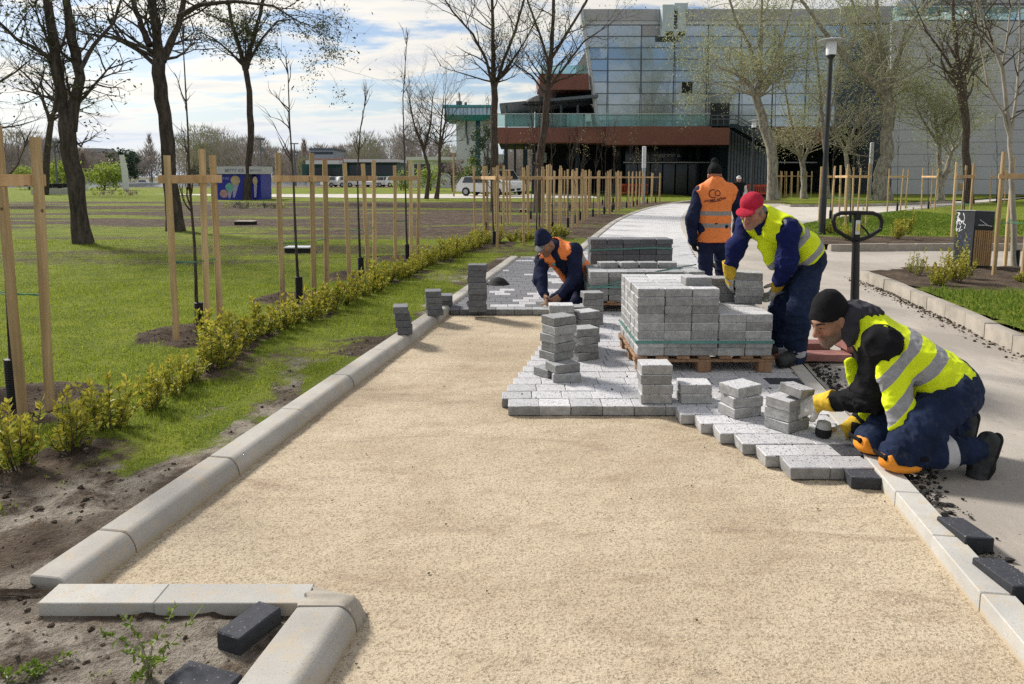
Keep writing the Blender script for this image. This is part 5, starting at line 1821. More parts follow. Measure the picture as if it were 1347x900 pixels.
sparse_plant('weed', 'low green weed creeping over the soil in the bottom left corner', b,
             [[b, P(18, 890, yb), P(35, 878, yb + .04), P(55, 872, yb + .1)], [b, P(30, 888, yb + .02), P(60, 876, yb + .08), P(98, 858, yb + .14)], [b, P(10, 892, yb), P(5, 884, yb + .04), P(-5, 880, yb + .06)],
              [b, P(40, 890, yb + .02), P(52, 885, yb + .05), P(62, 880, yb + .1)]], 7, 'weed_leaf', .020)
# ------------------------------------------------------------------ buildings
def glassmat(name, col, metal=.7, rough=.06, var=.25, bump=.02):
    t = NT(name)
    geo = t.n('ShaderNodeNewGeometry')
    r_ = geo.outputs['Random Per Island']
    c = t.mix(r_, tuple(x * (1 - var) for x in col[:3]) + (1,), tuple(min(1, x * (1 + var)) for x in col[:3]) + (1,))
    t.bump(t.noise(.6, 3, .5), bump, .3)
    M[name] = t.fin(c, rough, metal, .5)
glassmat('facade_glass', rgb(.34, .40, .46), .78, .07, .09, .03)
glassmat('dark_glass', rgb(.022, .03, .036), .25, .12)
glassmat('teal_glass', rgb(.10, .24, .24), .4, .1, .1)
simple('parapet_metal', rgb(.36, .36, .38), .5, var=.06, scale=.4)
simple('mullion', rgb(.11, .13, .15), .5)
simple('steel_light', rgb(.45, .46, .47), .4, metal=.4, var=.06)
simple('fascia_brown', rgb(.18, .072, .054), .55, var=.08, scale=.7)
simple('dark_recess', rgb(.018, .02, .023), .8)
simple('teal_dark', rgb(.016, .032, .042), .55)
simple('panel_grey', rgb(.44, .45, .475), .5, var=.05, scale=.25)
simple('tower_white', rgb(.66, .69, .74), .7, var=.08, scale=.3)
simple('tower_teal', rgb(.05, .29, .35), .45)
simple('tower_blue', rgb(.02, .12, .24), .5)
simple('duct_pale', rgb(.46, .54, .58), .45, var=.08, scale=.8)
simple('apartment', rgb(.36, .37, .40), .9, var=.1, scale=.05)
simple('pavilion_white', rgb(.62, .63, .64), .6, var=.06)
simple('pavilion_green', rgb(.03, .09, .075), .5)
simple('roof_red', rgb(.26, .15, .12), .8)
YB = 62.0
def rect(mb, x0, y0, x1, y1, Y, dep=.3, m=0):
    "box whose front covers the pixel rectangle at distance Y, going dep metres back"
    a, b = P(x0, y1, Y), P(x1, y0, Y)
    c = (a + b) / 2 + Vector((0, dep / 2, 0))
    return mb.box(c, (abs(b.x - a.x), dep, abs(b.z - a.z)), None, m)
zg = .1
B = thing('glass_building', 'large glass fronted building with brown fascia, terrace and open ground floor', 'building', (P(930, 200, YB).x, YB, zg))
def bp(name, mb, mat, smooth=False, parent=None): return mb.build(name, M[mat] if isinstance(mat, str) else mat, parent or B, smooth, True)
# glass wall: panes set out one by one, each with a slightly different tilt
vx = [(800, 800), (844, 844), (888, 888), (932, 932), (976, 976), (1020, 1020), (1064, 1064), (1108, 1108), (1152, 1152), (1180, 1180)]
hy_ = [33, 48, 63, 78, 93, 108, 123, 138, 152, 167]
def left_x(y): return 768 + (y - 27) * (787 - 768) / (166 - 27)
rg = random.Random(2)
gl = MB(); mu = MB()
xs = [None] + [v[0] for v in vx]
for i in range(len(hy_) - 1):
    for k in range(len(xs) - 1):
        ya, yb2 = hy_[i] + .4, hy_[i + 1] - .4
        xa0 = left_x(ya) if k == 0 else xs[k] + .3; xa1 = left_x(yb2) if k == 0 else xs[k] + .3
        xb = xs[k + 1] - .3
        # some panes are split by an inner joint
        cuts = [0, 1] if rg.random() < .6 else [0, rg.choice([.36, .62, .66]), 1]
        for u, v in zip(cuts, cuts[1:]):
            q = [P(xa1 + (xb - xa1) * u, yb2, YB), P(xa1 + (xb - xa1) * v, yb2, YB), P(xa0 + (xb - xa0) * v, ya, YB), P(xa0 + (xb - xa0) * u, ya, YB)]
            tx, tz = rg.gauss(0, .003), rg.gauss(0, .004)
            ctr = sum(q, Vector()) / 4
            q = [p + Vector((0, (p.x - ctr.x) * tx + (p.z - ctr.z) * tz, 0)) for p in q]
            gl.add(q, [(0, 1, 2, 3)])
bp('glass_wall', gl, 'facade_glass')
for y in hy_:
    a, b = P(left_x(y), y, YB), P(1182, y, YB)
    mu.box(((a.x + b.x) / 2, YB - .02, a.z), (b.x - a.x, .12, .055))
for (x, _) in vx:
    a, b = P(x, hy_[0], YB), P(x, hy_[-1], YB)
    mu.box((a.x, YB - .035, (a.z + b.z) / 2), (.055, .14, a.z - b.z))
bp('mullion_grid', mu, 'mullion')
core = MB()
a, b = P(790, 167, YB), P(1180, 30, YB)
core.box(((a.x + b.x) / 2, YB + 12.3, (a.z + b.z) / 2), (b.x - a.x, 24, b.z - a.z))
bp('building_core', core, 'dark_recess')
w_ = MB(); rect(w_, 897, 108.5, 911, 122, YB - .05, .06); bp('window', w_, 'dark_recess')
w_ = MB(); rect(w_, 844.5, 33.5, 871, 47.5, YB - .045, .05); bp('shutter_panel', w_, 'parapet_metal')
w_ = MB()
rect(w_, 767, 12, 1105, 27, YB - .15, 3); bp('parapet', w_, 'parapet_metal')
w_ = MB(); rect(w_, 769, 27, 1105, 33, YB - .06, .6); bp('parapet_sill', w_, 'steel_light')
for x in (800, 863, 911, 956, 1000, 1044):
    w_ = MB(); rect(w_, x - .3, 12.4, x + .3, 26.6, YB - .165, .05); bp('parapet_joint', w_, 'mullion')
w_ = MB(); w_.tube([P(765, 14, YB - .3), P(787, 167, YB - .3)], .16, 8); bp('slanted_column', w_, 'steel_light', True)
# pale air ducts hung over the parapet
dk = MB(); rect(dk, 871, 6, 887, 44, YB - 1.2, 1.0); bp('air_duct', dk, 'duct_pale')
dk = MB(); rect(dk, 891, 9, 902, 44, YB - 1.2, 1.0); rect(dk, 887, 4, 905, 14, YB - .9, 1.6); bp('air_duct', dk, 'duct_pale')
dk = MB(); rect(dk, 869, 38, 904, 48, YB - 1.25, .2)
bp('duct_base', dk, 'duct_pale')
for x in (876, 891):
    dk = MB(); rect(dk, x, 41.5, x + 10, 47.2, YB - 1.3, .06); bp('duct_outlet', dk, 'dark_recess')
# brown fascia of the terrace in three steps, with slab behind
for (x0, y0, x1, y1, dy) in ((652, 168, 761, 187.5, 0), (761, 166, 798, 188, -1.2), (798, 166.2, 960, 190.5, -2.0), (1015, 167, 1090, 189, 0)):
    f_ = MB(); rect(f_, x0, y0, x1, y1, YB - 2 + dy, .25 - dy * .5 + 2); bp('fascia', f_, 'fascia_brown')
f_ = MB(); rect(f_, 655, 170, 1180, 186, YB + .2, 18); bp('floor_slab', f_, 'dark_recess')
def m_clear(name, col, alpha):
    t = NT(name)
    t.fin(col, .08, 0, .5)
    tr = t.n('ShaderNodeBsdfTransparent'); tr.inputs[0].default_value = (.80, .93, .92, 1)
    mx = t.n('ShaderNodeMixShader'); mx.inputs[0].default_value = alpha
    t.l(tr.outputs[0], mx.inputs[1]); t.l(t.b.outputs[0], mx.inputs[2])
    t.l(mx.outputs[0], [n for n in t.t.nodes if n.type == 'OUTPUT_MATERIAL'][0].inputs['Surface'])
    M[name] = t.mat
    return t.mat
# glass railing in front of the terrace
r_ = MB()
x = 653
while x < 934:
    r_ = MB(); rect(r_, x + .4, 150, min(x + 23, 934) - .4, 166.8, YB - 3.6 if x > 740 else YB - 1.8, .03); bp('terrace_railing', r_, M.get('clear_glass') or m_clear('clear_glass', rgb(.30, .46, .46), .26)); x += 23
r_ = MB(); rect(r_, 652, 149.2, 761, 150.2, YB - 1.82, .07); rect(r_, 761, 149.2, 935, 150.2, YB - 3.62, .07); bp('handrail', r_, 'steel_light')
# upper balcony
b_ = MB()
b_.prism([P(709, 97, YB - 1), P(774, 97, YB - 1), P(775, 118, YB - 1), P(722, 118, YB - 1), P(710, 111, YB - 1)], (0, 7, 0)); bp('upper_balcony', b_, 'fascia_brown')
b_ = MB(); rect(b_, 711, 86, 773, 97, YB - .9, .03); bp('balcony_railing', b_, 'clear_glass')
b_ = MB(); rect(b_, 730, 118, 786, 131, YB + 2, 4); bp('upper_recess', b_, 'dark_recess')
# terrace roof, posts and the dark rooms behind
b_ = MB(); b_.prism([P(657, 136, YB - 1), P(787, 124, YB - 1), P(787, 128, YB - 1), P(657, 139, YB - 1)], (0, 9, 0)); bp('terrace_roof', b_, 'mullion')
b_ = MB()
for x in (666, 700, 738, 760): b_.tube([P(x, 138, YB), P(x, 168, YB)], .1, 6)
bp('terrace_post', b_, 'mullion')
b_ = MB(); rect(b_, 704, 138, 790, 168, YB + 7, .4); bp('terrace_room', b_, 'dark_recess')
b_ = MB(); rect(b_, 664, 141, 703, 167, YB + 6.5, .05); bp('terrace_window', b_, 'teal_glass')
b_ = MB(); rect(b_, 745, 150, 786, 166, YB + 4, .05); bp('terrace_window', b_, 'teal_glass')
b_ = MB(); rect(b_, 655, 167.5, 790, 168.5, YB - 1.5, 9); bp('terrace_floor', b_, 'parapet_metal')
# open ground floor: dark rooms, columns, glazing, a thin pale rail
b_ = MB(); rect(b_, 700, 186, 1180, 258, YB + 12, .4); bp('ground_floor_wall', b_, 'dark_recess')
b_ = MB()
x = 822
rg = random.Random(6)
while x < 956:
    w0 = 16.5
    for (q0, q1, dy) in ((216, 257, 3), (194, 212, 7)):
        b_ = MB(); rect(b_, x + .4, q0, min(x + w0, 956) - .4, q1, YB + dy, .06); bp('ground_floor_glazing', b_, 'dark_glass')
    x += w0
b_ = MB(); rect(b_, 820, 213, 1075, 214.6, YB + 2.8, .1); bp('pale_rail', b_, 'steel_light')
for (x, wd) in ((663, 5), (676, 3), (688, 6), (700, 4), (757, 5), (812, 5), (915, 6), (1050, 5), (1090, 5)):
    c_ = MB(); rect(c_, x, 187, x + wd, 258, YB + (1 if x < 760 else 4), .4); bp('column', c_, 'teal_dark')
for (x0, y0, x1, y1) in ((864, 202.5, 876, 207), (877, 202.5, 888, 206), (891, 203, 895, 207), (948, 202, 956, 205), (1040, 199, 1058, 202), (705, 201, 719, 214), (655, 203, 662, 214)):
    b_ = MB(); rect(b_, x0, y0, x1, y1, YB + 6.8 if x0 > 800 else YB + 11.5, .05); bp('far_side_window', b_, 'lamp_white')
# dark stair tower with its outside stair
b_ = MB(); rect(b_, 957, 166, 1016, 258, YB - 2.2, 6); bp('stair_block', b_, 'teal_dark')
b_ = MB()
for x in range(959, 1016, 4): rect(b_, x, 168, x + .5, 256, YB - 2.23, .05)
bp('stair_cladding', b_, 'mullion')
b_ = MB(); b_.prism([P(936, 163, YB - 4), P(970, 163, YB - 4), P(1016, 190, YB - 4), P(1016, 197, YB - 4), P(966, 168, YB - 4), P(936, 168, YB - 4)], (0, 1.4, 0)); bp('stair_flight', b_, 'teal_dark')
b_ = MB()
for dy in (0, 5): b_.tube([P(936, 152 + dy, YB - 4), P(968, 152 + dy, YB - 4), P(1016, 180 + dy, YB - 4)], .045, 5)
for x in range(936, 1016, 8):
    yy = 152 + max(0, x - 968) * 28 / 48
    b_.tube([P(x, yy, YB - 4), P(x, yy + 13, YB - 4)], .03, 4)
bp('stair_railing', b_, 'mullion')
b_ = MB(); rect(b_, 934, 136, 960, 166, YB - .1, .12); bp('terrace_door', b_, 'dark_glass')
b_ = MB(); rect(b_, 1105, 8, 1175, 30, YB + 3, 4); bp('roof_plant', b_, 'parapet_metal')
# things on the terrace
pz = thing('parasol', 'closed black parasol spreading over the upper terrace', 'parasol', P(709, 167, YB - .6))
mb = MB()
a = P(709, 125, YB - .6)
r0 = (P(731, 130, YB - .6) - P(688, 130, YB - .6)).x / 2
mb.lathe([(.03, 0), (r0 * .5, -.22), (r0, -.62), (r0 * .98, -.78), (r0 * .45, -.5), (.05, -.3)], 8, a)
mb.build('canopy', M['black_plastic'], pz, False, True)
MB().tube([P(709, 167, YB - .6), a + Vector((0, 0, .05))], .04, 6).build('pole', M['black_metal'], pz, True, True)
ch = thing('terrace_chair', 'white high backed chair at the terrace railing', 'chair', P(774, 167, YB - 2.6))
mb = MB(); q = P(774, 167, YB - 2.6)
mb.box(q + Vector((0, 0, .45)), (.5, .5, .08)); mb.build('seat', M['white_paint'], ch, False, True)
mb = MB(); mb.prism([q + Vector((-.25, .2, .45)), q + Vector((.25, .2, .45)), q + Vector((.2, .25, 1.05)), q + Vector((-.2, .25, 1.05))], (0, .06, 0)); mb.build('backrest', M['white_paint'], ch, False, True)
for sx in (-.21, .21):
    for sy in (-.2, .2): MB().tube([q + Vector((sx, sy, 0)), q + Vector((sx, sy, .45))], .025, 5).build('leg', M['white_paint'], ch, False, True)

# grey panel building on the right
YG = 57.0
Gb = thing('panel_building', 'big windowless building clad in pale grey panels with dark joints', 'building', (P(1290, 200, YG).x, YG, zg))
def gp_(name, mb, mat): return mb.build(name, M[mat], Gb, False, True)
w_ = MB(); jn = MB()
ylines = [28, 45, 61, 77, 93, 109, 124, 139, 155, 171, 187, 203, 219.5, 236, 256]
xl = [1172, 1206, 1240, 1274, 1308, 1342, 1376, 1410, 1444, 1478]
rg = random.Random(12)
for i in range(len(ylines) - 1):
    rect(w_, xl[0], ylines[i] + .22, xl[-1], ylines[i + 1] - .22, YG, .2)
gp_('panel_wall', w_, 'panel_grey')
rect(jn, 1170, 26, 1480, 258, YG + .12, 20); gp_('wall_core', jn, 'mullion')
w_ = MB(); x = 1172
while x < 1470: rect(w_, x + .3, 9, x + 23.5, 27, YG + .3, .06); x += 24
gp_('parapet_glass', w_, 'clear_glass')
w_ = MB(); rect(w_, 1172, 7.6, 1470, 9, YG + .28, .1); gp_('parapet_rail', w_, 'steel_light')
for (x0, y0, x1, y1) in ((1212, -12, 1262, 8), (1268, -30, 1292, 2), (1300, -14, 1372, 4)):
    w_ = MB(); rect(w_, x0, y0, x1, y1, YG + 6, 4); gp_('roof_plant', w_, 'mullion' if x0 < 1262 else 'parapet_metal')
for (x, y, mt) in ((1234, 19, 'black_metal'), (1272, 17, 'lamp_white')):
    t = thing('floodlight', 'black floodlight clamped to the grey building parapet' if mt == 'black_metal' else 'white floodlight clamped to the grey building parapet', 'floodlight', P(x, y, YG - .3))
    q = P(x, y, YG - .3)
    mb = MB(); mb.lathe([(.08, -.12), (.22, -.1), (.12, .14), (.03, .18)], 10, q); mb.build('lamp_head', M[mt], t, True, True)
    mb = MB(); mb.tube([q + Vector((0, 0, .1)), q + Vector((.1, .1, .35)), q + Vector((.1, .5, .4))], .03, 5); mb.build('arm', M['black_metal'], t, True, True)
w_ = MB(); rect(w_, 1261, 241, 1270, 250, YG - .05, .08); gp_('vent_hatch', w_, 'dry_hatch' if 'dry_hatch' in M else 'stake_wood')

# white tower with teal lookout
YT = 76.0
T = thing('lookout_tower', 'white tower with a wide teal glazed lookout room on top', 'tower', (P(620, 200, YT).x, YT, zg))
def tp(name, mb, mat): return mb.build(name, M[mat], T, False, True)
w_ = MB(); rect(w_, 601, 157, 626, 258, YT, 3.0); rect(w_, 632, 157, 646, 258, YT, 3); tp('shaft', w_, 'tower_white')
w_ = MB(); rect(w_, 626, 157, 632, 258, YT + .15, 2.5); tp('blue_stripe', w_, 'tower_blue')
w_ = MB(); w_.prism([P(583, 151, YT - 2), P(647, 151, YT - 2), P(646, 158, YT - 1.5), P(586, 158, YT - 1.5)], (0, 5.5, 0)); tp('lookout_floor', w_, 'tower_teal')
w_ = MB(); rect(w_, 582, 138, 648, 141, YT - 2.2, 6); tp('roof', w_, 'tower_teal')
w_ = MB(); x = 585
while x < 645: rect(w_, x + .25, 141, x + 4.6, 151, YT - 1.8, .05); x += 5
tp('lookout_glazing', w_, 'facade_glass')
w_ = MB(); x = 585
while x < 647: rect(w_, x - .3, 141, x + .3, 151, YT - 1.9, .1); x += 5
tp('window_post', w_, 'tower_teal')
w_ = MB(); rect(w_, 600, 133, 607, 138, YT, 1); w_.tube([P(605, 138, YT), P(605, 129, YT), P(604, 122, YT)], .06, 5); rect(w_, 611, 134.5, 614, 138, YT, .5); tp('roof_equipment', w_, 'mullion')
w_ = MB()
w_.tube([P(613, 158, YT - .1), P(613, 176, YT - .1), P(615, 182, YT - .1), P(615, 190, YT - .1)], .09, 5); tp('downpipe', w_, 'mullion')

# low buildings and pavilion beyond
def lowb(name, label, rects, Y, cat='building'):
    xs_ = [r[1] for r in rects] + [r[3] for r in rects]
    t = thing(name, label, cat, (P(sum(xs_) / len(xs_), 240, Y).x, Y, zg))
    for (nm, x0, y0, x1, y1, mt, dy, dep) in rects:
        w_ = MB(); rect(w_, x0, y0, x1, y1, Y + dy, dep); w_.build(nm, M[mt], t, False, True)
    return t
lowb('low_building', 'low white flat roofed building left of the white tower', [('wall', 538, 211, 604, 250, 'pavilion_white', 0, 8), ('roof', 534, 206.5, 606, 211, 'pavilion_white', -.6, 9), ('window', 545, 216, 566, 232, 'dark_glass', -.05, .1), ('window', 580, 214, 602, 228, 'dark_glass', -.05, .1)], 100)
lowb('pavilion', 'far lakeside pavilion with white scalloped awning and dark green glazing', [('wall', 398, 216, 452, 240, 'pavilion_green', 0, 10), ('awning', 402, 211, 446, 216, 'pavilion_white', -2, 6), ('roof', 410, 208.5, 456, 212, 'roof_red', 1, 8), ('window', 404, 221, 448, 232, 'dark_glass', -.1, .1)], 132)
lowb('pavilion', 'long far pavilion with white flat roof right of the awning', [('wall', 454, 214, 522, 242, 'pavilion_green', 0, 10), ('roof', 452, 209.5, 523, 213.5, 'pavilion_white', -2, 12), ('window', 460, 217, 518, 230, 'dark_glass', -.1, .1)], 134)
lowb('office_block', 'small flat roofed office block rising over the far trees', [('wall', 408, 197, 439, 240, 'apartment', 0, 15), ('window_band', 409, 200, 438, 203, 'dark_glass', -.1, .15), ('roof', 407, 195, 440, 197, 'mullion', -.5, 16)], 225)
for k, (x0, y0, x1, y1, Y, lab) in enumerate(((109, 195, 134, 236, 420, 'far pale apartment block right of the forked tree'), (44, 192, 56, 236, 430, 'far apartment block left of the leaning bare tree'), (61, 195, 76, 236, 425, 'far apartment block right of the leaning bare tree'), (-4, 197, 22, 236, 410, 'far apartment block at the left picture edge'))):
    rs = [('wall', x0, y0 + 3, x1, y1, 'apartment', 0, 20), ('roof', x0 + 1, y0, x1 - 2, y0 + 3, 'apartment', 1, 15)]
    y = y0 + 5
    while y < y1 - 6:
        rs.append(('window_band', x0 + .8, y, x1 - .8, y + 1.3, 'mullion', -.1, .2)); y += 3.2
    lowb('apartment_block', lab, rs, Y)

# ------------------------------------------------------------------ street furniture
def lamp(label, foot, H, sc=1.0, glass=True):
    t = thing('street_lamp', label, 'street lamp', foot, 0, 'dark street lamps')
    MB().lathe([(.11 * sc, 0), (.11 * sc, .03), (.078 * sc, .05), (.075 * sc, H * .18), (.062 * sc, H * .2), (.05 * sc, H - .48 * sc), (.05 * sc, H - .47 * sc)], 14).build('pole', M['black_metal'], t, True)
    MB().lathe([(.05 * sc, H - .47 * sc), (.10 * sc, H - .40 * sc), (.115 * sc, H - .385 * sc), (.11 * sc, H - .37 * sc)], 14).build('collar', M['black_metal'], t, True)
    MB().lathe([(.112 * sc, H - .37 * sc), (.118 * sc, H - .07 * sc), (.115 * sc, H - .065 * sc)], 16).build('lamp_glass', M['lamp_glass'], t, True)
    MB().lathe([(.11 * sc, H - .065 * sc), (.31 * sc, H - .055 * sc), (.315 * sc, H - .04 * sc), (.25 * sc, H - .015 * sc), (.07 * sc, H + .01 * sc), (.02 * sc, H + .035 * sc)], 24).build('shade', M['pole_metal'], t, True)
    return t
f = G(1081, 308, GZ); tp_ = P(1089, 51, f.y)
lamp('tall dark street lamp with flat disc shade, the nearest one', f, tp_.z - GZ, 1.0)
f = G(988, 264, GZ); tp_ = P(990, 158, f.y)
lamp('smaller looking dark street lamp before the stair block', f, tp_.z - GZ, 1.15)
def column_light(label, px, py, ytop, r=.09, z=T_L):
    f = G(px, py, z); h = P(px, ytop, f.y).z - z
    t = thing('light_column', label, 'light column', f, 0, 'slim steel light columns')
    MB().lathe([(r * 1.5, 0), (r * 1.5, .02), (r, .03), (r, h * .62)], 12).build('pole', M['pole_metal'], t, True)
    MB().lathe([(r * 1.15, h * .62), (r * 1.15, h), (r * .5, h + .02)], 12).build('lamp_head', M['lamp_white'], t, True)
column_light('slim steel light column with white top among the far stakes', 846, 267, 193, .10)
column_light('slim light column with white top right of the thick plane', 1143, 262, 188, .10, GZ)
f = G(597, 259, T_L); h = P(597, 192, f.y).z - T_L
t = thing('park_lamp', 'pale park lamp with boxy head before the low white building', 'street lamp', f)
MB().lathe([(.07, 0), (.055, h - .5)], 8).build('pole', M['stake_wood'], t, True)
MB().lathe([(.10, h - .5), (.2, h - .45), (.2, h - .12), (.28, h - .1), (.24, h - .02), (.05, h)], 12).build('lamp_head', M['lamp_white'], t, True)
for (x, py, y1, lab, Y) in ((76, 250, 187, 'dark floodlight mast behind the forked tree', 80), (345, 250, 183, 'dark slim mast right of the blue kiosk', 62), (389, 246, 189, 'thin far mast before the pavilion', 120)):
    b_ = P(x, py, Y); b_.z = .08; e = P(x, y1, Y)
    t = thing('light_mast', lab, 'mast', b_, 0, 'dark light masts')
    h = e.z - b_.z
    MB().tube([(0, 0, 0), (0, 0, h * .5), (0, 0, h)], [.13 * Y / 80, .10 * Y / 80, .07 * Y / 80], 8).build('pole', M['mullion'], t, True)
    MB().box((0, 0, h), (.9 * Y / 80, .2, .16)).build('lamp_head', M['mullion'], t)
    MB().box((.2 * Y / 80, 0, h * .80), (.5 * Y / 80, .2, .22)).build('lamp_head', M['mullion'], t)
b_ = P(166, 250, 80); b_.z = .08
t = thing('banner_mast', 'thick white slanting mast behind the spreading willow', 'mast', b_)
q = [P(166, 250, 80), P(164, 225, 80), P(160, 204, 80)]
MB().tube(q, [.30, .34, .26], 8).build('pole', M['pavilion_white'], t, True, True)

# litter bin
f = G(1277, 351, GZ); tb = P(1277, 277, f.y)
H = tb.z - GZ
bt = thing('litter_bin', 'dark leaning litter bin with white graffiti and wooden slats', 'litter bin', f, R(40))
bt.rotation_euler = (R(-1.5), R(2.5), R(13))
wB = .36
MB().rbox((0, 0, H / 2), (wB, wB, H - .02), .008).build('body', M['bin_dark'], bt)
MB().rbox((0, 0, H - .006), (wB + .02, wB + .02, .012), .004).build('lid', M['pole_metal'], bt)
sl = MB()
for k in range(9): sl.rbox((-wB / 2 + .03 + k * .0375, -wB / 2 - .008, H * .345), (.026, .016, H * .62), .003)
sl.build('slats', M['slat_wood'], bt)
MB().rbox((.0, -wB / 2 - .004, H * .70), (wB * .94, .006, .05), .002).build('opening_plate', M['black_plastic'], bt)
rg = random.Random(15)
def scrib(mat, zlo, zhi, ylo, yhi, n, wd, seed):
    rg = random.Random(seed)
    mb = MB(); xf = -wB / 2 - .0015
    for s_ in range(n):
        y, z = rg.uniform(ylo, yhi), rg.uniform(zlo, zhi)
        pts = [(y, z)]
        for k in range(rg.randrange(3, 7)):
            y = min(yhi, max(ylo, y + rg.uniform(-.07, .07))); z = min(zhi, max(zlo, z + rg.uniform(-.09, .09))); pts.append((y, z))
        for (a, b) in zip(pts, pts[1:]):
            d = Vector((b[0] - a[0], b[1] - a[1])); 
            if d.length < .004: continue
            nrm = Vector((-d.y, d.x)).normalized() * wd; off = rg.uniform(0, .0006)
            mb.add([(xf - off, a[0] - nrm.x, a[1] - nrm.y), (xf - off, b[0] - nrm.x, b[1] - nrm.y), (xf - off, b[0] + nrm.x, b[1] + nrm.y), (xf - off, a[0] + nrm.x, a[1] + nrm.y)], [(0, 1, 2, 3)])
    return mb
scrib('graffiti_white', H * .62, H * .95, -.02, .155, 9, .0045, 3).build('graffiti', M['graffiti_white'], bt)
scrib('graffiti_blue', H * .25, H * .6, -.14, .13, 9, .004, 5).build('graffiti', M['graffiti_blue'], bt)
mb = MB()
for (a, b) in (((-.10, H * .84), (.06, H * .74)), ((-.12, H * .745), (.05, H * .75)), ((.06, H * .74), (.13, H * .735))):
    d = Vector((b[0] - a[0], b[1] - a[1])); nn2 = Vector((-d.y, d.x)).normalized() * .004
    yf_ = -wB / 2 - .0085
    mb.add([(a[0] - nn2.x, yf_, a[1] - nn2.y), (b[0] - nn2.x, yf_, b[1] - nn2.y), (b[0] + nn2.x, yf_, b[1] + nn2.y), (a[0] + nn2.x, yf_, a[1] + nn2.y)], [(0, 1, 2, 3)])
mb.build('graffiti', M['graffiti_white'], bt)

# pallet truck
f = G(1122, 468, .03)
pt = thing('pallet_truck', 'pallet truck with black loop handle and worn red forks', 'pallet truck', f)
top = P(1126, 281, f.y)
s_ = top.z
q0 = Vector((0, 0, .12)); q1 = Vector((top.x - f.x, .0, top.z - .03 - f.z))
low = P(1126, 318, f.y) - f
MB().tube([q0, q0.lerp(low, .5), low], [.040, .034, .030], 12).build('drawbar', M['black_metal'], pt, True)
lp_px = [(1126, 318), (1112, 311), (1099, 302), (1096, 292), (1098, 284), (1106, 280.5), (1126, 280), (1148, 280.5), (1157, 284), (1160, 291), (1158, 302), (1144, 311), (1126, 318)]
MB().tube([P(x, y, f.y) - f for x, y in lp_px], .017, 10, caps=False).build('handle_loop', M['black_plastic'], pt, True)
c_ = P(1126.5, 299, f.y) - f
MB().rbox(c_, (.055, .05, .22), .01).build('handle_post', M['black_plastic'], pt)
MB().rbox(c_ + Vector((.0, -.028, -.0)), (.034, .006, .115), .002).build('label', M['pavilion_white'], pt)
MB().rbox(c_ + Vector((.0, -.0325, .0)), (.022, .003, .06), .001).build('label', M['yellow_label'], pt)
MB().tube([c_ + Vector((.03, 0, .02)), c_ + Vector((.07, -.01, -.02)), c_ + Vector((.10, -.01, -.06))], .008, 6).build('release_lever', M['black_plastic'], pt, True)
MB().rbox((0, 0, .14), (.18, .22, .16), .02).rbox((-.11, 0, .15), (.10, .50, .14), .02).build('pump_body', M['dirty_red'], pt)
for sy in (-.20, .20):
    mb = MB()
    mb.prism([Vector((-.14, sy - .08, .075)), Vector((-1.0, sy - .08, .075)), Vector((-1.06, sy - .08, .05)), Vector((-1.0, sy - .08, .03)), Vector((-.14, sy - .08, .02))], (0, .16, 0))
    mb.build('fork', M['dirty_red'], pt)
for sy in (-.05, .05):
    mb = MB(); mb.tube([Vector((0, sy - .025, .06)), Vector((0, sy + .025, .06))], .075, 16); mb.build('steering_wheel', M['rubber'], pt)

# irrigation hatches on the lawn
for (x, y, w_, lab) in ((390, 333, 34, 'pale lidded valve box standing on the lawn between the stakes'), (320, 296, 26, 'flat pale manhole slab on the bare lawn'), (688, 279, 9, 'small pale valve lid beside the slim dark tree'), (724, 271, 9, 'small pale valve lid beside the slim brown tree')):
    f = G(x, y, T_L); s_ = FPX / (f.y * ct + 1.44 * st); wm = w_ / s_
    t = thing('valve_box', lab, 'valve box', f, 0, 'valve boxes on the lawn')
    MB().rbox((0, wm * .35, .03), (wm * .94, wm * .66, .12), .01).build('box', M['black_plastic'], t)
    MB().rbox((0, wm * .35, .10), (wm, wm * .72, .025), .006).build('lid', M['garden_kerb_concrete'] if x == 320 else M['lamp_white'], t)

# blue ice cream kiosk
YK = gy(263)
K = thing('kiosk', 'blue ice cream kiosk with white header and pictures of cones', 'kiosk', (P(314, 262, YK).x, YK, T_L))
simple('kiosk_blue', rgb(.025, .035, .32), .5, var=.15, scale=.5)
simple('kiosk_white', rgb(.50, .50, .53), .6, var=.05)
simple('kiosk_print', rgb(.13, .14, .20), .6)
simple('scoop_cream', rgb(.46, .36, .22), .7); simple('scoop_mint', rgb(.15, .38, .33), .7); simple('scoop_pink', rgb(.42, .24, .28), .7); simple('cone_pale', rgb(.36, .34, .48), .7)
a, b = P(286, 262, YK), P(331, 219, YK)
x1_ = P(342, 262, YK).x
wz = b.z
def kp(nm, mb, mat): return mb.build(nm, M[mat], K, False, True)
zh = P(300, 229, YK).z
mb = MB(); mb.box(((a.x + b.x) / 2, YK + 1.2, (zh + T_L) / 2), (b.x - a.x, 2.4, zh - T_L)); kp('front_panel', mb, 'kiosk_blue')
mb = MB(); mb.box(((x1_ + b.x) / 2 + .03, YK + 1.3, (zh + T_L) / 2), (x1_ - b.x - .06, 2.0, zh - T_L)); kp('side_panel', mb, 'kiosk_blue')
mb = MB(); mb.box(((a.x + x1_) / 2, YK + 1.2, (zh + wz) / 2), (x1_ - a.x + .1, 2.7, wz - zh - .004)); kp('header', mb, 'kiosk_white')
def disc(px, py, rpx, mat, n=20, asp=1.0):
    c = P(px, py, YK - .012); r = rpx / FPX * YK
    mb = MB()
    ring = [c + Vector((math.cos(q) * r, 0, math.sin(q) * r * asp)) for q in [2 * math.pi * i / n for i in range(n)]]
    mb.prism(ring, (0, .01, 0)); kp('ice_cream_picture', mb, mat)
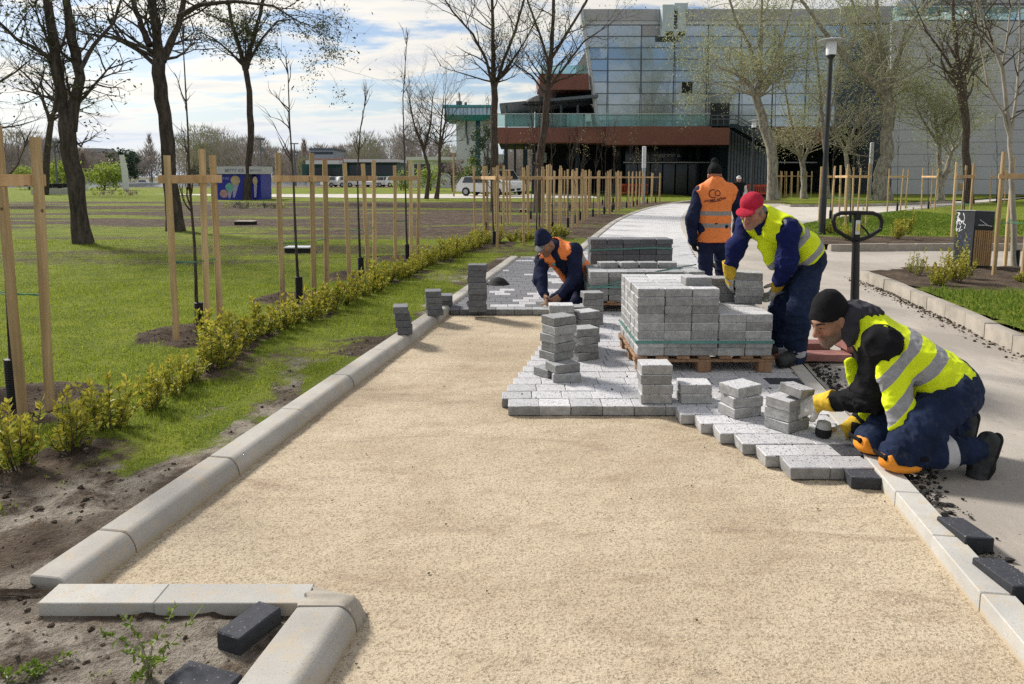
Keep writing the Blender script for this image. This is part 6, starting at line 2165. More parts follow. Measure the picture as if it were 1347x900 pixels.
def wedge(px, py, w0, h, lean, mat):
    mb = MB(); mb.prism([P(px - w0, py, YK - .010), P(px + w0, py, YK - .010), P(px + lean + 1, py + h, YK - .010), P(px + lean - 1.5, py + h, YK - .010)], (0, .008, 0)); kp('cone_picture', mb, mat)
wedge(310, 243, 4, 17, -2, 'cone_pale'); wedge(303, 250, 3, 11, -1, 'cone_pale')
disc(309.5, 237.5, 6.2, 'scoop_cream'); disc(302, 246.5, 5.6, 'scoop_mint', asp=1.0); disc(294.5, 255, 5.4, 'scoop_pink')
wedge(336, 243, 2.2, 17, 0, 'cone_pale'); disc(335.5, 238, 3.2, 'scoop_cream', asp=1.7)
def text(nm, body, loc, size, mat, parent, rot=(R(90), 0, 0), ext=.002, align='CENTER', font_scale=(1, 1, 1)):
    cu = bpy.data.curves.new(nm, 'FONT'); cu.body = body; cu.size = size; cu.align_x = align; cu.align_y = 'CENTER'; cu.extrude = ext; cu.resolution_u = 3
    o = bpy.data.objects.new(nm, cu); C.objects.link(o)
    dg = bpy.context.evaluated_depsgraph_get(); dg.update()
    me = bpy.data.meshes.new_from_object(o.evaluated_get(dg))
    bpy.data.objects.remove(o); bpy.data.curves.remove(cu)
    me.materials.clear(); me.materials.append(M[mat])
    o = bpy.data.objects.new(nm, me); C.objects.link(o)
    o.parent = parent
    o.location = Vector(loc) - (origin_of(parent) if parent else Vector()); o.rotation_euler = rot; o.scale = font_scale
    return o
text('header_lettering', 'BETTY ICE', P(308, 224.5, YK - .165), .26, 'kiosk_print', K)
text('header_lettering', 'BETTY ICE', P(336.5, 224.5, YK - .165), .16, 'kiosk_print', K)
text('panel_lettering', 'BETTY ICE', P(292.5, 235, YK - .02), .18, 'kiosk_white', K)

# red plastic barriers
def barrier(label, px, py, wpx, hpx, n, mat='barrier_red', group='red plastic barriers'):
    f = G(px, py, .05); s_ = FPX / (f.y * ct + 1.45 * st); w, h = wpx / s_, hpx / s_
    t = thing('barrier', label, 'barrier', f, 0, group)
    mb = MB().rbox((0, 0, h * .90), (w, .06, h * .2), .01).rbox((0, 0, h * .16), (w, .06, h * .16), .01)
    for k in range(n): mb.box((-w / 2 + w * (k + .5) / n, 0, h * .52), (w / n * .42, .045, h * .58))
    mb.build('panel', M[mat], t)
    for sx in (-.38, .38): MB().rbox((sx * w, 0, .03), (.08, .45, .06), .01).build('foot', M['rubber'], t)
barrier('red plastic barrier right behind the standing worker', 981, 257, 23, 14, 9)
barrier('red plastic barrier before the stair block, the right one', 1004.5, 257, 22, 14, 9)
for k, x in enumerate((818, 832, 846)): barrier('%s pinkish red barrier behind the far stakes under the building' % ['left', 'middle', 'right'][k], x, 256, 13, 14, 6)

# cars
simple('car_glass', rgb(.03, .04, .05), .08, spec=.8, var=.1)
simple('car_white', rgb(.70, .71, .72), .25, var=.02, spec=.5)
def car(name, label, loc, rz, L=4.2, W=1.75, Hh=1.48, van=False):
    t = thing(name, label, 'car', loc, rz, 'white parked cars')
    if van: prof = [(-.5, .30), (-.5, .95), (-.46, 1.0), (-.42, 1.95), (.18, 1.98), (.32, 1.2), (.47, 1.02), (.5, .80), (.5, .3)]
    else: prof = [(-.5, .32), (-.5, .72), (-.47, .98), (-.40, 1.40), (-.28, 1.48), (.02, 1.48), (.20, 1.05), (.42, .92), (.495, .70), (.5, .30)]
    def ring(y, ins):
        return [Vector((x * L * (1 - ins * .03), y - math.copysign(max(0, (z - .95)) * .22, y) if abs(y) > .1 else y, z)) for x, z in prof]
    mb = MB()
    mb.loft([ring(-W / 2 + .02, 1), ring(-W / 2 + .06, 0) if False else ring(-W / 2, 0), ring(W / 2, 0), ring(W / 2 - .02, 1)])
    mb.build('body', M['car_white'], t, fix=True)
    zt, zb_ = (1.80, 1.12) if van else (1.40, .98)
    for sy in (-1, 1):
        def sd(x, z): return Vector((x * L, sy * (W / 2 + .006 - max(0, z - .95) * .22), z))
        wins = [((-.38, zb_), (-.16, zb_), (-.16, zt), (-.34, zt)), ((-.14, zb_), (.15, zb_), (.05, zt), (-.14, zt))] if not van else [((-.02, zb_), (.27, zb_ + .02), (.17, zt), (-.02, zt))]
        for wq in wins:
            m2_ = MB(); m2_.prism([sd(x, z) for x, z in wq], (0, sy * .008, 0)); m2_.build('side_window', M['car_glass'], t)
        for x in (-.31, .31):
            wb = MB(); c0 = Vector((x * L, sy * (W / 2 - .1), .32)); wb.tube([c0, c0 + Vector((0, sy * .115, 0))], .32, 18); wh = wb.build('wheel', M['rubber'], t)
            rb = MB(); rb.tube([c0 + Vector((0, sy * .11, 0)), c0 + Vector((0, sy * .125, 0))], .19, 14); r2 = rb.build('rim', M['pole_metal'], wh)
        hb = MB(); hb.box((.478 * L, sy * W * .38, .76), (.12, .32, .14)); hb.build('headlight', M['lamp_glass'], t)
    ws = MB()
    if van: q = [(.325, 1.22), (.19, 1.92)]
    else: q = [(.21, 1.06), (.045, 1.45)]
    (xa, za), (xb, zb2) = q
    ws.prism([Vector((xa * L + .02, -W * .41, za + .02)), Vector((xa * L + .02, W * .41, za + .02)), Vector((xb * L + .02, W * .36, zb2)), Vector((xb * L + .02, -W * .36, zb2))], (.012, 0, .012)); ws.build('windscreen', M['car_glass'], t, fix=True)
    MB().rbox((.5 * L, 0, .45), (.06, W * .5, .16), .01).build('grille', M['black_plastic'], t)
    return t
f = P(640, 260, 56); car('parked_car', 'white hatchback parked behind the slim dark tree', (f.x, 56, .09), R(-24))
f = P(655, 258, 60); car('parked_van', 'white van parked behind the white hatchback', (f.x + .2, 60.3, .09), R(-60), 4.8, 1.9, 2.0, True)
for k, px in enumerate((412, 442, 466, 496, 500, 512)):
    pass
rg = random.Random(3)
for k, px in enumerate((443, 456, 470, 499, 508, 518)):
    f = P(px, 246, 106); car('parked_car', '%s tiny white car from the left in the far row before the pavilions' % ORD[k], (f.x, 106 + rg.uniform(-.5, .5), .09), R(rg.uniform(20, 60)), 4.0)

# boats on and by the lake
simple('boat_hull', rgb(.6, .6, .58), .4, var=.05)
def boat(label, loc, rz, L, seats=True):
    t = thing('boat', label, 'boat', loc, rz, 'boats by the lake')
    rings = []
    for u in (-.5, -.3, 0, .25, .42, .5):
        w = .32 * L * (1 - max(0, u) ** 2 * 3.4) * .5 + .02
        z0 = .02 + max(0, u) * .5
        rings.append([Vector((u * L, -w, .5 + z0 * .6)), Vector((u * L, -w * .7, z0)), Vector((u * L, w * .7, z0)), Vector((u * L, w, .5 + z0 * .6))])
    mb = MB(); mb.loft(rings); mb.build('hull', M['boat_hull'], t, fix=True)
    if seats:
        for k in range(3): MB().rbox((-.28 * L + .22 * L * k, 0, .72), (.12 * L, .26 * L, .4), .04).build('seat', M['black_plastic'], t)
    else:
        MB().prism([Vector((-.15 * L, -.12 * L, .5)), Vector((.2 * L, -.12 * L, .5)), Vector((.1 * L, -.10 * L, 1.1)), Vector((-.12 * L, -.10 * L, 1.1))], (0, .22 * L, 0)).build('cabin', M['boat_hull'], t)
        MB().rbox((.02 * L, -.125 * L, .85), (.2 * L, .02, .22), .01).build('cabin_window', M['car_glass'], t)
f = P(188, 246, 118); boat('white motor boat with cabin on the lake', (f.x, 118, .02), R(10), 5.2, False)
for k, px in enumerate((66, 77, 88)):
    f = P(px, 257, 62); boat('%s pedal boat with dark seats drawn up at the lake shore' % ['left', 'middle', 'right'][k], (f.x, 62 + k * .3, .05), R(25), 2.6)
# dry flower bed and low plants near the kiosk
DRY = mk_protos(2, .6, .35, 260, 12, .5, 700)
for k, px in enumerate((126, 136, 146, 156, 168, 176)):
    f = P(px, 260, 58); bushy('%s reddish dry bush from the left in the far bed by the lake' % ORD[k], px, 260, 249, 13, 58 + .3 * (k % 2), 'wood_brown' if k % 3 else 'willow_leaf', 800 + k, 240, 'dry bushes by the lake', name='bush', trunk=False, cat='bush', lsz=1.6)
for k, px in enumerate((246, 300, 312, 322, 334, 348, 360, 372)):
    bushy('%s low mixed shrub from the left before the blue kiosk' % ORD[k], px, 277 if k else 275, 266 if k else 252, 16, 34 + .4 * (k % 3), ['dark_leaf', 'shrub_leaf', 'conifer_leaf'][k % 3] if k else 'wood_brown', 820 + k, 240, 'low shrubs before the kiosk', name='bush', trunk=False, cat='bush', lsz=1.5)
for k, px in enumerate((700, 712, 726, 742, 870, 890)):
    pass
# ------------------------------------------------------------------ smooth bodies: distance fields turned into one continuous skin
def vnoise3(p, seed=0):
    ip = np.floor(p).astype(np.int64); f = p - ip
    f = f * f * (3 - 2 * f)
    def hh(dx, dy, dz):
        h = ((ip[..., 0] + dx) * 374761393 + (ip[..., 1] + dy) * 668265263 + (ip[..., 2] + dz) * 2147483647 + seed * 1442695041) & 0xFFFFFFFF
        h = ((h ^ (h >> 13)) * 1274126177) & 0xFFFFFFFF
        return ((h ^ (h >> 16)) & 0xFFFF) / 65535.0
    x, y, z = f[..., 0], f[..., 1], f[..., 2]
    def lx(dy, dz): return hh(0, dy, dz) * (1 - x) + hh(1, dy, dz) * x
    return (lx(0, 0) * (1 - y) + lx(1, 0) * y) * (1 - z) + (lx(0, 1) * (1 - y) + lx(1, 1) * y) * z
class Sdf:
    def __init__(s): s.ops = []; s.wr = []
    def cone(s, a, b, ra, rb, k=.02, flat=None, sub=False):
        s.ops.append(('cone', np.array(a, float), np.array(b, float), ra, rb, k, flat, sub)); return s
    def ell(s, c, r, k=.02, fr=None, sub=False):
        if isinstance(r, (int, float)): r = (r, r, r)
        s.ops.append(('ell', np.array(c, float), np.array(r, float), k, fr, sub)); return s
    def cut(s, n, p, k=0.0):
        n = np.array(n, float); n /= np.linalg.norm(n)
        s.ops.append(('cut', n, float(n @ np.array(p, float)), k)); return s
    def wrinkle(s, amp, scale, axis=None, stretch=1.0, seed=0, ctr=None, rad=None):
        s.wr.append((amp, scale, axis, stretch, seed, ctr, rad)); return s
    def extend(s, other): s.ops += other.ops; s.wr += other.wr; return s
    def bounds(s):
        lo, hi = np.full(3, 1e9), np.full(3, -1e9)
        for o in s.ops:
            if o[0] == 'cone' and not o[7]:
                for q, r in ((o[1], o[3]), (o[2], o[4])): lo = np.minimum(lo, q - r); hi = np.maximum(hi, q + r)
            elif o[0] == 'ell' and not o[5]:
                r = o[2].max(); lo = np.minimum(lo, o[1] - r); hi = np.maximum(hi, o[1] + r)
        return lo - .035, hi + .035
    def field(s, h):
        lo, hi = s.bounds()
        n = np.ceil((hi - lo) / h).astype(int) + 1
        Fd = np.full(n, .5, dtype=np.float32)
        ax = [lo[i] + h * np.arange(n[i]) for i in range(3)]
        def blk(l, u):
            a = np.clip(np.floor((l - lo) / h).astype(int), 0, n - 1); b = np.clip(np.ceil((u - lo) / h).astype(int) + 1, 1, n)
            sl = tuple(slice(a[i], b[i]) for i in range(3))
            X, Y, Z = np.meshgrid(ax[0][sl[0]], ax[1][sl[1]], ax[2][sl[2]], indexing='ij')
            return sl, np.stack([X, Y, Z], -1)
        for o in s.ops:
            if o[0] == 'cone':
                _, a, b, ra, rb, k, flat, sub = o
                m = max(ra, rb) + k + .03
                sl, p = blk(np.minimum(a, b) - m, np.maximum(a, b) + m)
                ba = b - a; L2 = max(ba @ ba, 1e-9)
                t = np.clip(((p - a) @ ba) / L2, 0, 1)
                q = p - a - t[..., None] * ba
                if flat is not None:
                    fn, fs = np.array(flat[0], float), flat[1]; fn = fn / np.linalg.norm(fn)
                    qn = q @ fn
                    d = np.sqrt(np.maximum((q * q).sum(-1) + (1 / fs ** 2 - 1) * qn * qn, 1e-12)) - (ra + (rb - ra) * t)
                    d = d * (.5 + .5 * fs)
                else:
                    d = np.sqrt((q * q).sum(-1)) - (ra + (rb - ra) * t)
            elif o[0] == 'ell':
                _, c, r, k, fr, sub = o
                m = r.max() + k + .03
                sl, p = blk(c - m, c + m)
                q = p - c
                if fr is not None: q = q @ np.array(fr).T      # rows of fr: local axes
                k0 = np.sqrt(((q / r) ** 2).sum(-1)); k1 = np.sqrt(((q / (r * r)) ** 2).sum(-1)) + 1e-9
                d = k0 * (k0 - 1) / k1
            else:
                _, nrm, dd, k = o
                X, Y, Z = np.meshgrid(*ax, indexing='ij')
                d = (X * nrm[0] + Y * nrm[1] + Z * nrm[2] - dd).astype(np.float32)
                Fd = np.maximum(Fd, d); continue
            A = Fd[sl]; d = d.astype(np.float32)
            if sub:
                d = -d
                hh_ = np.clip(.5 - .5 * (d - A) / -k if False else .5 + .5 * (d - A) / k, 0, 1)
                Fd[sl] = A * (1 - hh_) + d * hh_ + k * hh_ * (1 - hh_)
            else:
                hh_ = np.clip(.5 + .5 * (d - A) / k, 0, 1)
                Fd[sl] = d * (1 - hh_) + A * hh_ - k * hh_ * (1 - hh_)
        if s.wr:
            near = np.argwhere(np.abs(Fd) < .05)
            P_ = lo + near * h
            dl = np.zeros(len(P_))
            for (amp, sc, axis, stc, seed, ctr, rad) in s.wr:
                q = P_ * sc
                if axis is not None:
                    a_ = np.array(axis, float); a_ /= np.linalg.norm(a_)
                    q = q + np.outer(P_ @ a_, a_) * sc * (stc - 1)
                v = 1 - 2 * np.abs(vnoise3(q, seed) - .5)
                v = v * v - .45 + .25 * (vnoise3(q * 2.1, seed + 5) - .5)
                wgt = 1.0
                if ctr is not None:
                    wgt = np.exp(-((P_ - np.array(ctr)) ** 2).sum(-1) / (rad * rad))
                dl += amp * v * wgt
            Fd[near[:, 0], near[:, 1], near[:, 2]] -= dl.astype(np.float32)
        return Fd, lo
    def surface(s, h, smooth=2):
        Fd, lo = s.field(h)
        sg = Fd < 0
        c = sg[:-1, :-1, :-1].astype(np.int8)
        c = sum(sg[i:Fd.shape[0] - 1 + i, j:Fd.shape[1] - 1 + j, k:Fd.shape[2] - 1 + k].astype(np.int8) for i in (0, 1) for j in (0, 1) for k in (0, 1))
        act = np.argwhere((c > 0) & (c < 8))
        idx = np.full(c.shape, -1, dtype=np.int64); idx[act[:, 0], act[:, 1], act[:, 2]] = np.arange(len(act))
        cor = [(i, j, k) for i in (0, 1) for j in (0, 1) for k in (0, 1)]
        val = {q: Fd[act[:, 0] + q[0], act[:, 1] + q[1], act[:, 2] + q[2]] for q in cor}
        sm = np.zeros((len(act), 3)); cn = np.zeros(len(act))
        for q in cor:
            for d in range(3):
                if q[d] == 0:
                    r = list(q); r[d] = 1; r = tuple(r)
                    a, b = val[q], val[r]
                    x = (a < 0) != (b < 0)
                    t = np.where(x, a / np.where(a - b == 0, 1, a - b), 0)
                    pt = np.array(q, float)[None, :].repeat(len(act), 0); pt[:, d] += t
                    sm += pt * x[:, None]; cn += x
        V = lo + (act + sm / cn[:, None]) * h
        quads = []
        for d in range(3):
            e1, e2 = [(1, 2), (2, 0), (0, 1)][d]
            s0 = [slice(1, -1)] * 3; s0[d] = slice(0, -1); s1 = [slice(1, -1)] * 3; s1[d] = slice(1, None)
            A, B_ = sg[tuple(s0)], sg[tuple(s1)]
            off = np.ones(3, int); off[d] = 0
            ed = np.argwhere(A != B_)
            ins = A[ed[:, 0], ed[:, 1], ed[:, 2]]
            ed = ed + off
            def cell(a, b):
                q = ed.copy(); q[:, e1] -= a; q[:, e2] -= b
                return idx[q[:, 0], q[:, 1], q[:, 2]]
            Q = np.stack([cell(1, 1), cell(0, 1), cell(0, 0), cell(1, 0)], -1)
            Q[~ins] = Q[~ins][:, ::-1]
            quads.append(Q)
        Fq = np.concatenate(quads)
        Fq = Fq[(Fq >= 0).all(1)]
        for _ in range(smooth):
            acc = np.zeros_like(V); cn = np.zeros(len(V))
            for a, b in ((0, 1), (1, 2), (2, 3), (3, 0)):
                np.add.at(acc, Fq[:, a], V[Fq[:, b]]); np.add.at(acc, Fq[:, b], V[Fq[:, a]])
                np.add.at(cn, Fq[:, a], 1); np.add.at(cn, Fq[:, b], 1)
            V = V * .5 + acc / np.maximum(cn, 1)[:, None] * .5
        return V, Fq
    def build(s, name, mat, parent, h=.007, smooth=2, attrs=None):
        V, Fq = s.surface(h, smooth)
        at = {k: f(V) for k, f in attrs.items()} if attrs else None
        return mesh_np(name, V, Fq, M[mat] if isinstance(mat, str) else mat, parent, True, world_=True, attrs=at)

def nrm(v):
    v = np.array(v, float); return v / np.linalg.norm(v)
class Frame:
    "local frame: r right, f forward, u up (of the part)"
    def __init__(s, c, fwd, up):
        s.c = np.array(c, float); s.f = nrm(fwd); u = np.array(up, float); u = u - s.f * (u @ s.f); s.u = nrm(u); s.r = np.cross(s.f, s.u)
        s.R = np.stack([s.r, s.f, s.u])
    def __call__(s, r, f, u): return s.c + s.r * r + s.f * f + s.u * u
    def local(s, V): return (V - s.c) @ s.R.T
def head_ops(S, fr, sc=1.0):
    q = lambda a, b, c: fr(a * sc, b * sc, c * sc)
    e = lambda c, r, k, sub=False: S.ell(q(*c), tuple(x * sc for x in r), k * sc, fr.R, sub)
    e((0, -.012, .035), (.074, .094, .082), .02)
    e((0, .028, -.025), (.060, .062, .085), .03)
    for s_ in (-1, 1):
        S.cone(q(s_ * .046, .005, -.062), q(s_ * .012, .070, -.098), .027 * sc, .020 * sc, .03 * sc)
        e((s_ * .040, .060, -.022), (.024, .022, .022), .02)
        S.cone(q(s_ * .010, .084, .028), q(s_ * .050, .066, .026), .011 * sc, .010 * sc, .014 * sc)
        e((s_ * .077, -.006, -.010), (.010, .021, .034), .010)
        e((s_ * .032, .098, .006), (.018, .013, .012), .008, True)
        e((s_ * .031, .074, .006), (.0150, .0150, .0135), .004)
        e((s_ * .013, .099, -.034), (.010, .012, .009), .008)
    S.cone(q(0, .084, .016), q(0, .114, -.026), .010 * sc, .0145 * sc, .012 * sc)
    S.cone(q(-.020, .088, -.060), q(.020, .088, -.060), .0075 * sc, .0075 * sc, .008 * sc)
    S.cone(q(-.017, .087, -.0735), q(.017, .087, -.0735), .0085 * sc, .0085 * sc, .008 * sc)
    e((0, .073, -.098), (.024, .02, .018), .02)
def hand_ops(S, wr, d, pn, side, curl=.6, fat=1.0, spread=.12, thumb=.5, sz=1.0, curls=None):
    """wr wrist, d pointing along the hand, pn = palm normal (side the fingers close to); side +1: thumb on d x pn side"""
    d = nrm(d); pn = np.array(pn, float); pn = nrm(pn - d * (pn @ d)); sd = np.cross(d, pn) * side
    wr = np.array(wr, float)
    L = .095 * sz
    for i, a in enumerate((-.030, -.010, .010, .030)):
        S.cone(wr + sd * a * .6 * sz, wr + d * L + sd * a * sz, .017 * fat * sz, .0145 * fat * sz, .012)
    S.cone(wr - d * .03, wr + d * .02, .026 * fat * sz, .028 * fat * sz, .02, flat=(pn, .75))
    for i, (a, ln) in enumerate(((.033, .072), (.011, .080), (-.011, .075), (-.032, .060))):
        ln *= sz
        p = wr + d * L * .98 + sd * a * sz
        cc = (curls[i] if curls else curl)
        dd = nrm(d + sd * a * spread * 40 * .25)
        ang = 0
        for k, (f, r0, r1) in enumerate(((.46, .0105, .0100), (.30, .0100, .0093), (.24, .0093, .0082))):
            ang += cc * (.75, .95, .7)[k]
            u = dd * math.cos(ang) + pn * math.sin(ang)
            q = p + u * ln * f * 1.0
            S.cone(p, q, r0 * fat * sz, r1 * fat * sz, .004)
            p = q
    p = wr + d * .025 * sz + sd * .026 * sz
    t1 = nrm(d * .65 + sd * .75 + pn * .35)
    q = p + t1 * .040 * sz
    S.cone(p, q, .0155 * fat * sz, .0125 * fat * sz, .012)
    t2 = nrm(d * .85 + sd * (.35 - .6 * thumb) + pn * (.35 + .7 * thumb))
    r = q + t2 * .032 * sz
    S.cone(q, r, .0122 * fat * sz, .011 * fat * sz, .004)
    t3 = nrm(d * .8 + sd * (.1 - .7 * thumb) + pn * (.4 + .7 * thumb))
    S.cone(r, r + t3 * .026 * sz, .011 * fat * sz, .009 * fat * sz, .004)

def m_cloth(name, c, fold=.25, rough=.9, weave=900, sheen=.0, dust=0.0):
    t = NT(name)
    a = t.ramp(t.noise(9, 5, .65), .3, .7)
    col = t.mix(a, tuple(x * (1 - fold) for x in c[:3]) + (1,), tuple(min(1, x * (1 + fold)) for x in c[:3]) + (1,))
    if dust:
        col = t.mix(t.math('MULTIPLY', t.ramp(t.noise(16, 6, .75), .52, .75), dust), col, rgb(.22, .20, .18))
    t.bump(t.math('ADD', t.noise(240, 2, .6), t.math('MULTIPLY', t.noise(28, 4, .6), 2.0)), .35, .006)
    M[name] = t.fin(col, rough, 0, .2)
m_cloth('cloth_black', rgb(.007, .007, .009))
m_cloth('cloth_hood', rgb(.035, .035, .045))
m_cloth('cloth_navy', rgb(.010, .015, .045), dust=.05)
m_cloth('cloth_denim', rgb(.011, .020, .052), .35, dust=.16)
m_cloth('cloth_royal', rgb(.006, .011, .072))
m_cloth('cloth_red', rgb(.42, .018, .045), dust=.05)
m_cloth('cloth_white', rgb(.55, .55, .54))
m_cloth('cloth_grey', rgb(.16, .16, .16))
m_cloth('boot_leather', rgb(.030, .032, .034), .35, .6, dust=.25)
simple('boot_sole', rgb(.012), .85)
simple('reflective', rgb(.40, .40, .42), .35, var=.1, spec=.6)
simple('knee_pad', rgb(.72, .26, .02), .6, var=.15)
def m_vest(name, base, stripe=rgb(.36, .36, .38), bands=(), vbands=()):
    "two reflective bands sewn round the vest: steered by the height value t on the garment"
    t = NT(name)
    a = t.ramp(t.noise(10, 4, .6), .3, .7)
    c = t.mix(a, tuple(x * .85 for x in base[:3]) + (1,), base)
    tv = t.attr('t')
    f = None
    for (lo, hi) in bands:
        m = t.math('MULTIPLY', t.math('GREATER_THAN', tv, lo), t.math('LESS_THAN', tv, hi))
        f = m if f is None else t.math('MAXIMUM', f, m)
    sn = t.mix(t.ramp(t.noise(30, 3, .6), .3, .7), tuple(x * .8 for x in stripe[:3]) + (1,), stripe)
    if f is not None: c = t.mix(f, c, sn)
    t.bump(t.math('ADD', t.noise(300, 2, .6), t.math('MULTIPLY', t.noise(20, 4, .6), 2.5)), .35, .006)
    M[name] = t.fin(c, .6, 0, .3)
    tr = t.n('ShaderNodeBsdfTranslucent'); t.l(c, tr.inputs['Color'])
    mx = t.n('ShaderNodeMixShader'); mx.inputs[0].default_value = .10
    t.l(t.b.outputs[0], mx.inputs[1]); t.l(tr.outputs[0], mx.inputs[2])
    t.l(mx.outputs[0], [n for n in t.t.nodes if n.type == 'OUTPUT_MATERIAL'][0].inputs['Surface'])
def m_skin(name, c, beard=rgb(.10, .08, .07), amt=.55):
    t = NT(name)
    a = t.ramp(t.noise(35, 4, .6), .3, .7)
    col = t.mix(a, tuple(x * .86 for x in c[:3]) + (1,), c)
    col = t.mix(t.math('MULTIPLY', t.attr('beard'), amt), col, beard)
    col = t.mix(t.math('MULTIPLY', t.attr('lips'), .6), col, rgb(.30, .10, .09))
    col = t.mix(t.math('MULTIPLY', t.attr('flush'), .35), col, rgb(.46, .15, .11))
    t.bump(t.math('ADD', t.noise(260, 3, .6), t.math('MULTIPLY', t.noise(60, 4, .7, vec=t.mapping((1, 1, 2.5))), 1.5)), .35, .004)
    M[name] = t.fin(col, .55, 0, .35)
    t.b.inputs['Subsurface Weight'].default_value = .08
    t.b.inputs['Subsurface Radius'].default_value = (.012, .005, .003)
m_skin('skin_tan', rgb(.31, .168, .105), amt=.7)
m_skin('skin_red', rgb(.38, .19, .13), amt=.25)
def face_attrs(fr, beard=1.0):
    def bd(V):
        L = fr.local(V)
        u, f, r = L[:, 2], L[:, 1], np.abs(L[:, 0])
        b = sstep(-.028, -.052, u) * sstep(-.03, .02, f) * sstep(-.15, -.12, u)
        return b * beard
    def lp(V):
        L = fr.local(V)
        return (np.abs(L[:, 0]) < .022) * (np.abs(L[:, 2] + .067) < .011) * (L[:, 1] > .07) * 1.0
    def fl(V):
        L = fr.local(V)
        return np.exp(-((np.abs(L[:, 0]) - .04) ** 2 + (L[:, 2] + .02) ** 2) / .0006) * (L[:, 1] > .03) + np.exp(-(L[:, 0] ** 2 + (L[:, 2] + .025) ** 2) / .0003) * (L[:, 1] > .09)
    return {'beard': bd, 'lips': lp, 'flush': fl}
def eyes(fr, parent, sc=1.0, closed=True):
    for s_ in (-1, 1):
        E = Sdf().cone(fr(s_ * .022 * sc, .0895 * sc, .0035 * sc), fr(s_ * .041 * sc, .0835 * sc, .0035 * sc), .0028 * sc, .0022 * sc, .002)
        E.build('eye', 'rubber', parent, .0018, 1)
        B_ = Sdf().cone(fr(s_ * .016 * sc, .0965 * sc, .027 * sc), fr(s_ * .036 * sc, .089 * sc, .032 * sc), .0042 * sc, .004 * sc, .003).cone(fr(s_ * .036 * sc, .089 * sc, .032 * sc), fr(s_ * .054 * sc, .074 * sc, .026 * sc), .004 * sc, .0025 * sc, .003)
        B_.build('eyebrow', 'cloth_black', parent, .002, 1)
def limb(S, pts, rads, k=.03):
    for i in range(len(pts) - 1): S.cone(pts[i], pts[i + 1], rads[i], rads[i + 1], k)
# ------------------------------------------------------------------ people
DY = 0.0
def pv(px, py, Y): return np.array(P(px, py, Y + DY))
def torso_ops(S, J, g=0.0, waist=.150, chest=.165, flat=.70, hips=True):
    "pelvis, belly, chest and shoulder girdle along the spine"
    lat = nrm(J['shR'] - J['shL']); sp = nrm(J['neck'] - J['pelvis']); fwd = nrm(np.cross(sp, lat)); 
    fl = (fwd, flat)
    if hips: S.cone(J['hipL'] * .75 + J['hipR'] * .25, J['hipR'] * .75 + J['hipL'] * .25, .125 + g, .125 + g, .05)
    S.cone(J['pelvis'], J['belly'], waist + g, waist + .005 + g, .05, fl)
    S.cone(J['belly'], J['chest'], waist + .005 + g, chest + g, .06, fl)
    S.cone(J['chest'], J['chest'] * .45 + J['neck'] * .55, chest + g, .115 + g, .05, fl)
    S.cone(J['shL'], J['shR'], .070 + g, .070 + g, .06)
    S.cone(J['shL'] * .35 + J['shR'] * .65, J['neck'], .07 + g, .062 + g, .04)
    S.cone(J['shR'] * .35 + J['shL'] * .65, J['neck'], .07 + g, .062 + g, .04)
    return lat, sp, fwd
def inner_body(J, fr, sc=1.0, hands=None):
    "one continuous figure: head, neck, trunk, arms, legs (and bare hands)"
    S = Sdf()
    torso_ops(S, J, -.035)
    S.cone(J['neck'], fr(0, -.02 * sc, -.05 * sc), .056, .052 * sc, .03)
    head_ops(S, fr, sc)
    for a in 'LR':
        limb(S, [J['sh' + a], J['el' + a], J['wr' + a]], [.045, .036, .027])
        limb(S, [J['hip' + a], J['kn' + a], J['an' + a]], [.07, .048, .034])
    if hands:
        for hd in hands: hand_ops(S, *hd[0], **hd[1])
    return S
def vest(J, g, hem, front_open=True, arm_r=.098, hem_n=None, neck_r=.085, len_drop=None):
    lat = nrm(J['shR'] - J['shL']); sp = nrm(J['neck'] - J['pelvis']); fwd = nrm(np.cross(sp, lat))
    S = Sdf()
    torso_ops(S, J, g, hips=False)
    if len_drop is not None:
        S.cone(J['pelvis'], len_drop, .158 + g, .172 + g, .05, (fwd, .78))
    for a, o in (('L', -1), ('R', 1)):
        d = nrm(J['el' + a] - J['sh' + a])
        S.cone(J['sh' + a] + lat * o * .055 - d * .02, J['sh' + a] + lat * o * .09 + d * .2, arm_r, arm_r * 1.05, .012, sub=True)
    S.cone(J['neck'] + sp * .04 + fwd * .015, J['neck'] + sp * .14 + fwd * .10, neck_r, neck_r * 1.5, .012, sub=True)
    S.cone(J['neck'] + fwd * .13, J['chest'] + fwd * .22, .055, .012, .01, sub=True)
    S.cut(hem_n if hem_n is not None else -sp, hem)
    return S, lat, sp, fwd
def boot(t, an, heel, toe, up, h=.007, shaft=None):
    "ankle, heel point, toe point (on the sole), up = away from the sole"
    up = nrm(up); S = Sdf()
    S.cone(an, heel + up * .045, .050, .043, .03)
    S.cone(heel + up * .042, toe + up * .045, .042, .040, .03)
    S.cone(heel * .4 + toe * .6 + up * .055, toe + up * .042, .050, .040, .03)
    if shaft is not None: S.cone(an, shaft, .052, .062, .02)
    S.wrinkle(.006, 34, None, 1, 4)
    S.build('boot', 'boot_leather', t, h)
    d = nrm(toe - heel)
    S = Sdf().cone(heel + up * .010 - d * .012, heel * .72 + toe * .28 + up * .010, .044, .046, .01, (up, .42)).cone(heel * .6 + toe * .4 + up * .016, heel * .35 + toe * .65 + up * .012, .036, .052, .01, (up, .34)).cone(heel * .35 + toe * .65 + up * .012, toe + up * .014 + d * .008, .050, .040, .02, (up, .4))
    S.build('boot_sole', 'boot_sole', t, h)
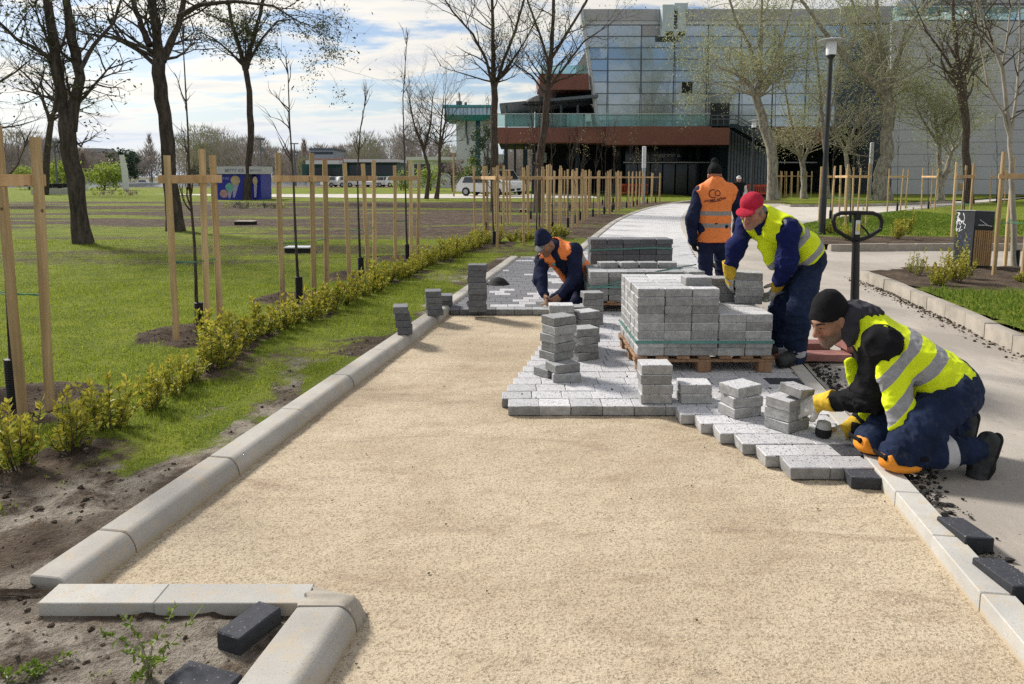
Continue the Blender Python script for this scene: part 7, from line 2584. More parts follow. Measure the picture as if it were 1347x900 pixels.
def glove(t, wr, d, pn, side, cuff_from, h=.005, cuff_r=(.046, .058), **kw):
    S = Sdf(); hand_ops(S, wr, d, pn, side, fat=1.16, **kw)
    d_ = nrm(d); w_ = np.array(wr, float)
    pn_ = nrm(np.array(pn, float))
    def ty(V):
        a = (V - w_) @ d_
        b = (V - w_) @ nrm(np.cross(d_, pn_))
        back = (V - w_) @ pn_ < .004
        return np.clip(((a < .028) | (back & (a > .05) & (a < .085))) * 1.0, 0, 1)
    S.build('glove', 'glove_mix', t, h, 1, {'yellow': ty})
    cf = np.array(cuff_from, float)
    C_ = Sdf().cone(w_ - nrm(d) * .005, cf, cuff_r[0], cuff_r[1], .01, (pn_, .85)).cut(nrm(cf - w_), cf - nrm(cf - w_) * .002).wrinkle(.004, 30, None, 1, 3)
    C_.build('glove_cuff', 'glove_yellow', t, h, 1)
def m_glove():
    t = NT('glove_mix')
    a = t.ramp(t.noise(40, 4, .65), .3, .7)
    w = t.mix(a, rgb(.42, .41, .37), rgb(.60, .59, .55))
    y = t.mix(a, rgb(.50, .33, .03), rgb(.68, .46, .05))
    c = t.mix(t.attr('yellow'), w, y)
    t.bump(t.noise(90, 4, .65), .5, .005)
    M['glove_mix'] = t.fin(c, .8, 0, .2)
m_glove()
m_cloth('glove_yellow', rgb(.62, .41, .04), .2)
def person(label, base): return thing('person', label, 'person', base)
def J_mid(J):
    J['pelvis'] = J.get('pelvis', (J['hipL'] + J['hipR']) / 2)
    J.setdefault('belly', J['pelvis'] * .6 + J['chest'] * .4)
    return J

YEL = rgb(.84, 1.0, .008)
ORG = rgb(1.0, .28, .07)
DY = .07
# ================= kneeling man, yellow vest, laying blocks
J = J_mid(dict(hipL=pv(1250, 522, 3.52), hipR=pv(1243, 503, 3.80), knL=pv(1182, 596, 3.42), knR=pv(1147, 578, 3.66), anL=pv(1284, 592, 3.44), anR=pv(1262, 562, 3.76),
               chest=pv(1190, 470, 3.76), neck=pv(1138, 424, 3.86), shL=pv(1160, 455, 3.64), shR=pv(1140, 438, 3.98), elL=pv(1146, 521, 3.70), wrL=pv(1090, 529, 3.86),
               elR=pv(1158, 535, 3.98), wrR=pv(1124, 563, 3.90), belly=pv(1226, 492, 3.68)))
Kn = person('kneeling worker in yellow vest and black beanie setting blocks with a mallet', (J['knL'][0], J['knL'][1], .05))
fr = Frame(pv(1093, 421, 3.86), (-.86, -.26, -.44), (-.36, -.08, .93))
S = inner_body(J, fr, 1.06)
S.build('body', 'skin_tan', Kn, .0055, 1, face_attrs(fr))
eyes(fr, Kn, 1.06)
# beanie
S = Sdf().ell(fr(0, -.014, .048), (.086, .104, .098), .02, fr.R).ell(fr(0, -.03, .115), (.052, .06, .045), .05, fr.R)
S.cone(fr(-.05, .05, .036), fr(.05, .05, .036), .030, .030, .03)
S.cut(-fr.u * .9 + fr.f * .28, fr(0, .06, .030)).wrinkle(.004, 26, fr.u, .3, 2)
S.build('beanie', 'cloth_black', Kn, .006, 2)
# trousers
S = Sdf()
S.cone(J['hipL'] * .7 + J['hipR'] * .3, J['hipR'] * .7 + J['hipL'] * .3, .142, .142, .06)
S.cone(J['pelvis'], J['belly'], .150, .135, .06, None)
limb(S, [J['hipL'], J['hipL'] * .4 + J['knL'] * .6, J['knL']], [.122, .100, .080], .04)
limb(S, [J['hipR'], J['hipR'] * .4 + J['knR'] * .6, J['knR']], [.128, .106, .082], .04)
limb(S, [J['knL'], J['knL'] * .5 + J['anL'] * .5, J['anL']], [.078, .076, .062], .03)
limb(S, [J['knR'], J['knR'] * .5 + J['anR'] * .5, J['anR']], [.078, .072, .062], .03)
hem_p, hem_d = pv(1225, 527, 3.5), nrm([.53, 0, -.85])
S.wrinkle(.011, 8, (1, 0, .8), 2.2, 3).wrinkle(.005, 24, (1, 0, .5), 1.8, 9).wrinkle(.012, 22, (1, 0, .3), 2.6, 5, J['knL'], .16).wrinkle(.012, 22, (1, 0, .3), 2.6, 6, J['hipL'], .2)
S.cut(-hem_d, hem_p - hem_d * .03)
S.build('trousers', 'cloth_denim', Kn, .0065, 1)
# reflective band on the calf, and knee pads
for a in 'L':
    q = J['knL'] * .42 + J['anL'] * .58; d = nrm(J['anL'] - J['knL'])
    S = Sdf().cone(q - d * .10, q + d * .10, .0905, .0855, .01).cut(d, q + d * .028).cut(-d, q - d * .028).wrinkle(.008, 8, (1, 0, .8), 2.2, 3)
    S.build('reflective_band', 'reflective', Kn, .006, 1)
for a, o in (('L', 0), ('R', .0)):
    k_ = J['kn' + a]
    z0 = .073
    fwd_ = nrm([-1, -.25, 0])
    S = Sdf().ell(np.array([k_[0], k_[1], z0 + .032]) + fwd_ * .0 + np.array([.012, -.01, 0]), (.098, .078, .036), .02).ell(np.array([k_[0], k_[1], z0 + .062]) + fwd_ * .055, (.034, .064, .045), .03)
    S.wrinkle(.006, 22, None, 1, 3)
    S.build('knee_pad', 'knee_pad', Kn, .006, 1)
    B2 = Sdf().cone(np.array([k_[0] - .085, k_[1] - .045, z0 + .075]), np.array([k_[0] + .09, k_[1] - .088, z0 + .085]), .013, .013, .01, ((0, -1, .2), .45))
    B2.cone(np.array([k_[0] - .085, k_[1] - .045, z0 + .075]), np.array([k_[0] - .095, k_[1] + .05, z0 + .075]), .013, .013, .01, ((1, 0, 0), .45))
    B2.build('pad_strap', 'cloth_black', Kn, .005, 1)
# hooded top
S = Sdf(); lat, sp, fwd = torso_ops(S, J, .004, hips=False)
limb(S, [J['shL'] + lat * .015, J['elL'], J['wrL'] + nrm(J['elL'] - J['wrL']) * .035], [.098, .080, .050], .05)
limb(S, [J['shR'], J['elR'], J['wrR']], [.088, .070, .05], .05)
S.wrinkle(.016, 14, None, 1, 8).wrinkle(.022, 26, nrm(J['elL'] - J['shL']), 2.2, 2, J['elL'], .14)
S.build('hooded_top', 'cloth_black', Kn, .0065, 1)
nk = J['neck']
S = Sdf().ell(pv(1128, 408, 3.88), (.085, .085, .052), .03).ell(pv(1141, 411, 3.83), (.075, .075, .038), .03).ell(pv(1118, 424, 3.80), (.045, .05, .075), .03).ell(pv(1120, 442, 3.78), (.04, .045, .06), .03).wrinkle(.016, 18, (1, 0, 0), 1.6, 5)
S.build('hood', 'cloth_hood', Kn, .006, 1)
# vest
ax = nrm(np.array([.72, 0, -.69]) * .9 + np.array([0, -.12, 0]))     # direction in which the bands follow each other (towards the hem)
hem_c = pv(1238, 532, 3.45)
S, lat, sp, fwd = vest(J, .026, hem_p, hem_n=hem_d, arm_r=.108, neck_r=.082, len_drop=J['pelvis'] - sp * .10)
S.ops.insert(len(S.ops) - 1, ('cone', J['hipL'] * .75 + J['hipR'] * .25, J['hipR'] * .75 + J['hipL'] * .25, .150, .150, .06, None, False))
S.ops.insert(len(S.ops) - 1, ('cone', pv(1174, 488, 3.58), pv(1190, 560, 3.46), .085, .075, .05, ((0, 1, 0), .45), False))
S.wrinkle(.009, 9, None, 1, 11).wrinkle(.005, 26, (.7, 0, -.7), 2, 12)
def t_of(V): return (V - J['neck']) @ ax
b1 = float((pv(1196, 469, 3.55) - J['neck']) @ ax); b2 = float((pv(1213, 486, 3.5) - J['neck']) @ ax)
m_vest('vest_yellow_kneeling', YEL, bands=((b1 - .028, b1 + .028), (b2 + .022, b2 + .078)))
S.build('safety_vest', 'vest_yellow_kneeling', Kn, .006, 1, {'t': t_of})
S = Sdf().cone(pv(1119, 478, 3.98), pv(1124, 508, 3.94), .030, .028, .03, ((.2, 1, 0), .5)).wrinkle(.01, 14, None, 1, 3)
S.build('vest_front_panel', 'vest_yellow_kneeling', Kn, .006, 1, {'t': lambda V: np.full(len(V), -9.0)})
S = Sdf().cone(pv(1150, 520, 3.85), pv(1147, 550, 3.80), .075, .070, .03, ((.2, 1, 0), .22)).cut((-.55, 0, -.83), pv(1139, 553, 3.8)).cut((.3, 0, -.95), pv(1150, 562, 3.8)).wrinkle(.01, 14, None, 1, 3)
S.build('vest_front_panel', 'vest_yellow_kneeling', Kn, .006, 1, {'t': lambda V: np.full(len(V), -9.0)})
# gloves
glove(Kn, pv(1080, 529, 3.90), pv(1050, 537, 4.00) - pv(1080, 529, 3.90), (.05, .75, -.62), 1, pv(1098, 527, 3.84), curl=.5, cuff_r=(.046, .062), sz=1.2)
glove(Kn, pv(1113, 566, 3.90), pv(1094, 573, 3.90) - pv(1113, 566, 3.90), (-.1, .55, -.8), 1, pv(1128, 558, 3.91), curl=.95, cuff_r=(.042, .055))
# boots: toes on the road, soles turned back
boot(Kn, J['anL'] + np.array([.03, 0, 0]), pv(1312, 584, 3.44), pv(1296, 630, 3.43), (-1, 0, .32), .006, J['anL'] - nrm(J['anL'] - J['knL']) * .05)
boot(Kn, J['anR'] + np.array([.02, 0, 0]), pv(1283, 555, 3.76), pv(1274, 590, 3.76), (-1, 0, .3), .006, J['anR'] - nrm(J['anR'] - J['knR']) * .05)
# mallet in the right hand
mt = thing('mallet', 'rubber mallet with half white half black head held by the kneeling worker', 'mallet', pv(1083, 566, 3.90))
hb = Vector(pv(1082, 580, 3.905)); hb.z = PT + .002
ht = Vector(pv(1084.5, 554, 3.905))
mid = hb.lerp(ht, .52)
def head_cyl(a, b, r0, r1, n=20):
    mb = MB(); d = (b - a)
    mb.tube([a, a + d * .06, a + d * .18, b - d * .06, b], [r0 * .62, r0 * .86, r0, r1, r1 * .94], n); return mb
head_cyl(hb, mid, .042, .043).build('black_half', M['rubber'], mt, True, True)
head_cyl(ht, mid + Vector((0, 0, .0005)), .036, .041).build('white_half', M['white_rubber'], mt, True, True)
MB().tube([mid + Vector((.03, 0, 0)), Vector(pv(1110, 571, 3.90)), Vector(pv(1137, 577, 3.86))], [.014, .0155, .014], 10).build('handle', M['handle_wood'], mt, True, True)

DY = .05
# ================= bending man, red cap
J = J_mid(dict(hipL=pv(1064, 343, 5.62), hipR=pv(1044, 344, 5.88), knL=pv(1052, 412, 5.50), knR=pv(1027, 412, 5.82), anL=pv(1044, 470, 5.55), anR=pv(1022, 468, 5.80),
               pelvis=pv(1056, 336, 5.75), chest=pv(1024, 306, 5.68), neck=pv(1004, 287, 5.62), shL=pv(1038, 303, 5.48), shR=pv(983, 296, 5.80), elL=pv(1036, 344, 5.46), wrL=pv(1024, 374, 5.66),
               elR=pv(968, 326, 5.66), wrR=pv(960, 354, 5.80), belly=pv(1044, 324, 5.72)))
Bn = person('bending worker in yellow vest and red cap lifting blocks off the pallet', (J['anL'][0], J['anL'][1], .07))
fr = Frame(pv(989, 278, 5.50), (-.60, -.66, -.42), (-.22, -.36, .90))
S = inner_body(J, fr, 1.0); S.build('body', 'skin_red', Bn, .005, 1, face_attrs(fr, .35)); eyes(fr, Bn, 1.0)
S = Sdf().ell(fr(0, -.016, .052), (.080, .099, .080), .02, fr.R).ell(fr(0, .0, .09), (.06, .075, .04), .05, fr.R).cut(-fr.u * .97 - fr.f * .05, fr(0, .06, .045)).wrinkle(.004, 20, fr.u, .4, 2)
S.build('cap', 'cloth_red', Bn, .006, 1)
S = Sdf().ell(fr(0, .105, .050), (.072, .062, .011), .02, Frame(fr.c, fr.f * .95 - fr.u * .22, fr.u).R).cut(-fr.f, fr(0, .055, .0))
S.build('cap_visor', 'cloth_red', Bn, .005, 1)
S = Sdf().cone(fr(-.06, -.055, -.005), fr(.06, -.055, -.005), .032, .032, .03).cone(fr(-.072, -.01, .02), fr(-.072, .02, .0), .012, .008, .01).cone(fr(.072, -.01, .02), fr(.072, .02, .0), .012, .008, .01)
S.build('hair', 'cloth_grey', Bn, .006, 1)
S = Sdf()
S.cone(J['hipL'] * .7 + J['hipR'] * .3, J['hipR'] * .7 + J['hipL'] * .3, .145, .145, .06)
S.cone(J['pelvis'], J['belly'], .155, .15, .05)
limb(S, [J['hipL'], J['knL'], J['anL']], [.122, .092, .078], .04); limb(S, [J['hipR'], J['knR'], J['anR']], [.120, .090, .078], .04)
S.wrinkle(.012, 8, (0, 0, 1), 2.0, 13).wrinkle(.008, 22, (0, 0, 1), 2.2, 14)
S.build('trousers', 'cloth_denim', Bn, .007, 1)
for a in 'LR':
    q = J['kn' + a] * .14 + J['an' + a] * .86; d = nrm(J['an' + a] - J['kn' + a])
    S = Sdf().cone(q - d * .1, q + d * .1, .088, .082, .01).cut(d, q + d * .03).cut(-d, q - d * .03)
    S.build('reflective_band', 'reflective', Bn, .007, 1)
S = Sdf(); lat, sp, fwd = torso_ops(S, J, .002, hips=False)
limb(S, [J['shL'], J['elL'], J['wrL'] + nrm(J['elL'] - J['wrL']) * .05], [.080, .070, .055], .05); limb(S, [J['shR'], J['elR'], J['wrR'] + nrm(J['elR'] - J['wrR']) * .05], [.078, .066, .053], .05)
S.wrinkle(.016, 14, None, 1, 8).wrinkle(.020, 24, nrm(J['elL'] - J['shL']), 2.2, 2, J['elL'], .16)
S.build('work_jacket', 'cloth_royal', Bn, .007, 1)
S, lat, sp, fwd = vest(J, .028, pv(1058, 340, 5.6), hem_n=nrm([.70, .0, -.62]), arm_r=.106, neck_r=.088)
S.cone(pv(1052, 330, 5.66), pv(1060, 330, 5.60), .15, .14, .05)
S.cone(pv(1010, 322, 5.62), pv(1018, 346, 5.60), .075, .055, .04, ((.3, 1, 0), .5))
S.ops.append(S.ops.pop(-3) if False else ('cut', -np.array(nrm([-.70, 0, .62])), float(-np.array(nrm([-.70, 0, .62])) @ pv(1068, 340, 5.6)), 0))
S.wrinkle(.012, 10, None, 1, 11)
ax = nrm([.74, 0, -.66])
J_b = {k: v.copy() for k, v in J.items()}
b1 = float((pv(1058, 312, 5.6) - J['neck']) @ ax); b2 = float((pv(1068, 322, 5.6) - J['neck']) @ ax)
m_vest('vest_yellow_bending', YEL, bands=((b1 - .055, b1 - .005), (b2 - .0, b2 + .05)))
S.build('safety_vest', 'vest_yellow_bending', Bn, .0065, 1, {'t': lambda V: (V - J_b['neck']) @ ax})
S = Sdf().cone(pv(1033, 291, 5.44), pv(1038, 301, 5.41), .014, .014, .005, ((0, -1, .3), .4)); S.build('shoulder_tab', 'reflective', Bn, .004, 1)
glove(Bn, pv(1022, 377, 5.70), pv(1012, 392, 5.80) - pv(1022, 377, 5.70), (-.85, .25, .1), 1, pv(1028, 362, 5.62), curl=.45, cuff_r=(.052, .068), sz=1.15)
glove(Bn, pv(960, 361, 5.80), pv(959, 382, 5.86) - pv(960, 361, 5.80), (.9, .25, 0), -1, pv(960, 345, 5.77), curl=.5, cuff_r=(.052, .068), sz=1.15)
for a, (hx, hy_, hY, tx, ty_, tY) in (('L', (1052, 484, 5.62, 1028, 487, 5.42)), ('R', (1030, 480, 5.88, 1010, 483, 5.72))):
    hl = pv(hx, hy_, hY); te = pv(tx, ty_, tY); hl[2] = te[2] = .073
    boot(Bn, J['an' + a], hl, te, (0, 0, 1), .007, J['an' + a] + np.array([0, 0, .08]))

DY = 0.0
# ================= standing man, orange vest, seen from behind
Yq = 9.5
J = J_mid(dict(hipL=pv(929, 298, Yq), hipR=pv(948, 298, Yq), knL=pv(928, 340, Yq - .02), knR=pv(950, 340, Yq + .05), anL=pv(928, 377, Yq), anR=pv(950, 377, Yq + .05),
               pelvis=pv(939, 292, Yq), chest=pv(940, 262, Yq), neck=pv(941, 243, Yq), shL=pv(921, 255, Yq), shR=pv(962, 253, Yq), elL=pv(910, 288, Yq - .05), wrL=pv(911, 318, Yq - .0),
               elR=pv(974, 286, Yq + .10), wrR=pv(968, 304, Yq + .30), belly=pv(939, 278, Yq)))
St = person('standing worker seen from behind in orange vest with lettering and bobble hat', (P(939, 380, Yq).x, Yq, PT))
fr = Frame(pv(940, 231, Yq + .03), (.12, .98, -.18), (0, .15, 1))
S = inner_body(J, fr, 1.05); S.build('body', 'skin_red', St, .009, 1, face_attrs(fr, .2))
S = Sdf().ell(fr(0, -.012, .055), (.088, .108, .098), .02, fr.R).ell(fr(0, -.01, .115), (.05, .05, .06), .04, fr.R).ell(fr(0, -.012, .185), .042, .012, fr.R).cut(-fr.u * .97 + fr.f * .12, fr(0, -.06, .008)).wrinkle(.006, 34, fr.u, .4, 2)
S.build('bobble_hat', 'cloth_black', St, .009, 1)
S = Sdf()
S.cone(J['hipL'], J['hipR'], .12, .12, .05); S.cone(J['pelvis'], J['belly'], .155, .15, .05)
limb(S, [J['hipL'], J['knL'], J['anL']], [.115, .092, .085], .04); limb(S, [J['hipR'], J['knR'], J['anR']], [.115, .092, .085], .04)
S.wrinkle(.014, 10, (0, 0, 1), 1.8, 13)
S.build('trousers', 'cloth_navy', St, .010, 1)
S = Sdf(); lat, sp, fwd = torso_ops(S, J, .012, hips=False)
S.cone(J['pelvis'], pv(939, 318, Yq), .15, .15, .05, ((0, 1, 0), .72))
limb(S, [J['shL'], J['elL'], J['wrL']], [.086, .074, .058], .05); limb(S, [J['shR'], J['elR'], J['wrR']], [.086, .074, .058], .05)
S.cone(J['neck'] - sp * .02, J['neck'] + sp * .045, .078, .07, .03)
S.wrinkle(.014, 14, None, 1, 8)
S.build('work_jacket', 'cloth_navy', St, .010, 1)
S = Sdf(); hand_ops(S, J['wrL'], pv(914, 328, Yq) - J['wrL'], (.9, .3, 0), 1, curl=.5, fat=1.15); S.build('glove', 'cloth_black', St, .007, 1)
S, lat, sp, fwd = vest(J, .046, pv(939, 318, Yq), hem_n=(0, 0, -1), arm_r=.094, neck_r=.075, len_drop=pv(939, 322, Yq))
S.wrinkle(.010, 8, (1, 0, 0), 1.8, 5)
zb1, zb2 = pv(940, 281, Yq - .15)[2], pv(940, 297, Yq - .15)[2]
m_vest('vest_orange_standing', ORG, rgb(.34, .31, .29), bands=((zb1 - .028, zb1 + .028), (zb2 - .028, zb2 + .028)))
vs = S.build('safety_vest', 'vest_orange_standing', St, .009, 1, {'t': lambda V: V[:, 2]})
for a in 'LR':
    hl = np.array([J['an' + a][0], J['an' + a][1] - .07, PT + .002]); te = hl + np.array([0, .2, 0])
    boot(St, J['an' + a], hl, te, (0, 0, 1), .009)
# lettering printed on the back of the vest: wrapped on to its surface
vsurf = np.array([v.co[:] for v in vs.data.vertices]) + np.array(origin_of(St))
simple('print_dark', rgb(.09, .018, .03), .7)
def wrap(o, gap=.004):
    "moves the points of a flat print on to the cloth behind it"
    oo = np.array(origin_of(St))
    for v in o.data.vertices:
        w = np.array(v.co[:]) + oo
        d = (vsurf[:, 0] - w[0]) ** 2 + (vsurf[:, 2] - w[2]) ** 2
        c = (vsurf[:, 1] < Yq)
        i = np.argsort(np.where(c, d, 9))[:6]
        v.co.y = float(vsurf[i, 1].mean() - gap - oo[1])
    o.data.update()
def ring_print(cx, cy, r, a0, a1, w=.010, n=26):
    c = P(cx, cy, Yq - .14); mb = MB(); q = []
    for i in range(n + 1):
        a = a0 + (a1 - a0) * i / n
        q += [c + Vector((math.cos(a) * (r - w / 2), 0, math.sin(a) * (r - w / 2))), c + Vector((math.cos(a) * (r + w / 2), 0, math.sin(a) * (r + w / 2)))]
    mb.add(q, [(2 * i, 2 * i + 1, 2 * i + 3, 2 * i + 2) for i in range(n)])
    o = mb.build('logo_print', M['print_dark'], St, False, True); wrap(o); return o
ring_print(938, 254.8, .050, R(62), R(310), .011)
ring_print(943.8, 254.2, .032, 0, R(360), .010)
def text_print(body, px, py, size, tilt):
    cu = bpy.data.curves.new('print', 'FONT'); cu.body = body; cu.size = size; cu.align_x = 'CENTER'; cu.align_y = 'CENTER'; cu.resolution_u = 2; cu.offset = .0012
    o = bpy.data.objects.new('print', cu); C.objects.link(o)
    dg = bpy.context.evaluated_depsgraph_get(); dg.update()
    me = bpy.data.meshes.new_from_object(o.evaluated_get(dg)); bpy.data.objects.remove(o); bpy.data.curves.remove(cu)
    c = P(px, py, Yq - .14) - origin_of(St); cs, sn = math.cos(tilt), math.sin(tilt)
    for v in me.vertices:
        x, y = v.co.x, v.co.y
        v.co = c + Vector((x * cs - y * sn, 0, x * sn + y * cs))
    me.materials.clear(); me.materials.append(M['print_dark'])
    o = bpy.data.objects.new('lettering', me); C.objects.link(o); o.parent = St; wrap(o)
text_print('concept urban', 939, 262.6, .054, R(9))
c0, c1 = P(933, 266.6, Yq - .14), P(948, 264.3, Yq - .14)
mb = MB(); n_ = 8
q = []
for i in range(n_ + 1):
    p = c0.lerp(c1, i / n_); q += [p, p + Vector((0, 0, .009))]
mb.add(q, [(2 * i, 2 * i + 2, 2 * i + 3, 2 * i + 1) for i in range(n_)]); wrap(mb.build('logo_print', M['print_dark'], St, False, True))

# ================= crouching man, orange vest, left
J = J_mid(dict(hipL=pv(774, 378, 8.60), hipR=pv(756, 380, 8.72), knL=pv(758, 402, 8.30), knR=pv(731, 397, 8.34), anL=pv(790, 404, 8.75), anR=pv(770, 402, 8.85),
               pelvis=pv(766, 374, 8.66), chest=pv(745, 340, 8.52), neck=pv(730, 324, 8.42), shL=pv(755, 330, 8.34), shR=pv(714, 342, 8.50), elL=pv(757, 366, 8.24), wrL=pv(736, 390, 8.14),
               elR=pv(710, 368, 8.34), wrR=pv(717, 389, 8.16), belly=pv(757, 358, 8.6)))
Cr = person('crouching worker in orange vest and navy beanie tapping the bay blocks', (J['knR'][0], J['knR'][1], PT))
fr = Frame(pv(717, 321, 8.30), (-.48, -.62, -.62), (-.34, -.30, .88))
S = inner_body(J, fr, 1.05, [((J['wrR'], pv(719, 399, 8.10) - J['wrR'], (.75, -.2, -.3), 1), dict(curl=.9)), ((J['wrL'], pv(728, 396, 8.10) - J['wrL'], (-.6, .3, -.5), 1), dict(curl=.8))])
S.build('body', 'skin_tan', Cr, .007, 1, face_attrs(fr, .8)); eyes(fr, Cr, 1.05)
S = Sdf().ell(fr(0, -.014, .055), (.088, .106, .098), .02, fr.R).ell(fr(0, -.035, .14), (.06, .05, .05), .05, fr.R).cut(-fr.u * .95 + fr.f * .15, fr(0, .06, .034)).wrinkle(.005, 26, fr.u, .4, 2)
S.build('beanie', 'cloth_navy', Cr, .008, 1)
S = Sdf().ell(fr(0, .10, .030), (.064, .062, .012), .02, Frame(fr.c, fr.f * .92 - fr.u * .35, fr.u).R).cut(-fr.f, fr(0, .05, 0)); S.build('visor', 'cloth_grey', Cr, .006, 1)
S = Sdf()
S.cone(J['hipL'], J['hipR'], .13, .13, .05); S.cone(J['pelvis'], J['belly'], .15, .145, .05)
limb(S, [J['hipL'], J['knL'], J['anL']], [.118, .086, .066], .04); limb(S, [J['hipR'], J['knR'], J['anR']], [.118, .086, .066], .04)
S.wrinkle(.014, 10, None, 1, 13); S.build('trousers', 'cloth_navy', Cr, .009, 1)
S = Sdf(); lat, sp, fwd = torso_ops(S, J, .010, hips=False)
limb(S, [J['shL'], J['elL'], J['wrL'] + nrm(J['elL'] - J['wrL']) * .03], [.086, .076, .052], .05); limb(S, [J['shR'], J['elR'], J['wrR'] + nrm(J['elR'] - J['wrR']) * .03], [.086, .074, .052], .05)
S.wrinkle(.015, 14, None, 1, 8); S.build('work_jacket', 'cloth_navy', Cr, .008, 1)
S, lat, sp, fwd = vest(J, .028, pv(770, 374, 8.6), hem_n=nrm(-(J['neck'] - J['pelvis'])), arm_r=.106, neck_r=.085)
S.cone(J['chest'] + fwd * .12 + sp * .05, J['pelvis'] + fwd * .18, .10, .10, .02, sub=True)
S.wrinkle(.010, 10, None, 1, 5)
axc = nrm([.85, 0, -.52]); nkc = J['neck'].copy()
b1 = float((pv(765, 346, 8.55) - nkc) @ axc); b2 = float((pv(772, 356, 8.55) - nkc) @ axc)
m_vest('vest_orange_crouching', ORG, rgb(.46, .45, .44), bands=((b1 - .045, b1 + .01), (b2 - .0, b2 + .055)))
S.build('safety_vest', 'vest_orange_crouching', Cr, .008, 1, {'t': lambda V: (V - nkc) @ axc})
S = Sdf().cone(pv(727, 344, 8.36), pv(729, 348, 8.36), .022, .02, .01, ((0, 1, 0), .3)); S.build('chest_badge', 'tower_teal', Cr, .006, 1)
for a in 'LR':
    an = J['an' + a]
    boot(Cr, an, an + np.array([.05, .05, .02]), an + np.array([.07, .02, -.07]) * np.array([1, 1, 1]), (-.7, -.5, .3), .009)
mt = thing('mallet', 'small mallet with black and pale head under the crouching worker\'s hand', 'mallet', pv(733, 404, 8.05))
a_, b_ = Vector(pv(732.5, 408, 8.05)), Vector(pv(731.5, 397, 8.05)); a_.z = PT + .002
m_ = a_.lerp(b_, .5)
head_cyl(a_, m_, .036, .038).build('pale_half', M['white_rubber'], mt, True, True); head_cyl(b_, m_, .036, .038).build('black_half', M['rubber'], mt, True, True)
MB().tube([m_, Vector(pv(719, 399, 8.08)), Vector(pv(712, 401, 8.1))], .013, 8).build('handle', M['handle_wood'], mt, True, True)

# ================= passer-by in the distance
Yw = 27.0
J = J_mid(dict(hipL=pv(969, 262, Yw), hipR=pv(975, 262, Yw), knL=pv(969, 275, Yw), knR=pv(975, 276, Yw - .15), anL=pv(969, 287, Yw + .1), anR=pv(975, 288, Yw - .05),
               pelvis=pv(972, 260, Yw), chest=pv(972, 247, Yw), neck=pv(972, 240.5, Yw), shL=pv(979, 243, Yw), shR=pv(965, 243, Yw), elL=pv(980.5, 252, Yw), wrL=pv(978, 260, Yw - .2),
               elR=pv(963.5, 252, Yw), wrR=pv(965, 260, Yw - .2), belly=pv(972, 254, Yw)))
z_low = J['anL'][2]
Wk = person('distant passer-by with white cap, black waistcoat and pale sleeves', (P(972, 288, Yw).x, Yw, .04))
fr = Frame(pv(964 + 8, 236.4, Yw), (0, -1, -.1), (0, 0, 1))
S = inner_body(J, fr); S.build('body', 'skin_red', Wk, .014, 1, face_attrs(fr, 0))
S = Sdf().ell(fr(0, -.012, .055), (.088, .106, .09), .02, fr.R).ell(fr(0, .10, .045), (.07, .06, .014), .02, fr.R).cut(-fr.u, fr(0, 0, .03)); S.build('cap', 'cloth_white', Wk, .012, 1)
S = Sdf(); torso_ops(S, J, .01, hips=False); S.build('waistcoat', 'cloth_black', Wk, .014, 1)
S = Sdf(); limb(S, [J['shL'], J['elL'], J['wrL']], [.075, .062, .05], .04); S.build('sleeve', 'cloth_white', Wk, .014, 1)
S = Sdf(); limb(S, [J['shR'], J['elR'], J['wrR']], [.075, .062, .05], .04); S.build('sleeve', 'cloth_white', Wk, .014, 1)
S = Sdf(); S.cone(J['hipL'], J['hipR'], .12, .12, .05); limb(S, [J['hipL'], J['knL'], J['anL']], [.1, .08, .07], .04); limb(S, [J['hipR'], J['knR'], J['anR']], [.1, .08, .07], .04); S.build('trousers', 'cloth_navy', Wk, .014, 1)
for a in 'LR':
    hl = np.array([J['an' + a][0], J['an' + a][1] + .05, .045]); boot(Wk, J['an' + a], hl, hl + np.array([0, -.2, 0]), (0, 0, 1), .012)

# black rubber knee cushion lying on the charcoal blocks
g = G(655, 374, PT)
t = thing('rubber_cushion', 'black ribbed rubber mound lying on the charcoal blocks near the tall dark stack', 'rubber cushion', g)
mb = MB(); mb.lathe([(.15, .0), (.155, .008), (.13, .03), (.126, .033), (.11, .055), (.105, .058), (.08, .078), (.075, .081), (.03, .098), (.005, .10)], 24); mb.build('dome', M['rubber'], t, True)
MB().rbox((-.11, -.03, .012), (.10, .06, .02), .006).build('flap', M['rubber'], t)
# ------------------------------------------------------------------ clods, crumbs and litter on the ground
def lumps(name, pts, sizes, mat, seed, flat=.7, label=None):
    rg = np.random.default_rng(seed)
    base = np.array([(1, 0, 0), (-1, 0, 0), (0, 1, 0), (0, -1, 0), (0, 0, 1), (0, 0, -1), (.6, .6, .6), (-.6, .6, .6), (.6, -.6, .6), (-.6, -.6, .6)], float)
    tri = np.array([(0, 6, 8), (0, 2, 6), (2, 7, 6), (2, 1, 7), (1, 9, 7), (1, 3, 9), (3, 8, 9), (3, 0, 8), (6, 4, 8), (7, 4, 6), (9, 4, 7), (8, 4, 9), (0, 5, 2), (2, 5, 1), (1, 5, 3), (3, 5, 0)])
    n = len(pts)
    v = base[None] * rg.uniform(.6, 1.25, (n, len(base), 1)) * np.array([1, 1, flat])
    v = v * (np.array(sizes)[:, None, None] * rg.uniform(.7, 1.3, (n, 1, 3)))
    a = rg.uniform(0, 6.28, n); c, s = np.cos(a), np.sin(a)
    x = v[..., 0] * c[:, None] - v[..., 1] * s[:, None]; y = v[..., 0] * s[:, None] + v[..., 1] * c[:, None]
    v = np.stack([x, y, v[..., 2]], -1) + np.array(pts)[:, None, :]
    F = (tri[None] + (np.arange(n) * len(base))[:, None, None]).reshape(-1, 3)
    return props(mesh_np(name, v.reshape(-1, 3), F, M[mat], smooth=False), label, kind='stuff')
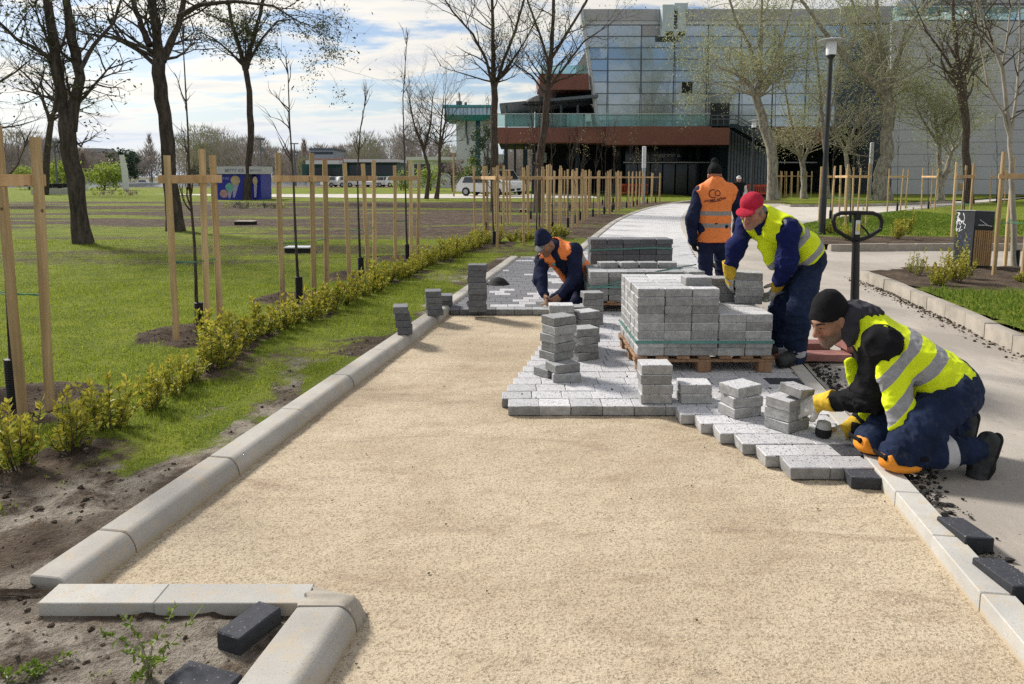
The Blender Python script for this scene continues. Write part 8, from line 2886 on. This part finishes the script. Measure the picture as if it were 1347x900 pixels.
rg = np.random.default_rng(5)
# clods where the soil is bare
X = rg.uniform(-4.5, -.2, 16000); Y = rg.uniform(1.3, 9.5, 16000)
k = (X < left_edge(Y) - .27) & in_view(X, Y)
X, Y = X[k], Y[k]
g = grass_amount(X, Y) + (fbm(X * 5, Y * 5, 3, 91) - .5) * .6
k = g < .38
X, Y = X[k], Y[k]
sz = .004 + .011 * rg.uniform(0, 1, len(X)) ** 4 + .014 * rg.uniform(0, 1, len(X)) ** 18
pal = (rg.uniform(0, 1, len(X)) < .35 + .4 * (Y < 2.2))
Z = lawn_z(X, Y)
lumps('soil', np.stack([X, Y, Z], -1)[~pal], sz[~pal], 'soil', 1, label='dark clods on the bare soil')
lumps('soil', np.stack([X, Y, Z], -1)[pal], sz[pal] * .8, 'pale_soil', 2, label='pale clods on the bare soil')
# black asphalt crumbs along the outer side of the slim edging
n = 3000
Y = rg.uniform(1.6, 9.5, n) ; w = np.abs(rg.normal(0, 1, n)) * (.045 + .05 * fbm(Y * 2.5, Y * 0 + 3, 3, 8))
X = SL * Y + X_SLIM + .125 + w + .10 * sstep(3.2, 4.2, Y) * fbm(Y * 3, Y * 0, 3, 4) * (Y < 6.5)
keep = rg.uniform(0, 1, n) < sstep(.36, .6, fbm(Y * 1.6, Y * 0 + 9, 3, 12)) * .9 + .12 + .5 * ((Y > 3.0) & (Y < 5.2))
X, Y = X[keep], Y[keep]
simple('asphalt_crumb', rgb(.030, .028, .026), .95, var=.5, scale=30)
lumps('gravel', np.stack([X, Y, np.full(len(X), .036)], -1), .004 + .016 * rg.uniform(0, 1, len(X)) ** 4, 'asphalt_crumb', 3, label='black asphalt crumbs along the slim edging')
# gritty band at the foot of the garden kerb, and crumbs over the road
a, b = G(1134, 368, .03), G(1347, 462, .03)
t = rg.uniform(-.05, 1.25, 1500); off = -np.abs(rg.normal(0, .10, 1500))
nx = np.array([(b - a).y, -(b - a).x]); nx /= np.linalg.norm(nx)
if nx[0] < 0: nx = -nx
X = a.x + (b.x - a.x) * t + nx[0] * off; Y = a.y + (b.y - a.y) * t + nx[1] * off
lumps('gravel', np.stack([X, Y, np.full(len(X), .034)], -1), .005 + .014 * rg.uniform(0, 1, len(X)) ** 4, 'soil', 4, label='dark grit and dead leaves at the foot of the garden kerb')
# loose grains on the sand and specks of mortar on the laid blocks
Y = rg.uniform(1.5, 8, 2600); X = rg.uniform(-2, 3, 2600)
k = (X > left_edge(Y) + .02) & (X < SL * Y + X_SLIM - .02) & ~((Y > Y0 - 6.2 * ROW) & (X > np.interp(Y, [r[0] for r in rows], [r[1] for r in rows]) - .03)) & (Y < yb0 - .05)
X, Y = X[k], Y[k]
lumps('gravel', np.stack([X, Y, np.full(len(X), .002)], -1), (.0012 + .0045 * rg.uniform(0, 1, len(X)) ** 9), 'far_ground', 6, label='small stones lying on the sand bed')
Y = rg.uniform(Y0 - .9, 8, 700); X = rg.uniform(-.1, 2.6, 700)
k = (X > np.interp(Y, [r[0] for r in rows], [r[1] for r in rows]) + .05) & (X < SL * Y + X_SLIM - .02)
X, Y = X[k], Y[k]
lumps('gravel', np.stack([X, Y, np.full(len(X), PT + .002)], -1), .002 + .007 * rg.uniform(0, 1, len(X)) ** 5, 'asphalt_crumb', 7, label='dark crumbs lying on the laid blocks')
